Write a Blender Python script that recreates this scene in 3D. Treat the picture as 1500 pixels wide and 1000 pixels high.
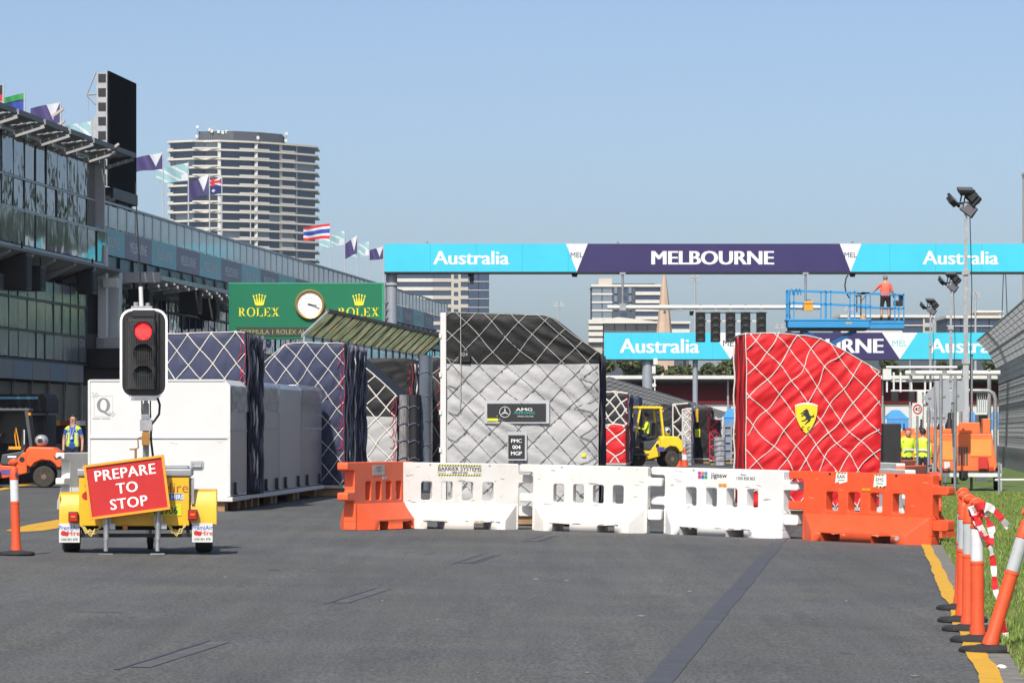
import bpy, bmesh, math, random
from mathutils import Vector, Matrix, noise
random.seed(7)
for o in list(bpy.data.objects): bpy.data.objects.remove(o)
scene = bpy.context.scene
C = scene.collection
PI = math.pi
# ---------------------------------------------------------------- camera
F, CX, HY, CZ, ROAD = 5500.0, 750.0, 632.0, 1.58, 0.096
cam = bpy.data.cameras.new('camera'); camo = bpy.data.objects.new('camera', cam); C.objects.link(camo)
cam.sensor_width = 36.0; cam.lens = 36.0*F/1500.0
cam.shift_y = (HY-500.0)/1500.0
cam.clip_start = 0.5; cam.clip_end = 6000
camo.location = (0, 0, CZ); camo.rotation_euler = (PI/2, 0, 0)
scene.camera = camo
# ---------------------------------------------------------------- sky, sun, exposure
AZ, EL = math.radians(-164), math.radians(47)      # direction towards the sun: behind the camera, to its left
to_sun = Vector((math.sin(AZ)*math.cos(EL), math.cos(AZ)*math.cos(EL), math.sin(EL)))
world = bpy.data.worlds.new('World'); scene.world = world; world.use_nodes = True
wn = world.node_tree.nodes; wl = world.node_tree.links
bg = wn['Background']; sky = wn.new('ShaderNodeTexSky'); sky.sky_type = 'NISHITA'; sky.sun_disc = False
sky.sun_elevation = EL; sky.sun_rotation = AZ % (2*PI); sky.altitude = 0; sky.air_density = 0.6; sky.dust_density = 1.7; sky.ozone_density = 1.2
bg.inputs['Strength'].default_value = 0.116
wl.new(sky.outputs[0], bg.inputs['Color'])
sl = bpy.data.lights.new('sun', 'SUN'); sl.energy = 4.2; sl.angle = math.radians(0.53); sl.color = (1.0, 0.95, 0.87)
so = bpy.data.objects.new('sun', sl); C.objects.link(so); so.rotation_euler = to_sun.to_track_quat('Z', 'Y').to_euler(); so.location = (-20, -30, 40)
vs = scene.view_settings; vs.view_transform = 'Standard'; vs.look = 'None'; vs.gamma = 1; vs.exposure = 0.35; vs.use_curve_mapping = False
# ---------------------------------------------------------------- place helpers
RZ = -math.atan(ROAD)                       # turns local +Y along the road
def gz(x, y):
    u = min(1.15, max(-12.0, x-ROAD*y)); return -0.018*u
def X(px, D): return (px-CX)/F*D
def Z(py, D): return CZ-(py-HY)/F*D
def U(u, D): return u+ROAD*D                # road offset -> x
def DB(px, py):                             # distance of the ground point seen at this direction
    D = 60.0
    for _ in range(40): D = F*(CZ-gz(X(px, D), D))/(py-HY)
    return D
def G(px, D): x = X(px, D); return (x, D, gz(x, D))
# ---------------------------------------------------------------- materials
def lin(c):
    c = c/255.0
    return c/12.92 if c <= 0.04045 else ((c+0.055)/1.055)**2.4
def rgb(r, g, b): return (lin(r), lin(g), lin(b))
MATS = {}
def mat(name, col, rough=0.6, metal=0.0, var=0.12, scale=3.0, bump=0.0, bscale=40.0, dirt=0.0, emit=None, spec=None, trans=0.0, alpha=1.0, coat=0.0, dcol=(0.12, 0.10, 0.08), stretch=None):
    if name in MATS: return MATS[name]
    m = bpy.data.materials.new(name); m.use_nodes = True; n = m.node_tree.nodes; l = m.node_tree.links
    p = n['Principled BSDF']; p.inputs['Roughness'].default_value = rough; p.inputs['Metallic'].default_value = metal
    if spec is not None: p.inputs['Specular IOR Level'].default_value = spec
    if coat: p.inputs['Coat Weight'].default_value = coat; p.inputs['Coat Roughness'].default_value = 0.1
    if trans: p.inputs['Transmission Weight'].default_value = trans
    if alpha < 1: p.inputs['Alpha'].default_value = alpha
    tc = n.new('ShaderNodeTexCoord'); mp = n.new('ShaderNodeMapping'); l.new(tc.outputs['Object'], mp.inputs['Vector'])
    if stretch: mp.inputs['Scale'].default_value = stretch
    nz = n.new('ShaderNodeTexNoise'); nz.inputs['Scale'].default_value = scale; nz.inputs['Detail'].default_value = 6; nz.inputs['Roughness'].default_value = 0.65
    l.new(mp.outputs[0], nz.inputs['Vector'])
    rp = n.new('ShaderNodeValToRGB'); e = rp.color_ramp.elements
    e[0].position = 0.3; e[1].position = 0.7
    e[0].color = (*[max(0, c*(1-var)) for c in col], 1); e[1].color = (*[min(1, c*(1+var*0.7)) for c in col], 1)
    l.new(nz.outputs['Fac'], rp.inputs['Fac']); out = rp.outputs['Color']
    if dirt:
        n2 = n.new('ShaderNodeTexNoise'); n2.inputs['Scale'].default_value = scale*2.3; n2.inputs['Detail'].default_value = 9; n2.inputs['Roughness'].default_value = 0.75
        l.new(mp.outputs[0], n2.inputs['Vector'])
        r2 = n.new('ShaderNodeValToRGB'); r2.color_ramp.elements[0].position = 0.52; r2.color_ramp.elements[1].position = 0.78
        r2.color_ramp.elements[0].color = (0, 0, 0, 1); r2.color_ramp.elements[1].color = (dirt, dirt, dirt, 1)
        l.new(n2.outputs['Fac'], r2.inputs['Fac'])
        mx = n.new('ShaderNodeMixRGB'); mx.inputs['Color2'].default_value = (*dcol, 1); l.new(r2.outputs['Color'], mx.inputs['Fac']); l.new(out, mx.inputs['Color1']); out = mx.outputs['Color']
    l.new(out, p.inputs['Base Color'])
    mr = n.new('ShaderNodeMapRange'); mr.inputs['To Min'].default_value = max(0.02, rough-0.08); mr.inputs['To Max'].default_value = min(1, rough+0.1)
    l.new(nz.outputs['Fac'], mr.inputs['Value']); l.new(mr.outputs[0], p.inputs['Roughness'])
    if bump:
        n3 = n.new('ShaderNodeTexNoise'); n3.inputs['Scale'].default_value = bscale; n3.inputs['Detail'].default_value = 4; l.new(mp.outputs[0], n3.inputs['Vector'])
        b = n.new('ShaderNodeBump'); b.inputs['Strength'].default_value = bump; b.inputs['Distance'].default_value = 0.02; l.new(n3.outputs['Fac'], b.inputs['Height']); l.new(b.outputs[0], p.inputs['Normal'])
    if emit: p.inputs['Emission Color'].default_value = (*emit[0], 1); p.inputs['Emission Strength'].default_value = emit[1]
    MATS[name] = m; return m
# ---------------------------------------------------------------- mesh builder
def weighted(me, lim=0.70):
    """area-weighted vertex normals, so that broad flat faces stay flat beside their rounded edges"""
    vf = [[] for _ in me.vertices]
    for p in me.polygons:
        for v in p.vertices: vf[v].append(p.index)
    N = [p.normal.copy() for p in me.polygons]; A = [p.area for p in me.polygons]; out = []
    for p in me.polygons:
        for v in p.vertices:
            n = Vector((0, 0, 0))
            for q in vf[v]:
                if N[q].dot(N[p.index]) > lim: n += N[q]*A[q]
            out.append(n.normalized() if n.length > 1e-12 else N[p.index])
    me.normals_split_custom_set(out)
class MB:
    def __init__(s): s.v = []; s.f = []; s.m = []
    def add(s, vs, fs, mi=0):
        b = len(s.v); s.v += [tuple(p) for p in vs]; s.f += [tuple(i+b for i in f) for f in fs]; s.m += [mi]*len(fs); return s
    def box(s, x0, x1, y0, y1, z0, z1, mi=0):
        return s.add([(x0,y0,z0),(x1,y0,z0),(x1,y1,z0),(x0,y1,z0),(x0,y0,z1),(x1,y0,z1),(x1,y1,z1),(x0,y1,z1)],
                     [(0,3,2,1),(4,5,6,7),(0,1,5,4),(1,2,6,5),(2,3,7,6),(3,0,4,7)], mi)
    def bar(s, p, q, w, h=None, mi=0, up=(0,0,1)):
        h = h or w; p = Vector(p); q = Vector(q); d = (q-p).normalized(); up = Vector(up)
        if abs(d.dot(up)) > 0.98: up = Vector((0,1,0))
        a = d.cross(up).normalized(); b = a.cross(d).normalized(); vs = []
        for c in (p, q):
            for i, j in ((-1,-1),(1,-1),(1,1),(-1,1)): vs.append(c+a*(i*w/2)+b*(j*h/2))
        return s.add(vs, [(3,2,1,0),(4,5,6,7),(0,1,5,4),(1,2,6,5),(2,3,7,6),(3,0,4,7)], mi)
    def tube(s, pts, r, n=8, mi=0, caps=True):
        pts = [Vector(p) for p in pts]; N = len(pts); rs = r if isinstance(r, (list, tuple)) else [r]*N
        vs = []; pa = None
        for i, p in enumerate(pts):
            d = (pts[min(i+1, N-1)]-pts[max(i-1, 0)])
            d = d.normalized() if d.length > 1e-9 else Vector((0,0,1))
            if pa is None: pa = d.orthogonal().normalized()
            a = (pa-d*pa.dot(d)); a = a.normalized() if a.length > 1e-6 else d.orthogonal().normalized(); pa = a; b = d.cross(a)
            for k in range(n):
                t = 2*PI*k/n; vs.append(p+(a*math.cos(t)+b*math.sin(t))*rs[i])
        fs = [(i*n+k, i*n+(k+1)%n, (i+1)*n+(k+1)%n, (i+1)*n+k) for i in range(N-1) for k in range(n)]
        if caps: fs += [tuple(range(n-1, -1, -1)), tuple((N-1)*n+k for k in range(n))]
        return s.add(vs, fs, mi)
    def cyl(s, p, q, r, n=12, mi=0): return s.tube([p, q], r, n, mi)
    def lathe(s, prof, n=20, c=(0,0,0), axis='z', mi=0):
        vs = []
        for r, h in prof:
            for k in range(n):
                t = 2*PI*k/n; a, b = r*math.cos(t), r*math.sin(t)
                q = {'z': (a, b, h), 'y': (a, h, b), 'x': (h, a, b)}[axis]
                vs.append((q[0]+c[0], q[1]+c[1], q[2]+c[2]))
        N = len(prof)
        fs = [(i*n+k, i*n+(k+1)%n, (i+1)*n+(k+1)%n, (i+1)*n+k) for i in range(N-1) for k in range(n)]
        fs += [tuple(range(n-1, -1, -1)), tuple((N-1)*n+k for k in range(n))]
        return s.add(vs, fs, mi)
    def prism(s, poly, a0, a1, plane='xz', mi=0):
        n = len(poly)
        def mk(p, a): return {'xz': (p[0], a, p[1]), 'yz': (a, p[0], p[1]), 'xy': (p[0], p[1], a)}[plane]
        vs = [mk(p, a0) for p in poly]+[mk(p, a1) for p in poly]
        fs = [tuple(range(n)), tuple(range(2*n-1, n-1, -1))]+[(i, (i+1)%n+0, (i+1)%n+n, i+n) for i in range(n)]
        return s.add(vs, fs, mi)
    def grid(s, fn, nu, nv, mi=0, mf=None):
        vs = [fn(i/nu, j/nv) for j in range(nv+1) for i in range(nu+1)]
        b = len(s.v); s.v += [tuple(p) for p in vs]
        for j in range(nv):
            for i in range(nu):
                a = b+j*(nu+1)+i; s.f.append((a, a+1, a+nu+2, a+nu+1)); s.m.append(mf(i, j) if mf else mi)
        return s
    def mesh(s, name, mats, smooth=False, bev=0, seg=2, fix=True, ang=35):
        me = bpy.data.meshes.new(name); me.from_pydata(s.v, [], s.f)
        if not isinstance(mats, (list, tuple)): mats = [mats]
        for m in mats: me.materials.append(m)
        me.polygons.foreach_set('material_index', s.m)
        if fix or bev:
            bm = bmesh.new(); bm.from_mesh(me)
            if fix: bmesh.ops.recalc_face_normals(bm, faces=bm.faces)
            if bev:
                bmesh.ops.remove_doubles(bm, verts=bm.verts, dist=1e-5)
                es = [e for e in bm.edges if len(e.link_faces) == 2 and e.calc_face_angle(0) > math.radians(ang)]
                bmesh.ops.bevel(bm, geom=es, offset=bev, segments=seg, affect='EDGES', profile=0.5, clamp_overlap=True)
            bm.to_mesh(me); bm.free()
        if smooth or bev:
            me.polygons.foreach_set('use_smooth', [True]*len(me.polygons))
            if bev and not smooth: weighted(me)
            elif smooth != 'all': me.set_sharp_from_angle(angle=math.radians(smooth if isinstance(smooth, (int, float)) and smooth > 1 else 42))
        return me
    def build(s, name, mats, parent=None, **k):
        return obj(name, s.mesh(name, mats, **k), parent)
def pieces(b, name, mats, parent, **k):
    """each separate piece of the builder becomes an object of its own"""
    par = list(range(len(b.v)))
    def find(i):
        while par[i] != i: par[i] = par[par[i]]; i = par[i]
        return i
    for f in b.f:
        r = find(f[0])
        for i in f[1:]: par[find(i)] = r
    grp = {}
    for fi, f in enumerate(b.f): grp.setdefault(find(f[0]), []).append(fi)
    out = []
    for fs in grp.values():
        ids = sorted({i for q in fs for i in b.f[q]}); mp = {i: n for n, i in enumerate(ids)}; c = MB()
        c.v = [b.v[i] for i in ids]; c.f = [tuple(mp[i] for i in b.f[q]) for q in fs]; c.m = [b.m[q] for q in fs]; out.append(c.build(name, mats, parent, **k))
    return out
def obj(name, me, parent=None, loc=None, rot=None):
    o = bpy.data.objects.new(name, me); C.objects.link(o)
    if parent is not None: o.parent = parent
    if loc: o.location = loc
    if rot: o.rotation_euler = rot
    return o
def tag(o, label=None, cat=None, group=None, kind=None):
    if label: o['label'] = label
    if cat: o['category'] = cat
    if group: o['group'] = group
    if kind: o['kind'] = kind
    return o
def thing(name, label, cat, loc=(0,0,0), rz=0, group=None):
    o = obj(name, None); o.empty_display_size = 0.2; o.location = loc; o.rotation_euler = (0, 0, rz)
    return tag(o, label, cat, group)
def copy_tree(o, parent=None):
    c = o.copy(); C.objects.link(c); c.parent = parent
    for ch in list(o.children): copy_tree(ch, c)
    return c
def put(o, loc, rz=0, label=None, group=None):
    o.location = loc; o.rotation_euler = (0, 0, rz)
    if label: o['label'] = label
    if group: o['group'] = group
    return o
TXT = {}
def text_mesh(s, h, m, bold=0.0, depth=0.002, space=1.0, wide=1.0):
    """flat lettering in local XZ, facing -Y, centred; h = capital height"""
    key = (s, h, m.name, bold, wide, depth)
    if key in TXT: return TXT[key]
    cu = bpy.data.curves.new('lettering', 'FONT'); cu.body = s; cu.align_x = 'CENTER'; cu.align_y = 'CENTER'
    cu.size = h/0.70; bold = max(bold, 0.045) if 'M' in s and bold > 0.02 else bold; cu.offset = 0.0 if bold > 0.04 else min(bold, 0.022)*h; cu.extrude = 0.0; cu.space_character = space; cu.resolution_u = 3
    o = bpy.data.objects.new('lettering', cu); me = bpy.data.meshes.new_from_object(o)
    bpy.data.objects.remove(o); me.name = 'lettering'
    zs = [v.co.y for v in me.vertices]; xs = [v.co.x for v in me.vertices]
    cy = (min(zs)+max(zs))/2; cx = (min(xs)+max(xs))/2
    for v in me.vertices: x, y, z = v.co; v.co = ((x-cx)*wide, -z, y-cy)
    if bold > 0.04:                      # thicken the strokes sideways, each copy a hair behind the last
        bm = bmesh.new(); bm.from_mesh(me); n = 0
        for dx in (-1.0, 1.0, -0.5, 0.5):
            n += 1; t2 = me.copy(); t2.transform(Matrix.Translation((dx*(bold-0.012)*h, 0.0006*n, 0))); bm.from_mesh(t2); bpy.data.meshes.remove(t2)
        bm.to_mesh(me); bm.free()
    me.materials.clear(); me.materials.append(m)
    TXT[key] = me; return me
def text(s, h, m, parent, loc, rot=(0,0,0), bold=0.0, wide=1.0, name='lettering', space=1.0, depth=0.002):
    return obj(name, text_mesh(s, h, m, bold, depth, space, wide), parent, loc, rot)
# ================================================================ ground and road
def asphalt_mat():
    m = bpy.data.materials.new('asphalt'); m.use_nodes = True; n = m.node_tree.nodes; l = m.node_tree.links; p = n['Principled BSDF']
    tc = n.new('ShaderNodeTexCoord')
    def nz(scale, det, rough=0.6, st=None):
        mp = n.new('ShaderNodeMapping'); l.new(tc.outputs['Object'], mp.inputs['Vector'])
        if st: mp.inputs['Scale'].default_value = st
        t = n.new('ShaderNodeTexNoise'); t.inputs['Scale'].default_value = scale; t.inputs['Detail'].default_value = det; t.inputs['Roughness'].default_value = rough
        l.new(mp.outputs[0], t.inputs['Vector']); return t.outputs['Fac']
    def ramp(src, a, b, c0, c1):
        r = n.new('ShaderNodeValToRGB'); r.color_ramp.elements[0].position = a; r.color_ramp.elements[1].position = b
        r.color_ramp.elements[0].color = (*c0, 1); r.color_ramp.elements[1].color = (*c1, 1); l.new(src, r.inputs['Fac']); return r.outputs['Color']
    def mix(a, b, fac, mode='MIX'):
        x = n.new('ShaderNodeMixRGB'); x.blend_type = mode; l.new(a, x.inputs['Color1']); l.new(b, x.inputs['Color2'])
        if isinstance(fac, float): x.inputs['Fac'].default_value = fac
        else: l.new(fac, x.inputs['Fac'])
        return x.outputs['Color']
    base = ramp(nz(0.35, 7, 0.6), 0.3, 0.72, (0.088, 0.090, 0.088), (0.118, 0.119, 0.113))
    agg = ramp(nz(42, 3, 0.7, (1, 0.35, 1)), 0.32, 0.7, (0.52, 0.52, 0.53), (1.5, 1.5, 1.5))
    c = mix(base, agg, 1.0, 'MULTIPLY')
    tint = ramp(nz(0.9, 5, 0.6, (1, 0.4, 1)), 0.35, 0.65, (1.04, 1.04, 0.98), (0.93, 0.94, 1.0)); c = mix(c, tint, 1.0, 'MULTIPLY')
    blot = ramp(nz(0.16, 4, 0.55, (1, 0.5, 1)), 0.3, 0.7, (0.88, 0.88, 0.88), (1.12, 1.12, 1.12)); c = mix(c, blot, 1.0, 'MULTIPLY')
    streak = ramp(nz(1.2, 6, 0.7, (3.0, 0.12, 1)), 0.35, 0.75, (0.86, 0.86, 0.87), (1.12, 1.12, 1.12))
    c = mix(c, streak, 1.0, 'MULTIPLY')
    spk = ramp(nz(70, 2, 0.5, (1, 0.5, 1)), 0.71, 0.76, (0, 0, 0), (0.55, 0.55, 0.55))
    lt = n.new('ShaderNodeRGB'); lt.outputs[0].default_value = (0.26, 0.26, 0.25, 1)
    c = mix(c, lt.outputs[0], spk)
    oil = ramp(nz(0.8, 8, 0.7), 0.60, 0.75, (0, 0, 0), (0.35, 0.35, 0.35))
    dk = n.new('ShaderNodeRGB'); dk.outputs[0].default_value = (0.066, 0.067, 0.074, 1)
    c = mix(c, dk.outputs[0], oil)
    l.new(c, p.inputs['Base Color']); p.inputs['Roughness'].default_value = 0.82; p.inputs['Specular IOR Level'].default_value = 0.3
    b = n.new('ShaderNodeBump'); b.inputs['Strength'].default_value = 0.5; b.inputs['Distance'].default_value = 0.006; l.new(nz(85, 3, 0.6), b.inputs['Height']); l.new(b.outputs[0], p.inputs['Normal'])
    return m
M_asph = asphalt_mat()
M_earth = mat('earth_grass', (0.075, 0.10, 0.03), 0.95, var=0.35, scale=0.4, dirt=0.5)
M_turf = mat('turf', (0.10, 0.15, 0.032), 0.95, var=0.35, scale=1.5, bump=0.6, bscale=25, dirt=0.45, dcol=(0.16, 0.13, 0.06))
M_conc = mat('edge_concrete', (0.19, 0.18, 0.16), 0.9, var=0.35, scale=5, bump=0.5, bscale=40, dirt=0.8, dcol=(0.08, 0.075, 0.06))
M_yline = mat('yellow_road_paint', (0.62, 0.34, 0.02), 0.7, var=0.15, scale=6, dirt=0.55, dcol=(0.2, 0.14, 0.05))
M_seal = mat('bitumen_seal', (0.070, 0.073, 0.081), 0.65, var=0.25, scale=4)
M_dashe = mat('faint_dash_edge', (0.080, 0.082, 0.088), 0.7, var=0.3, scale=5)
M_ghost = mat('worn_marking', (0.096, 0.097, 0.100), 0.75, var=0.35, scale=6)
M_smear = mat('faint_tyre_smear', (0.091, 0.093, 0.097), 0.8, var=0.3, scale=3, bump=0.4, bscale=85)
M_scuff = mat('pale_scuff', (0.24, 0.24, 0.23), 0.85, var=0.2, scale=8)
def strip(name, u0, u1, y0, y1, dz, m, parent=None, jit=0.0, step=None, us=None, drop=0.0):
    b = MB(); ys = [y0, y1] if not step else [y0+(y1-y0)*i/max(1, int((y1-y0)/step)) for i in range(max(1, int((y1-y0)/step))+1)]
    us = us or [u0, u1]
    def fn(i, j):
        y = ys[j]; u = us[i]
        w = jit*noise.noise((u*3.1, y*0.45, 1.7))+jit*0.5*noise.noise((u*5.0, y*1.7, 9.1)) if jit else 0
        x = u+w+ROAD*y; return (x, y, gz(x, y)+dz-(drop if i == 0 else 0))
    nu = len(us)-1; nv = len(ys)-1
    b.grid(lambda a, c: fn(round(a*nu), round(c*nv)), nu, nv)
    return b.build(name, m, parent, fix=False)
ground = strip('ground', -780, 560, -50, 1980, -0.06, M_earth, us=[-780, -12, 1.15, 560], step=500)
tag(ground, kind='structure')
road = strip('road', -75, 0.96, 4, 420, 0.0, M_asph, us=[-75, -12, 0.96], step=60); tag(road, kind='structure')
# the concrete edge strip, a low step below the grass bank
kerb = strip('edge_strip', 0.80, 1.10, 5, 200, 0.006, M_conc, step=1.0, us=[0.80, 1.02]); tag(kerb, kind='structure')
verge = strip('grass_verge', 0.99, 40, 5, 420, 0.03, M_turf, step=1.0, jit=0.10, us=[0.98, 1.08, 1.6, 2.5, 6, 40], drop=0.028); tag(verge, kind='structure')
strip('edge_line', 0.68, 0.82, 5, 130, 0.010, M_yline, road, jit=0.035, step=0.35, us=[0.68, 0.82])
strip('sealed_joint', -1.42, -1.24, 8, 150, 0.004, M_seal, road, jit=0.014, step=0.2, us=[-1.42, -1.24])
for D in (25.3, 34.3, 44.2, 52.7, 64.5):
    g = strip('worn_lane_dash', -4.72, -4.58, D-1.45, D+1.45, 0.004, M_ghost, road, jit=0.012, step=0.3, us=[-4.72, -4.58])
    strip('dash_edge', -4.78, -4.735, D-1.7, D+1.6, 0.004, M_seal, road, jit=0.012, step=0.3, us=[-4.775, -4.735]).data.materials[0] = M_dashe
    if D > 40: strip('dash_edge', -4.56, -4.53, D-1.5, D+1.5, 0.004, M_seal, road, jit=0.012, step=0.3, us=[-4.56, -4.525]).data.materials[0] = M_dashe
# painted yellow hatching on the pit apron
def patch(name, pts, m, parent, dz=0.004):
    b = MB(); vs = []
    for px, py in pts: D = DB(px, py); x = X(px, D); vs.append((x, D, gz(x, D)+dz))
    b.add(vs, [tuple(range(len(vs)))]); return b.build(name, m, parent)
patch('painted_arrow', [(8, 777), (40, 769), (84, 761), (118, 761), (112, 769), (62, 777), (30, 779)], M_yline, road)
patch('painted_line', [(0, 715), (36, 707), (60, 707), (0, 718)], M_yline, road)
rr = random.Random(3)
for px, py, w in ((940, 902, 9), (785, 848, 6), (830, 850, 5), (1090, 861, 8), (1420, 936, 3), (860, 985, 4), (700, 985, 2), (640, 908, 3), (1340, 990, 8), (560, 880, 3), (1010, 866, 4), (330, 845, 3), (1240, 880, 3)):
    patch('scuff_mark', [(px-w, py), (px-w*0.3, py-1.0), (px+w, py-0.4), (px+w*0.2, py+0.9)], M_scuff, road)
for px, py, L, sl in ((112, 895, 70, 0.6), (620, 812, 18, -1), (395, 834, 16, 0.3), (1230, 955, 24, 1.0)):
    r_ = random.Random(px); up = [(px+L*k/10, py+sl*k/3+r_.uniform(-.5, .5)) for k in range(11)]
    patch('hairline_crack', up+[(x, y+0.4) for x, y in reversed(up)], M_seal, road)
# grass blades on the near verge
def grass():
    r = random.Random(11); b = MB(); n = 0
    while n < 60000:
        D = 24+(r.random()**0.8)*72; um = 0.06*D+1.6
        u = (0.97+r.random()*max(0.2, um-0.97)) if r.random() < 0.8 else 0.97+0.14*r.random()
        if u > 7: continue
        x = u+ROAD*D; z = gz(x, D)+0.03; h = 0.03+0.06*r.random(); h *= 0.75+0.6*abs(noise.noise((x*0.9, D*0.5, 0)))
        if u < 1.08: h *= 0.7
        a = r.random()*PI; w = 0.004+0.004*r.random()+D*0.00006; dx, dy = math.cos(a)*w, math.sin(a)*w; lx, ly = (r.random()-0.5)*h*1.1, (r.random()-0.5)*h*1.1
        mi = 0 if r.random() < 0.55 else (1 if r.random() < 0.7 else 2)
        b.add([(x-dx, D-dy, z-0.01), (x+dx, D+dy, z-0.01), (x+dx*.6+lx*.4, D+dy*.6+ly*.4, z+h*.6), (x+lx, D+ly, z+h), (x-dx*.6+lx*.4, D-dy*.6+ly*.4, z+h*.6)], [(0,1,2,3,4)], mi); n += 1
    o = b.build('grass', [mat('grass_green', (0.13, 0.22, 0.032), 0.75, var=0.3, scale=2), mat('grass_light', (0.24, 0.31, 0.07), 0.75, var=0.3, scale=2), mat('grass_straw', (0.24, 0.20, 0.09), 0.8, var=0.3)], fix=False)
    tag(o, 'short green mown grass on the roadside verge', 'grass', kind='stuff')
grass()
def litter(px, py, s, label, m):
    D = DB(px, py); x = X(px, D); b = MB(); bm = bmesh.new(); bmesh.ops.create_icosphere(bm, subdivisions=2, radius=s)
    for v in bm.verts: v.co *= 1+0.35*noise.noise(v.co*9/s*0.1); v.co.z *= 0.5
    me = bpy.data.meshes.new('litter'); bm.to_mesh(me); bm.free(); me.materials.append(m)
    o = obj('crumpled_paper', me, None, (x, D, gz(x, D)+s*0.4)); tag(o, label, 'litter')
M_paper = mat('paper', (0.72, 0.70, 0.66), 0.8, var=0.15, scale=20)
litter(1467, 979, 0.035, 'crumpled white paper on the concrete edge in the near right corner', M_paper)
litter(1394, 746, 0.05, 'scrap of white paper lying on the grass beside the barrier end', M_paper)
# ================================================================ bollards
M_or = mat('orange_plastic', (0.70, 0.085, 0.022), 0.5, var=0.14, scale=4, dirt=0.4, dcol=(0.3, 0.07, 0.03))
M_orf = mat('faded_orange_plastic', (0.80, 0.115, 0.035), 0.5, var=0.14, scale=2.5, dirt=0.35, dcol=(0.45, 0.14, 0.08))
M_refl = mat('reflective_band', (0.66, 0.67, 0.68), 0.35, var=0.1, scale=9, dirt=0.3, dcol=(0.35, 0.33, 0.3))
M_reflg = mat('grey_reflective_band', (0.42, 0.44, 0.45), 0.35, var=0.1, scale=9, dirt=0.3)
M_rub = mat('black_rubber', (0.022, 0.022, 0.023), 0.8, var=0.25, scale=8, dirt=0.35, dcol=(0.09, 0.08, 0.07))
M_wtxt = mat('white_print', (0.80, 0.80, 0.78), 0.6, var=0.05)
M_ktxt = mat('black_print', (0.02, 0.02, 0.022), 0.6, var=0.05)
M_blk = mat('black_plastic', (0.018, 0.018, 0.02), 0.5, var=0.2, scale=6, dirt=0.15, dcol=(0.07, 0.07, 0.07))
M_steel = mat('galvanised_steel', (0.42, 0.43, 0.44), 0.45, 0.7, var=0.2, scale=6, dirt=0.2)
M_greyp = mat('grey_paint', (0.36, 0.38, 0.40), 0.55, var=0.12, scale=4, dirt=0.2)
M_white = mat('white_paint', (0.62, 0.62, 0.60), 0.45, var=0.06, scale=2, dirt=0.2, dcol=(0.42, 0.39, 0.34))
M_navyp = mat('navy_patch', (0.02, 0.03, 0.09), 0.5)
BOL = {}
def bollard(loc, label, lean=(0, 0), band=M_refl, group=None, H=1.10, patchm=None):
    t = thing('bollard', label, 'bollard', loc, 0, group)
    if 'base' not in BOL:
        BOL['base'] = MB().lathe([(0.20, 0), (0.212, 0.012), (0.212, 0.03), (0.19, 0.045), (0.10, 0.052), (0.075, 0.06)], 12).mesh('base', M_rub, smooth=30)
        BOL['post'] = MB().lathe([(0.062, 0.05), (0.060, 0.10), (0.052, 0.14), (0.050, 0.585), (0.0535, 0.59), (0.0535, 0.605), (0.047, 0.612), (0.047, 0.86), (0.0525, 0.865), (0.0525, 0.885), (0.046, 0.89), (0.044, 0.985), (0.036, 1.0), (0.03, 1.005)], 20).mesh('post', M_or, smooth=30)
        BOL['band'] = MB().lathe([(0.0485, 0.615), (0.0490, 0.63), (0.0490, 0.845), (0.0485, 0.858)], 20).mesh('reflective_band', M_refl, smooth=30)
        h = MB(); h.lathe([(0.03, 1.0), (0.028, 1.02), (0.04, 1.03), (0.05, 1.045), (0.05, 1.06), (0.036, 1.075), (0.02, 1.08)], 16)
        h.tube([(0.052*math.cos(a), 0, 1.035+0.05*math.sin(a)) for a in [PI*k/10 for k in range(11)]], 0.012, 8)
        BOL['handle'] = h.mesh('handle', M_or, smooth=35)
    obj('base', BOL['base'], t)
    q = [obj('post', BOL['post'], t), obj('handle', BOL['handle'], t)]
    bm = BOL['band']
    if band is not M_refl:
        if 'bandg' not in BOL: BOL['bandg'] = bm.copy(); BOL['bandg'].materials[0] = band
        bm = BOL['bandg']
    q.append(obj('reflective_band', bm, t))
    for o in q: o.rotation_euler = (lean[0], lean[1], 0); 
    if abs(lean[1]) > 0.1:
        for o in q: o.location = (0, 0, 0)
    return t
def bol_at(px, py, label, **k):
    D = DB(px, py); return bollard(G(px, D), label, **k)
grp = 'orange bollards along the road edge'
bol_at(1406, 893, 'orange bollard farthest back in the cluster at the road edge', lean=(0, 0.03), band=M_reflg, group=grp)
bol_at(1410, 911, 'orange bollard second from the back of the cluster at the road edge', lean=(0, 0.015), band=M_reflg, group=grp)
bol_at(1418, 924, 'orange bollard directly behind the one wrapped in tape', lean=(0, 0.01), band=M_reflg, group=grp)
b4 = bol_at(1432, 940, 'upright orange bollard wrapped in red and white tape', lean=(0, -0.005), group=grp)
bol_at(1447, 955, 'orange bollard leaning far over to the right at the road edge', lean=(-0.05, 0.30), band=M_reflg, group=grp)
lb = bol_at(24, 813, 'lone orange bollard left of the yellow traffic light trailer', lean=(0, -0.03))
MB().box(-0.005, 0.03, -0.056, -0.05, 0.90, 0.94).build('patch', M_navyp, lb)
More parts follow.
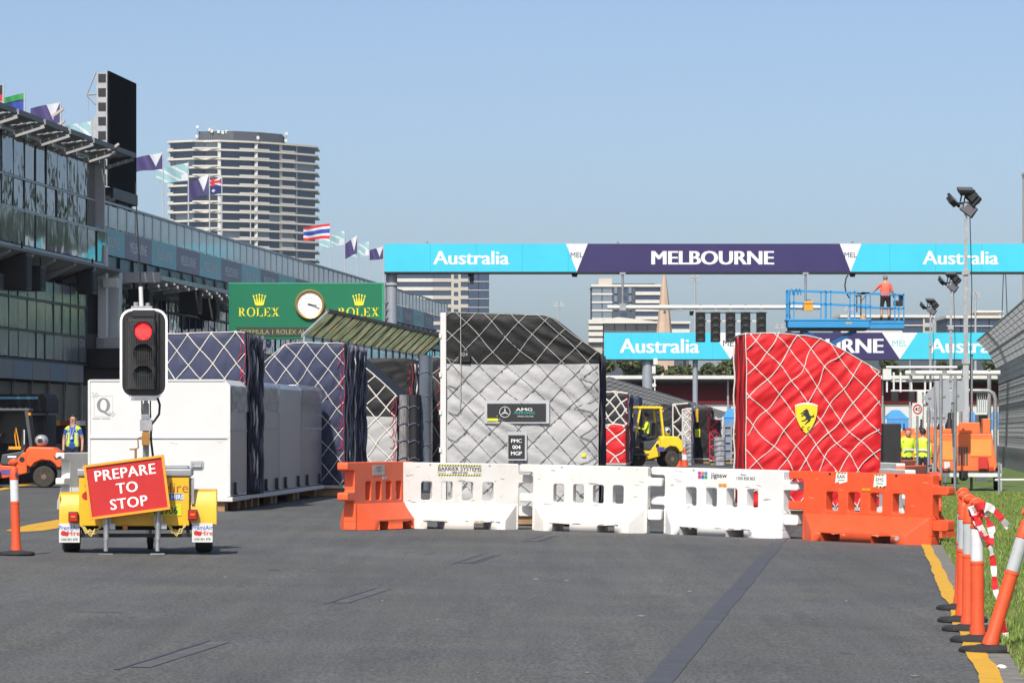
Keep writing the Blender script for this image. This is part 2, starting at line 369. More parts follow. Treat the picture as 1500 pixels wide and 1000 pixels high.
# red and white tape tied to the bollard
def tape():
    p0 = Vector(b4.location); M_r = mat('tape_red', (0.62, 0.025, 0.03), 0.4, var=0.1); M_w = mat('tape_white', (0.8, 0.78, 0.77), 0.4, var=0.06)
    t = thing('barrier_tape', 'torn red and white striped tape hanging from a bollard', 'tape', tuple(p0))
    def ribbon(pts, w, ph=0.0, name='tape_end'):
        b = MB(); P = [Vector(p) for p in pts]; N = len(P); s = ph; vs = []
        fine = []
        for i in range(N-1):
            for k in range(6): fine.append(P[i].lerp(P[i+1], k/6))
        fine.append(P[-1])
        for _ in range(3): fine = [fine[0]]+[(fine[i-1]+fine[i]*2+fine[i+1])/4 for i in range(1, len(fine)-1)]+[fine[-1]]
        mi = []
        for i, p in enumerate(fine):
            d = (fine[min(i+1, len(fine)-1)]-fine[max(i-1, 0)]).normalized()
            tw = 0.9*math.sin(i*0.42+ph*9)+0.3*math.sin(i*1.3); side = d.cross(Vector((math.sin(tw), -math.cos(tw), 0.1))).normalized()
            vs += [p-side*w/2, p+side*w/2]
            if i: s += (p-fine[i-1]).length; mi.append(int(s/0.085) % 2)
        for i in range(len(fine)-1):
            b.f.append((2*i, 2*i+1, 2*i+3, 2*i+2)); b.m.append(mi[i])
        b.v = [tuple(v) for v in vs]; b.build(name, [M_w, M_r], t, fix=False, smooth='all')
    ribbon([(-0.06, -0.062, 1.03), (-0.02, -0.085, 0.93), (0.03, -0.09, 0.84), (0.09, -0.07, 0.74), (0.115, -0.05, 0.58), (0.125, -0.05, 0.42), (0.15, -0.06, 0.30), (0.20, -0.03, 0.10), (0.22, -0.02, 0.02)], 0.052)
    ribbon([(-0.05, -0.07, 1.0), (0.02, -0.08, 1.04), (0.08, -0.07, 1.03), (0.14, -0.05, 0.98), (0.19, -0.05, 0.92), (0.23, -0.03, 0.87)], 0.055, 0.05)
    ribbon([(-0.055, -0.06, 0.98), (-0.01, -0.075, 0.90), (0.03, -0.082, 0.83), (0.05, -0.08, 0.79)], 0.05, 0.1)
    ribbon([(0.06*math.cos(a), 0.06*math.sin(a), 0.985+0.01*math.sin(2*a)) for a in [2*PI*k/12 for k in range(13)]], 0.055, 0.0, 'tape_loop')
    ribbon([(0.06, -0.05, 0.95), (0.10, -0.07, 0.86), (0.085, -0.08, 0.76), (0.07, -0.075, 0.72)], 0.06, 0.08)
tape()
# ================================================================ plastic barriers
BL = 2.0     # length of the body
def barrier_mesh():
    # upper plate with four windows and the interlocking tongues, from a grid of cells
    wx = [0.36+0.345*i for i in range(4)]; ww = 0.185
    xs = sorted({-0.24, 0.0, BL, BL+0.24} | {round(w, 4) for w in wx} | {round(w+ww, 4) for w in wx})
    zs = [0.20, 0.28, 0.36, 0.43, 0.555, 0.705, 0.83, 0.875, 0.995]
    def filled(x, z):
        if x < 0: return 0.875 < z or 0.43 < z < 0.555
        if x > BL: return 0.705 < z < 0.83 or 0.20 < z < 0.36
        if 0.43 < z < 0.705 and any(w < x < w+ww for w in wx): return False
        return z > 0.36
    y0, y1 = -0.085, 0.085; bm = bmesh.new(); vd = {}
    def V(x, y, z):
        k = (round(x, 4), round(y, 4), round(z, 4))
        if k not in vd: vd[k] = bm.verts.new(k)
        return vd[k]
    nx, nz_ = len(xs)-1, len(zs)-1
    fl = [[filled((xs[i]+xs[i+1])/2, (zs[j]+zs[j+1])/2) for j in range(nz_)] for i in range(nx)]
    for i in range(nx):
        for j in range(nz_):
            if not fl[i][j]: continue
            a, c, d, e = xs[i], xs[i+1], zs[j], zs[j+1]
            bm.faces.new([V(a, y0, d), V(c, y0, d), V(c, y0, e), V(a, y0, e)]); bm.faces.new([V(a, y1, e), V(c, y1, e), V(c, y1, d), V(a, y1, d)])
            def out(ii, jj): return not (0 <= ii < nx and 0 <= jj < nz_ and fl[ii][jj])
            if out(i-1, j): bm.faces.new([V(a, y1, d), V(a, y0, d), V(a, y0, e), V(a, y1, e)])
            if out(i+1, j): bm.faces.new([V(c, y0, d), V(c, y1, d), V(c, y1, e), V(c, y0, e)])
            if out(i, j-1): bm.faces.new([V(a, y0, d), V(a, y1, d), V(c, y1, d), V(c, y0, d)])
            if out(i, j+1): bm.faces.new([V(a, y0, e), V(c, y0, e), V(c, y1, e), V(a, y1, e)])
    bmesh.ops.recalc_face_normals(bm, faces=bm.faces)
    ye = [e for e in bm.edges if len(e.link_faces) == 2 and e.calc_face_angle(0) > 0.6 and abs(e.verts[0].co.y-e.verts[1].co.y) > 0.1]
    bmesh.ops.bevel(bm, geom=ye, offset=0.034, segments=4, affect='EDGES', profile=0.5, clamp_overlap=True)
    es = [e for e in bm.edges if len(e.link_faces) == 2 and e.calc_face_angle(0) > 0.6]
    bmesh.ops.bevel(bm, geom=es, offset=0.014, segments=2, affect='EDGES', profile=0.5, clamp_overlap=True)
    up = bpy.data.meshes.new('panel'); bm.to_mesh(up); bm.free()
    # flared foot: a full-length core with a splayed skirt and two lifting slots on either side
    b = MB(); H = 0.385
    b.box(0.0, BL, -0.10, 0.10, 0.118, H)
    for x0, x1 in ((0.0, 0.42), (0.72, 1.20), (1.50, BL)): b.box(x0, x1, -0.10, 0.10, 0.0, 0.12)
    for s in (-1, 1):
        yo, yi = 0.29*s, 0.095*s; x0, x1 = 0.27, 1.73; zt = 0.135
        V_ = [(0.03, yi, H), (BL-0.03, yi, H), (x1, yo, zt), (x0, yo, zt), (0.03, yi, 0), (x0, yo, 0), (BL-0.03, yi, 0), (x1, yo, 0)]
        b.add(V_, [(0, 1, 2, 3), (0, 3, 5, 4), (1, 6, 7, 2)])
        for a, c in ((x0, 0.42), (0.72, 1.20), (1.50, x1)): b.add([(a, yo, 0), (c, yo, 0), (c, yo, zt), (a, yo, zt)], [(0, 1, 2, 3)])
        for a, c in ((0.42, 0.72), (1.20, 1.50)):
            b.add([(a, yo, 0.115), (c, yo, 0.115), (c, yo, zt), (a, yo, zt)], [(0, 1, 2, 3)]); b.add([(a, yo, 0.115), (c, yo, 0.115), (c, yi, 0.115), (a, yi, 0.115)], [(0, 1, 2, 3)])
            for q in (a, c): b.add([(q, yo, 0), (q, yo, 0.115), (q, yi, 0.115), (q, yi, 0)], [(0, 1, 2, 3)])
    me = b.mesh('foot', M_white, bev=0.012, seg=2, ang=25)
    return up, me
UP, FOOT = barrier_mesh()
BM_ = {}
def barrier_meshes(m):
    if m.name not in BM_:
        a = UP.copy(); a.materials.clear(); a.materials.append(m); a.polygons.foreach_set('use_smooth', [True]*len(a.polygons)); weighted(a)
        c = FOOT.copy(); c.materials.clear(); c.materials.append(m); BM_[m.name] = (a, c)
    return BM_[m.name]
M_wbar = mat('white_barrier_plastic', (0.66, 0.645, 0.61), 0.5, var=0.07, scale=1.5, dirt=0.5, dcol=(0.34, 0.29, 0.22))
M_wbar2 = mat('cleaner_barrier_plastic', (0.70, 0.70, 0.685), 0.45, var=0.06, scale=1.5, dirt=0.3, dcol=(0.4, 0.36, 0.3))
def barrier(m, loc, rz, label, group='plastic barriers across the road', sc=1.0):
    t = thing('plastic_barrier', label, 'barrier', loc, rz, group)
    a, c = barrier_meshes(m); obj('panel', a, t); obj('foot', c, t)
    if sc != 1.0: t.scale = (sc, 1, 1)
    return t
def barrier_px(m, pa, pb, label, **k):
    Da, Db = DB(*pa), DB(*pb); A = Vector(G(pa[0], Da)); B_ = Vector(G(pb[0], Db)); d = B_-A; L = d.length
    t = barrier(m, tuple(A), math.atan2(d.y, d.x), label, sc=L/BL, **k); t.rotation_euler = (0, -math.asin(d.z/L), math.atan2(d.y, d.x)); return t
w1 = barrier_px(M_wbar, (583, 773), (757, 775), 'white plastic barrier bearing the hazard-striped supplier sticker')
w2 = barrier_px(M_wbar, (782, 776), (950, 780.5), 'white plastic barrier with no sticker, middle of the three white ones')
w3 = barrier_px(M_wbar2, (978, 781), (1152, 788.5), 'white plastic barrier with the colourful puzzle-piece logo')
o4 = barrier_px(M_or, (1181, 790), (1370, 798), 'long orange plastic barrier in front of the red freight pallet')
# the orange barrier on the left stands nearly end-on
Dn = DB(512, 776); A = G(512, Dn)
lo = barrier(M_orf, A, math.radians(66), 'orange plastic barrier turned end-on left of the white barriers')
# row of alternating barriers going off along the edge behind
cols = [(M_or, 'orange plastic barrier turned away behind the right end of the row'), (M_wbar, 'white plastic barrier nearest in the row beside the red freight'), (M_orf, 'orange plastic barrier second in the row beside the red freight'),
        (M_wbar2, 'white plastic barrier third in the row beside the red freight'), (M_orf, 'orange plastic barrier fourth in the row beside the red freight'), (M_wbar, 'white plastic barrier farthest in the row beside the red freight')]
for i, (m, lab) in enumerate(cols):
    D = 54.6+i*2.6+(1.6 if i else 0)+max(0, i-1)*3.4; u = 0.92-(0.34 if i else 0)-0.03*i; x = U(u, D)
    barrier(m, (x, D, gz(x, D)), RZ+PI/2-(0.0 if i == 0 else 0.18*(-1)**i), lab, group='plastic barriers lining the track edge')
# stickers and small fittings
M_yb = mat('hazard_yellow', (0.62, 0.60, 0.05), 0.5, var=0.1); M_wst = mat('white_sticker', (0.76, 0.76, 0.73), 0.45, var=0.06, scale=10, dirt=0.2)
def hazard(t, x0, x1, z, h, y=-0.0875):
    b = MB(); n = int((x1-x0)/0.022); w = (x1-x0)/n
    for i in range(n):
        a = x0+i*w; k = i % 2; b.add([(a, y-0.0008, z), (a+w, y-0.0008, z), (a+w+h*0.7, y-0.0008, z+h), (a+h*0.7, y-0.0008, z+h)], [(0,1,2,3)], k)
    return b.build('hazard_stripe', [M_yb, M_ktxt], t, fix=False)
hazard(w1, 0.62, 1.36, 0.945, 0.022); hazard(w1, 0.62, 1.36, 0.80, 0.022)
text('BARRIER SYSTEMS', 0.058, M_ktxt, w1, (1.0, -0.0885, 0.905), bold=0.03, wide=1.12); text('1800 677 069', 0.034, M_ktxt, w1, (1.0, -0.0885, 0.848), bold=0.02)
for x in (0.70, 1.30):
    b = MB()
    for k in (0, 1): b.box(x-0.06, x+0.06, -0.0885, -0.087, 0.835+0.032*k, 0.838+0.032*k)
    b.box(x-0.06, x-0.057, -0.0885, -0.087, 0.838, 0.867); b.box(x+0.057, x+0.06, -0.0885, -0.087, 0.838, 0.867)
    b.build('sticker_box', M_ktxt, w1)
pc = [(0.55, 0.05, 0.06), (0.05, 0.12, 0.5), (0.05, 0.35, 0.1), (0.35, 0.06, 0.4), (0.6, 0.2, 0.05), (0.1, 0.25, 0.55)]
for i, c in enumerate(pc):
    x = 0.60+0.055*(i % 3); z = 0.865+0.055*(i//3); MB().lathe([(0.029, -0.0895), (0.029, -0.087)], 12, (x, 0, z), 'y').build('logo_piece', mat('logo_colour_%d' % i, c, 0.5), w3)
text('jigsaw', 0.070, M_ktxt, w3, (0.93, -0.0885, 0.885), bold=0.015, wide=1.1); text('Phone:', 0.022, M_ktxt, w3, (1.34, -0.0885, 0.915), bold=0.02); text('1300 858 805', 0.045, M_ktxt, w3, (1.38, -0.0885, 0.862), bold=0.0, wide=0.9)
M_amb = mat('amber_reflector', (0.75, 0.28, 0.02), 0.3, var=0.1)
for t in (w3, o4, lo): MB().box(0.93, 0.99, -0.095, -0.085, 0.735, 0.775).box(1.0, 1.06, -0.095, -0.085, 0.735, 0.775).build('reflector', M_amb if t is not lo else M_greyp, t)
MB().box(0.60, 1.0, -0.09, -0.085, 0.80, 0.95).build('grey_sticker', mat('worn_sticker', (0.42, 0.40, 0.36), 0.6, var=0.25, scale=20), lo)
text('BARRIER', 0.03, M_ktxt, lo, (0.8, -0.0915, 0.91)); text('SYSTEMS', 0.03, M_ktxt, lo, (0.8, -0.0915, 0.86))
def torn(t, x, z, w, h, s, hz):
    MB().prism([(x-w, z-h*.9), (x-w*0.4, z-h*.6), (x-w*.3, z-h), (x+w, z-h*.6), (x+w*.96, z+h), (x-w*.8, z+h*.93)], -0.0885, -0.0865).build('torn_sticker', M_wst, t)
    text(s, 0.05, M_ktxt, t, (x, -0.0895, z+0.02), bold=0.03); MB().box(x-0.05, x+0.05, -0.0895, -0.0886, z-0.04, z-0.03).build('fine_print', M_ktxt, t)
    hazard(t, x-w*.8, x+w*.7, z+h*hz, 0.018, -0.0885)
torn(o4, 0.60, 0.91, 0.095, 0.085, 'EAR', 0.72); torn(o4, 1.20, 0.88, 0.10, 0.10, 'EMS', -0.9); hazard(o4, 1.11, 1.27, 0.955, 0.018, -0.0885)
for t in (o4, w3):
    MB().lathe([(0.03, -0.30), (0.034, -0.285)], 14, (1.60, 0, 0.08), 'y').build('drain_plug', M_greyp, t, smooth=30)
for t, xs_ in ((o4, (0.42, 1.45)), (w1, (0.5, 1.5)), (w2, (0.5, 1.5)), (w3, (0.5,))):
    for x in xs_: MB().lathe([(0.016, -0.0925), (0.018, -0.085)], 10, (x, 0, 0.965), 'y').build('cap', M_blk if t is o4 else M_greyp, t, smooth=30)
for t in (w1, w2):
    MB().prism([(0.97, 0.73), (1.03, 0.745), (1.09, 0.73), (1.03, 0.715)], -0.092, -0.084).build('moulded_diamond', M_greyp, t)
# white barrier with a leaping mark, half hidden behind the trailer
Dp = 66.0; x = X(96, Dp)
pb = barrier(M_wbar, (x, Dp, gz(x, Dp)), math.radians(72), 'white plastic barrier end-on behind the yellow trailer with a black mark', group=None)
MB().prism([(-0.05, 0.03), (0.07, -0.03), (0.12, 0.045), (0.05, 0.0), (0.0, 0.035)], -0.262, -0.255, 'yz').build('black_mark', M_ktxt, pb).location = (0.0, 0, 0.90)

M_sc = mat('rubber_scuff', (0.20, 0.18, 0.16), 0.8, var=0.3, scale=20); M_sco = mat('pale_scrape', (0.62, 0.24, 0.13), 0.7, var=0.25, scale=20)
for k, t in enumerate((w1, w2, w3, o4)):
    r_ = random.Random(40+k)
    for q in range(11):
        z = r_.choice((r_.uniform(0.88, 0.97), r_.uniform(0.72, 0.80), r_.uniform(0.395, 0.42), r_.uniform(0.5, 0.85))); x = r_.uniform(0.06, 0.30) if q % 3 == 0 else r_.uniform(0.1, 1.85); L = r_.uniform(0.03, 0.14); h = r_.uniform(0.003, 0.010); a = r_.uniform(-.3, .3)
        if 0.42 < z < 0.72 and 0.30 < x+L: x = r_.uniform(1.66, 1.78)
        MB().add([(x, -0.0862, z), (x+L*.5, -0.0862, z+L*.5*a-h*.5), (x+L, -0.0862, z+L*a), (x+L*.6, -0.0862, z+L*.6*a+h), (x+L*.2, -0.0862, z+L*.2*a+h*.7)], [(0, 1, 2, 3, 4)]).build('scuff_mark', M_sco if t is o4 else M_sc, t)
    for q in range(7):
        x = r_.uniform(0.30, 1.6); L = r_.uniform(0.04, 0.12); z = r_.uniform(0.118, 0.13); 
        MB().add([(x, -0.2915, z), (x+L, -0.2915, z-0.004), (x+L*.8, -0.2915, z-0.03*r_.random()-0.006), (x+L*.1, -0.2915, z-0.012)], [(0, 1, 2, 3)]).build('scuff_mark', M_sco if t is o4 else M_sc, t)
# ================================================================ traffic light trailer
def trailer():
    px0, D = 203.0, DB(203, 811); s = F/D
    t = thing('traffic_light_trailer', 'yellow trailer carrying a mast with a red traffic light', 'trailer', G(px0, D), math.radians(4))
    x = lambda p: (p-px0)/s
    z = lambda p: (811-p)/s
    M_y = mat('trailer_yellow', (0.76, 0.44, 0.014), 0.4, var=0.1, scale=2, dirt=0.45, dcol=(0.4, 0.26, 0.06), coat=0.3)
    M_lid = mat('trailer_lid_grey', (0.33, 0.34, 0.35), 0.4, 0.3, var=0.15, scale=3, dirt=0.2)
    M_chassis = mat('chassis_black', (0.02, 0.02, 0.02), 0.6, var=0.2)
    M_red = mat('tail_lamp_red', (0.5, 0.012, 0.012), 0.25, var=0.08); M_ambl = mat('tail_lamp_amber', (0.6, 0.2, 0.01), 0.25)
    bd = MB().box(x(116), x(277), 0.0, 1.25, z(770), z(698)).build('body', M_y, t, bev=0.012)
    MB().box(x(113), x(281), -0.02, 1.28, z(698), z(686)).build('lid', M_lid, t, bev=0.02)
    MB().box(x(120), x(275), 0.05, 1.2, z(686), z(683)).build('lid_top', M_lid, t, bev=0.008)
    sd = MB()
    for k in range(4): sd.box(x(277)+0.001, x(277)+0.02, 0.12+0.28*k, 0.32+0.28*k, z(735), z(702))
    sd.build('side_louvre', M_lid, t)
    MB().box(x(280), x(284), 0.02, 0.06, z(738), z(700)).build('hinge_post', M_steel, t)
    for sgn, a, b_, top in ((-1, 87, 118, 721), (1, 279, 317, 717)):
        xa, xb = x(a), x(b_); yc = 0.45
        pr = [(-0.40+yc, z(768)), (-0.40+yc, z(742)), (-0.31+yc, z(top+3)), (-0.24+yc, z(top)), (0.24+yc, z(top)), (0.36+yc, z(top+8)), (0.42+yc, z(745)), (0.42+yc, z(752)), (0.38+yc, z(752)), (0.32+yc, z(top+13)), (0.2+yc, z(top+5)), (-0.2+yc, z(top+5)), (-0.29+yc, z(top+9)), (-0.37+yc, z(744)), (-0.37+yc, z(768))]
        MB().prism(pr, xa, xb, 'yz').build('mudguard', M_y, t, bev=0.006)
        MB().box(xa if sgn < 0 else xb-0.012, xa+0.012 if sgn < 0 else xb, yc-0.38, yc+0.4, z(top+26), z(top+4)).build('guard_skirt', M_y, t)
        wt = MB().lathe([(0.17, -0.085), (0.26, -0.10), (0.295, -0.075), (0.30, -0.03), (0.30, 0.03), (0.295, 0.075), (0.26, 0.10), (0.17, 0.085)], 28, (0, 0, 0), 'x').build('wheel', M_rub, t, smooth=35)
        wt.location = ((xa+xb)/2, yc, 0.30)
        MB().lathe([(0.05, -0.06), (0.17, -0.07), (0.175, -0.05), (0.175, 0.05), (0.17, 0.07), (0.05, 0.06)], 20, (0, 0, 0), 'x').build('rim', M_white, wt, smooth=30)
        f0, f1 = (87, 117) if sgn < 0 else (281, 311)
        fl = MB().box(x(f0), x(f1), yc-0.43, yc-0.424, z(794), z(766)).build('mud_flap', M_white, t)
        M_bt = mat('blue_print', (0.02, 0.09, 0.42), 0.5); M_rt = mat('red_print', (0.5, 0.03, 0.02), 0.5)
        cx = x((f0+f1)/2); yy = yc-0.4315
        text('PremiAir', 0.05, M_bt, fl, (cx, yy, z(772.5)), bold=0.015, wide=0.95); text('Hire', 0.055, M_rt, fl, (cx+0.05, yy, z(780.5)), bold=0.03)
        MB().lathe([(0.03, yy), (0.03, yy+0.002)], 12, (cx-0.07, 0, z(780.5)), 'y').lathe([(0.028, yy), (0.028, yy+0.002)], 12, (cx-0.035, 0, z(781.5)), 'y').build('flap_logo', M_rt, fl)
        text('1300 801 878', 0.025, M_ktxt, fl, (cx, yy, z(789.5)), bold=0.02)
        l0 = 101 if sgn < 0 else 275
        lamp = MB().box(x(l0), x(l0+14), yc-0.50, yc-0.415, z(764-(sgn+1)*1.5), z(749-(sgn+1)*1.5)).build('tail_lamp', M_chassis, t, bev=0.006)
        zz = z(764-(sgn+1)*1.5)
        MB().box(x(l0)+0.008, x(l0+14)-0.008, yc-0.506, yc-0.498, zz+0.045, zz+0.108).build('lens', M_red, lamp, bev=0.003)
        MB().box(x(l0)+0.008, x(l0+14)-0.008, yc-0.506, yc-0.498, zz+0.008, zz+0.042).build('lens', M_red, lamp, bev=0.003)
        MB().box(x(l0)+0.03, x(l0+14)-0.03, yc-0.509, yc-0.505, zz+0.05, zz+0.075).build('indicator', M_ambl, lamp)
    MB().tube([(x(100), 0.45, 0.30), (x(300), 0.45, 0.30)], 0.032, 10).build('axle', M_chassis, t)
    MB().bar((x(118), 0.1, z(784)), (x(290), 0.1, z(784)), 0.04, 0.045).bar((x(122), 0.1, z(766)), (x(122), 0.1, z(786)), 0.04).bar((x(275), 0.1, z(766)), (x(275), 0.1, z(786)), 0.04).bar((x(110), 0.5, z(768)), (x(290), 0.5, z(768)), 0.06, 0.06).build('chassis_rail', M_chassis, t)
    for px in (157, 232):                      # corner jacks
        j = MB(); j.tube([(x(px), -0.16, z(747)), (x(px-1), -0.16, z(806))], 0.026, 12).tube([(x(px), -0.16, z(760)), (x(px-0.5), -0.16, z(790))], 0.033, 12).box(x(px)-0.09, x(px)+0.075, -0.23, -0.09, -0.0, 0.012)
        j.box(x(px)-0.045, x(px)+0.05, -0.13, 0.02, z(772), z(755)); j.tube([(x(px), -0.16, z(747)), (x(px)+0.03, -0.20, z(741))], 0.014, 8)
        j.build('corner_jack', M_steel, t, smooth=35)
        MB().box(x(px)+0.02, x(px)+0.10, -0.15, -0.12, z(774), z(766)).build('jack_bracket', M_steel, t)
    jw = MB().lathe([(0.03, -0.03), (0.085, -0.035), (0.095, -0.02), (0.095, 0.02), (0.085, 0.035), (0.03, 0.03)], 18, (0, 0, 0), 'x').build('jockey_wheel', M_rub, t, smooth=35); jw.location = (x(215), 1.6, 0.10)
    MB().tube([(0, 0, 0.0), (0, 0, 0.5)], 0.022, 8).box(-0.045, -0.037, -0.02, 0.02, -0.02, 0.14).box(0.037, 0.045, -0.02, 0.02, -0.02, 0.14).build('jockey_stem', M_steel, jw)
    MB().bar((x(200), 1.2, 0.42), (x(213), 1.9, 0.42), 0.07).build('drawbar', M_chassis, t)
    # chains and rope loops under the body
    for a, c in ((119, 150), (246, 272)):
        b = MB()
        for q in range(3):
            pts = [(x(a+(c-a)*k/12), -0.05-0.02*q, z(768+(9+q*3)*math.sin(PI*k/12)+2*math.sin(k*2.1+q))) for k in range(13)]
            b.tube(pts, 0.009, 6)
        b.build('safety_rope', mat('yellow_rope', (0.55, 0.42, 0.12), 0.7, var=0.2), t, smooth=40)
    MB().box(x(180), x(187), -0.03, 0.0, z(775), z(768)).build('tow_eye', M_ambl, t)
    # mast, winch and cables
    mst = MB().box(x(207), x(216), 0.62, 0.69, z(760), z(590)).build('mast', mat('mast_grey', (0.25, 0.25, 0.235), 0.45, 0.5, var=0.15, scale=5, dirt=0.2), t, bev=0.006)
    MB().box(x(208.5), x(214.5), 0.63, 0.68, z(600), z(445)).build('inner_mast', M_steel, mst)
    MB().box(x(203), x(221), 0.56, 0.75, z(631), z(614)).box(x(205), x(218), 0.57, 0.6, z(614), z(606)).build('mast_clamp', M_steel, mst, bev=0.006)
    wn_ = MB().lathe([(0.06, -0.04), (0.06, 0.04)], 14, (x(211.5), 0.56, z(640)), 'x').box(x(206), x(217), 0.50, 0.62, z(652), z(633)).build('winch', mat('winch_bronze', (0.42, 0.20, 0.05), 0.4, 0.4, var=0.2), t, bev=0.004)
    MB().tube([(x(206), 0.54, z(640)), (x(200), 0.5, z(642)), (x(201), 0.48, z(656)), (x(195), 0.46, z(658)), (x(188), 0.46, z(658))], 0.009, 6).tube([(x(197), 0.47, z(658)), (x(197), 0.46, z(682))], 0.014, 8).build('crank_handle', mat('crank_rust', (0.28, 0.15, 0.05), 0.6, 0.3), wn_)
    MB().tube([(x(228), 0.66, z(580)), (x(232), 0.66, z(592)), (x(231), 0.66, z(606)), (x(224), 0.66, z(616)), (x(219), 0.66, z(622)), (x(219), 0.66, z(645)), (x(222), 0.66, z(670)), (x(224), 0.6, z(690))], 0.014, 8).build('black_cable', M_blk, t, smooth=40)
    for px in (205.5, 218): MB().tube([(x(px), 0.66, z(580)), (x(px), 0.66, z(600)), (x(px+0.6), 0.66, z(612))], 0.009, 6).build('guy_cable', M_blk, t)
    # signal head
    hx0, hx1, hz0, hz1 = x(173.5), x(244), z(582), z(450)
    yh = 0.50; cx = (hx0+hx1)/2
    def rr_(x0, x1, z0, z1, r, n=6):
        P = []
        for (ax, az, st) in ((x1-r, z0+r, -PI/2), (x1-r, z1-r, 0), (x0+r, z1-r, PI/2), (x0+r, z0+r, PI)):
            for k in range(n+1): a = st+PI/2*k/n; P.append((ax+r*math.cos(a), az+r*math.sin(a)))
        return P
    head = MB().prism(rr_(hx0, hx1, hz0, hz1, 0.145), yh, yh+0.03).build('target_board', mat('board_white_edge', (0.85, 0.85, 0.84), 0.4, var=0.03), t, smooth=30)
    MB().prism(rr_(hx0+0.028, hx1-0.028, hz0+0.028, hz1-0.028, 0.12), yh-0.006, yh+0.001).build('board_face', mat('board_black', (0.016, 0.016, 0.018), 0.35, var=0.3, scale=3), head, smooth=30)
    bx0, bx1 = x(185.5), x(227); bz0, bz1 = z(569), z(466)
    MB().box(bx0, bx1, yh-0.10, yh-0.005, bz0, bz1).build('lamp_housing', M_blk, head, bev=0.012)
    MB().box(bx1, bx1+0.035, yh-0.05, yh-0.005, hz0+0.05, hz1-0.05).build('side_ridge', M_blk, head, bev=0.008)
    MB().box(x(192), x(226), yh-0.03, yh-0.004, z(462), z(452)).build('top_plate', M_blk, head, bev=0.004)
    M_on = mat('red_led', (0.6, 0.005, 0.01), 0.4, var=0.1, emit=((1.0, 0.012, 0.02), 1.1)); M_am = mat('amber_lens_off', (0.05, 0.035, 0.01), 0.25); M_gr = mat('green_lens_off', (0.012, 0.04, 0.04), 0.2)
    M_led = mat('red_led_dot', (0.8, 0.05, 0.05), 0.4, emit=((1.0, 0.10, 0.09), 2.0))
    lxc = x(208.5)
    for zc, m in ((z(484.5), M_on), (z(517), M_am), (z(549), M_gr)):
        ln = MB().lathe([(0.102, yh-0.11), (0.098, yh-0.122), (0.06, yh-0.13), (0.01, yh-0.133)], 24, (lxc, 0, zc), 'y').build('lens', m, head, smooth=60)
        if m is M_on:
            b = MB()
            for i in range(-5, 6):
                for j in range(-5, 6):
                    qx, qz = 0.0185*(i+0.5*(j % 2)), 0.0165*j
                    if qx*qx+qz*qz < 0.085**2: b.box(lxc+qx-0.005, lxc+qx+0.005, yh-0.138, yh-0.120, zc+qz-0.005, zc+qz+0.005)
            b.build('led_dots', M_led, ln)
        v = MB(); n = 18
        for r0, r1 in ((0.112, 0.118),):
            vs = []
            for k in range(n+1):
                a = PI*(-0.12+1.24*k/n)
                L = 0.11+0.13*max(0, math.sin(a))
                for r in (r0, r1):
                    vs += [(lxc+r*math.cos(a), yh-0.10, zc+r*math.sin(a)), (lxc+r*math.cos(a), yh-0.10-L, zc+r*math.sin(a))]
            fs = []
            for k in range(n):
                o = 4*k; fs += [(o, o+1, o+5, o+4), (o+2, o+6, o+7, o+3), (o+1, o+3, o+7, o+5)]
            v.add(vs, fs)
        v.build('visor', M_blk, head, smooth=40)
    # protective wire screen
    g = MB(); gy = yh-0.26; r = 0.0022
    x0, x1, z0, z1 = x(184), x(224), z(569), z(464)
    k = 0
    while x0+k*0.026 < x1: g.bar((x0+k*0.026, gy, z0), (x0+k*0.026, gy, z1), 0.0032); k += 1
    k = 0
    while z0+k*0.026 < z1: g.bar((x0, gy+0.002, z0+k*0.026), (x1, gy+0.002, z0+k*0.026), 0.0032); k += 1
    for q in ((x0, z0), (x1, z0), (x0, z1), (x1, z1)): g.bar((q[0], gy, q[1]), (q[0], yh, q[1]), 0.008)
    g.build('wire_screen', mat('screen_wire', (0.10, 0.10, 0.10), 0.5, 0.5), head)
    MB().box(x(190), x(228), yh-0.02, yh+0.05, z(586), z(582)).build('head_bracket', M_steel, head)
    MB().box(x(190), x(221), 0.52, 0.70, z(450), z(446)).tube([(x(197), 0.6, z(448)), (x(197), 0.6, z(440))], 0.03, 8).tube([(x(215), 0.6, z(448)), (x(214), 0.6, z(441))], 0.025, 8).build('top_bracket', M_steel, t)
    MB().cyl((x(205), 0.6, z(446)), (x(204), 0.6, z(417)), 0.026, 12).build('antenna_pod', M_white, t, smooth=35)
    MB().tube([(x(204), 0.6, z(420)), (x(202.5), 0.6, z(395)), (x(199), 0.6, z(330)), (x(196), 0.6, z(262))], [0.012, 0.011, 0.009, 0.006], 6).build('whip_antenna', M_blk, t)
    # prints on the body
    M_brn = mat('maroon_print', (0.28, 0.07, 0.03), 0.5); yb = -0.0015
    text('PremiAir', 0.10, M_brn, bd, (x(175), yb, z(713)), wide=0.9); text('Hire', 0.12, M_brn, bd, (x(257), yb, z(714)), bold=-0.005, wide=1.0)
    MB().box(x(222), x(268), yb-0.001, yb, z(732), z(723)).build('blue_sticker', mat('sticker_blue', (0.02, 0.16, 0.50), 0.45), bd)
    text('FOR HIRE', 0.055, M_wtxt, bd, (x(250), yb-0.003, z(727.5)), bold=0.02, wide=0.95)
    MB().box(x(219), x(266), yb-0.006, yb, z(755), z(738)).build('number_plate', mat('plate_yellow', (0.62, 0.66, 0.03), 0.4), bd, bev=0.002)
    text('R0906', 0.085, M_ktxt, bd, (x(243), yb-0.009, z(747)), wide=0.9, bold=0.01)
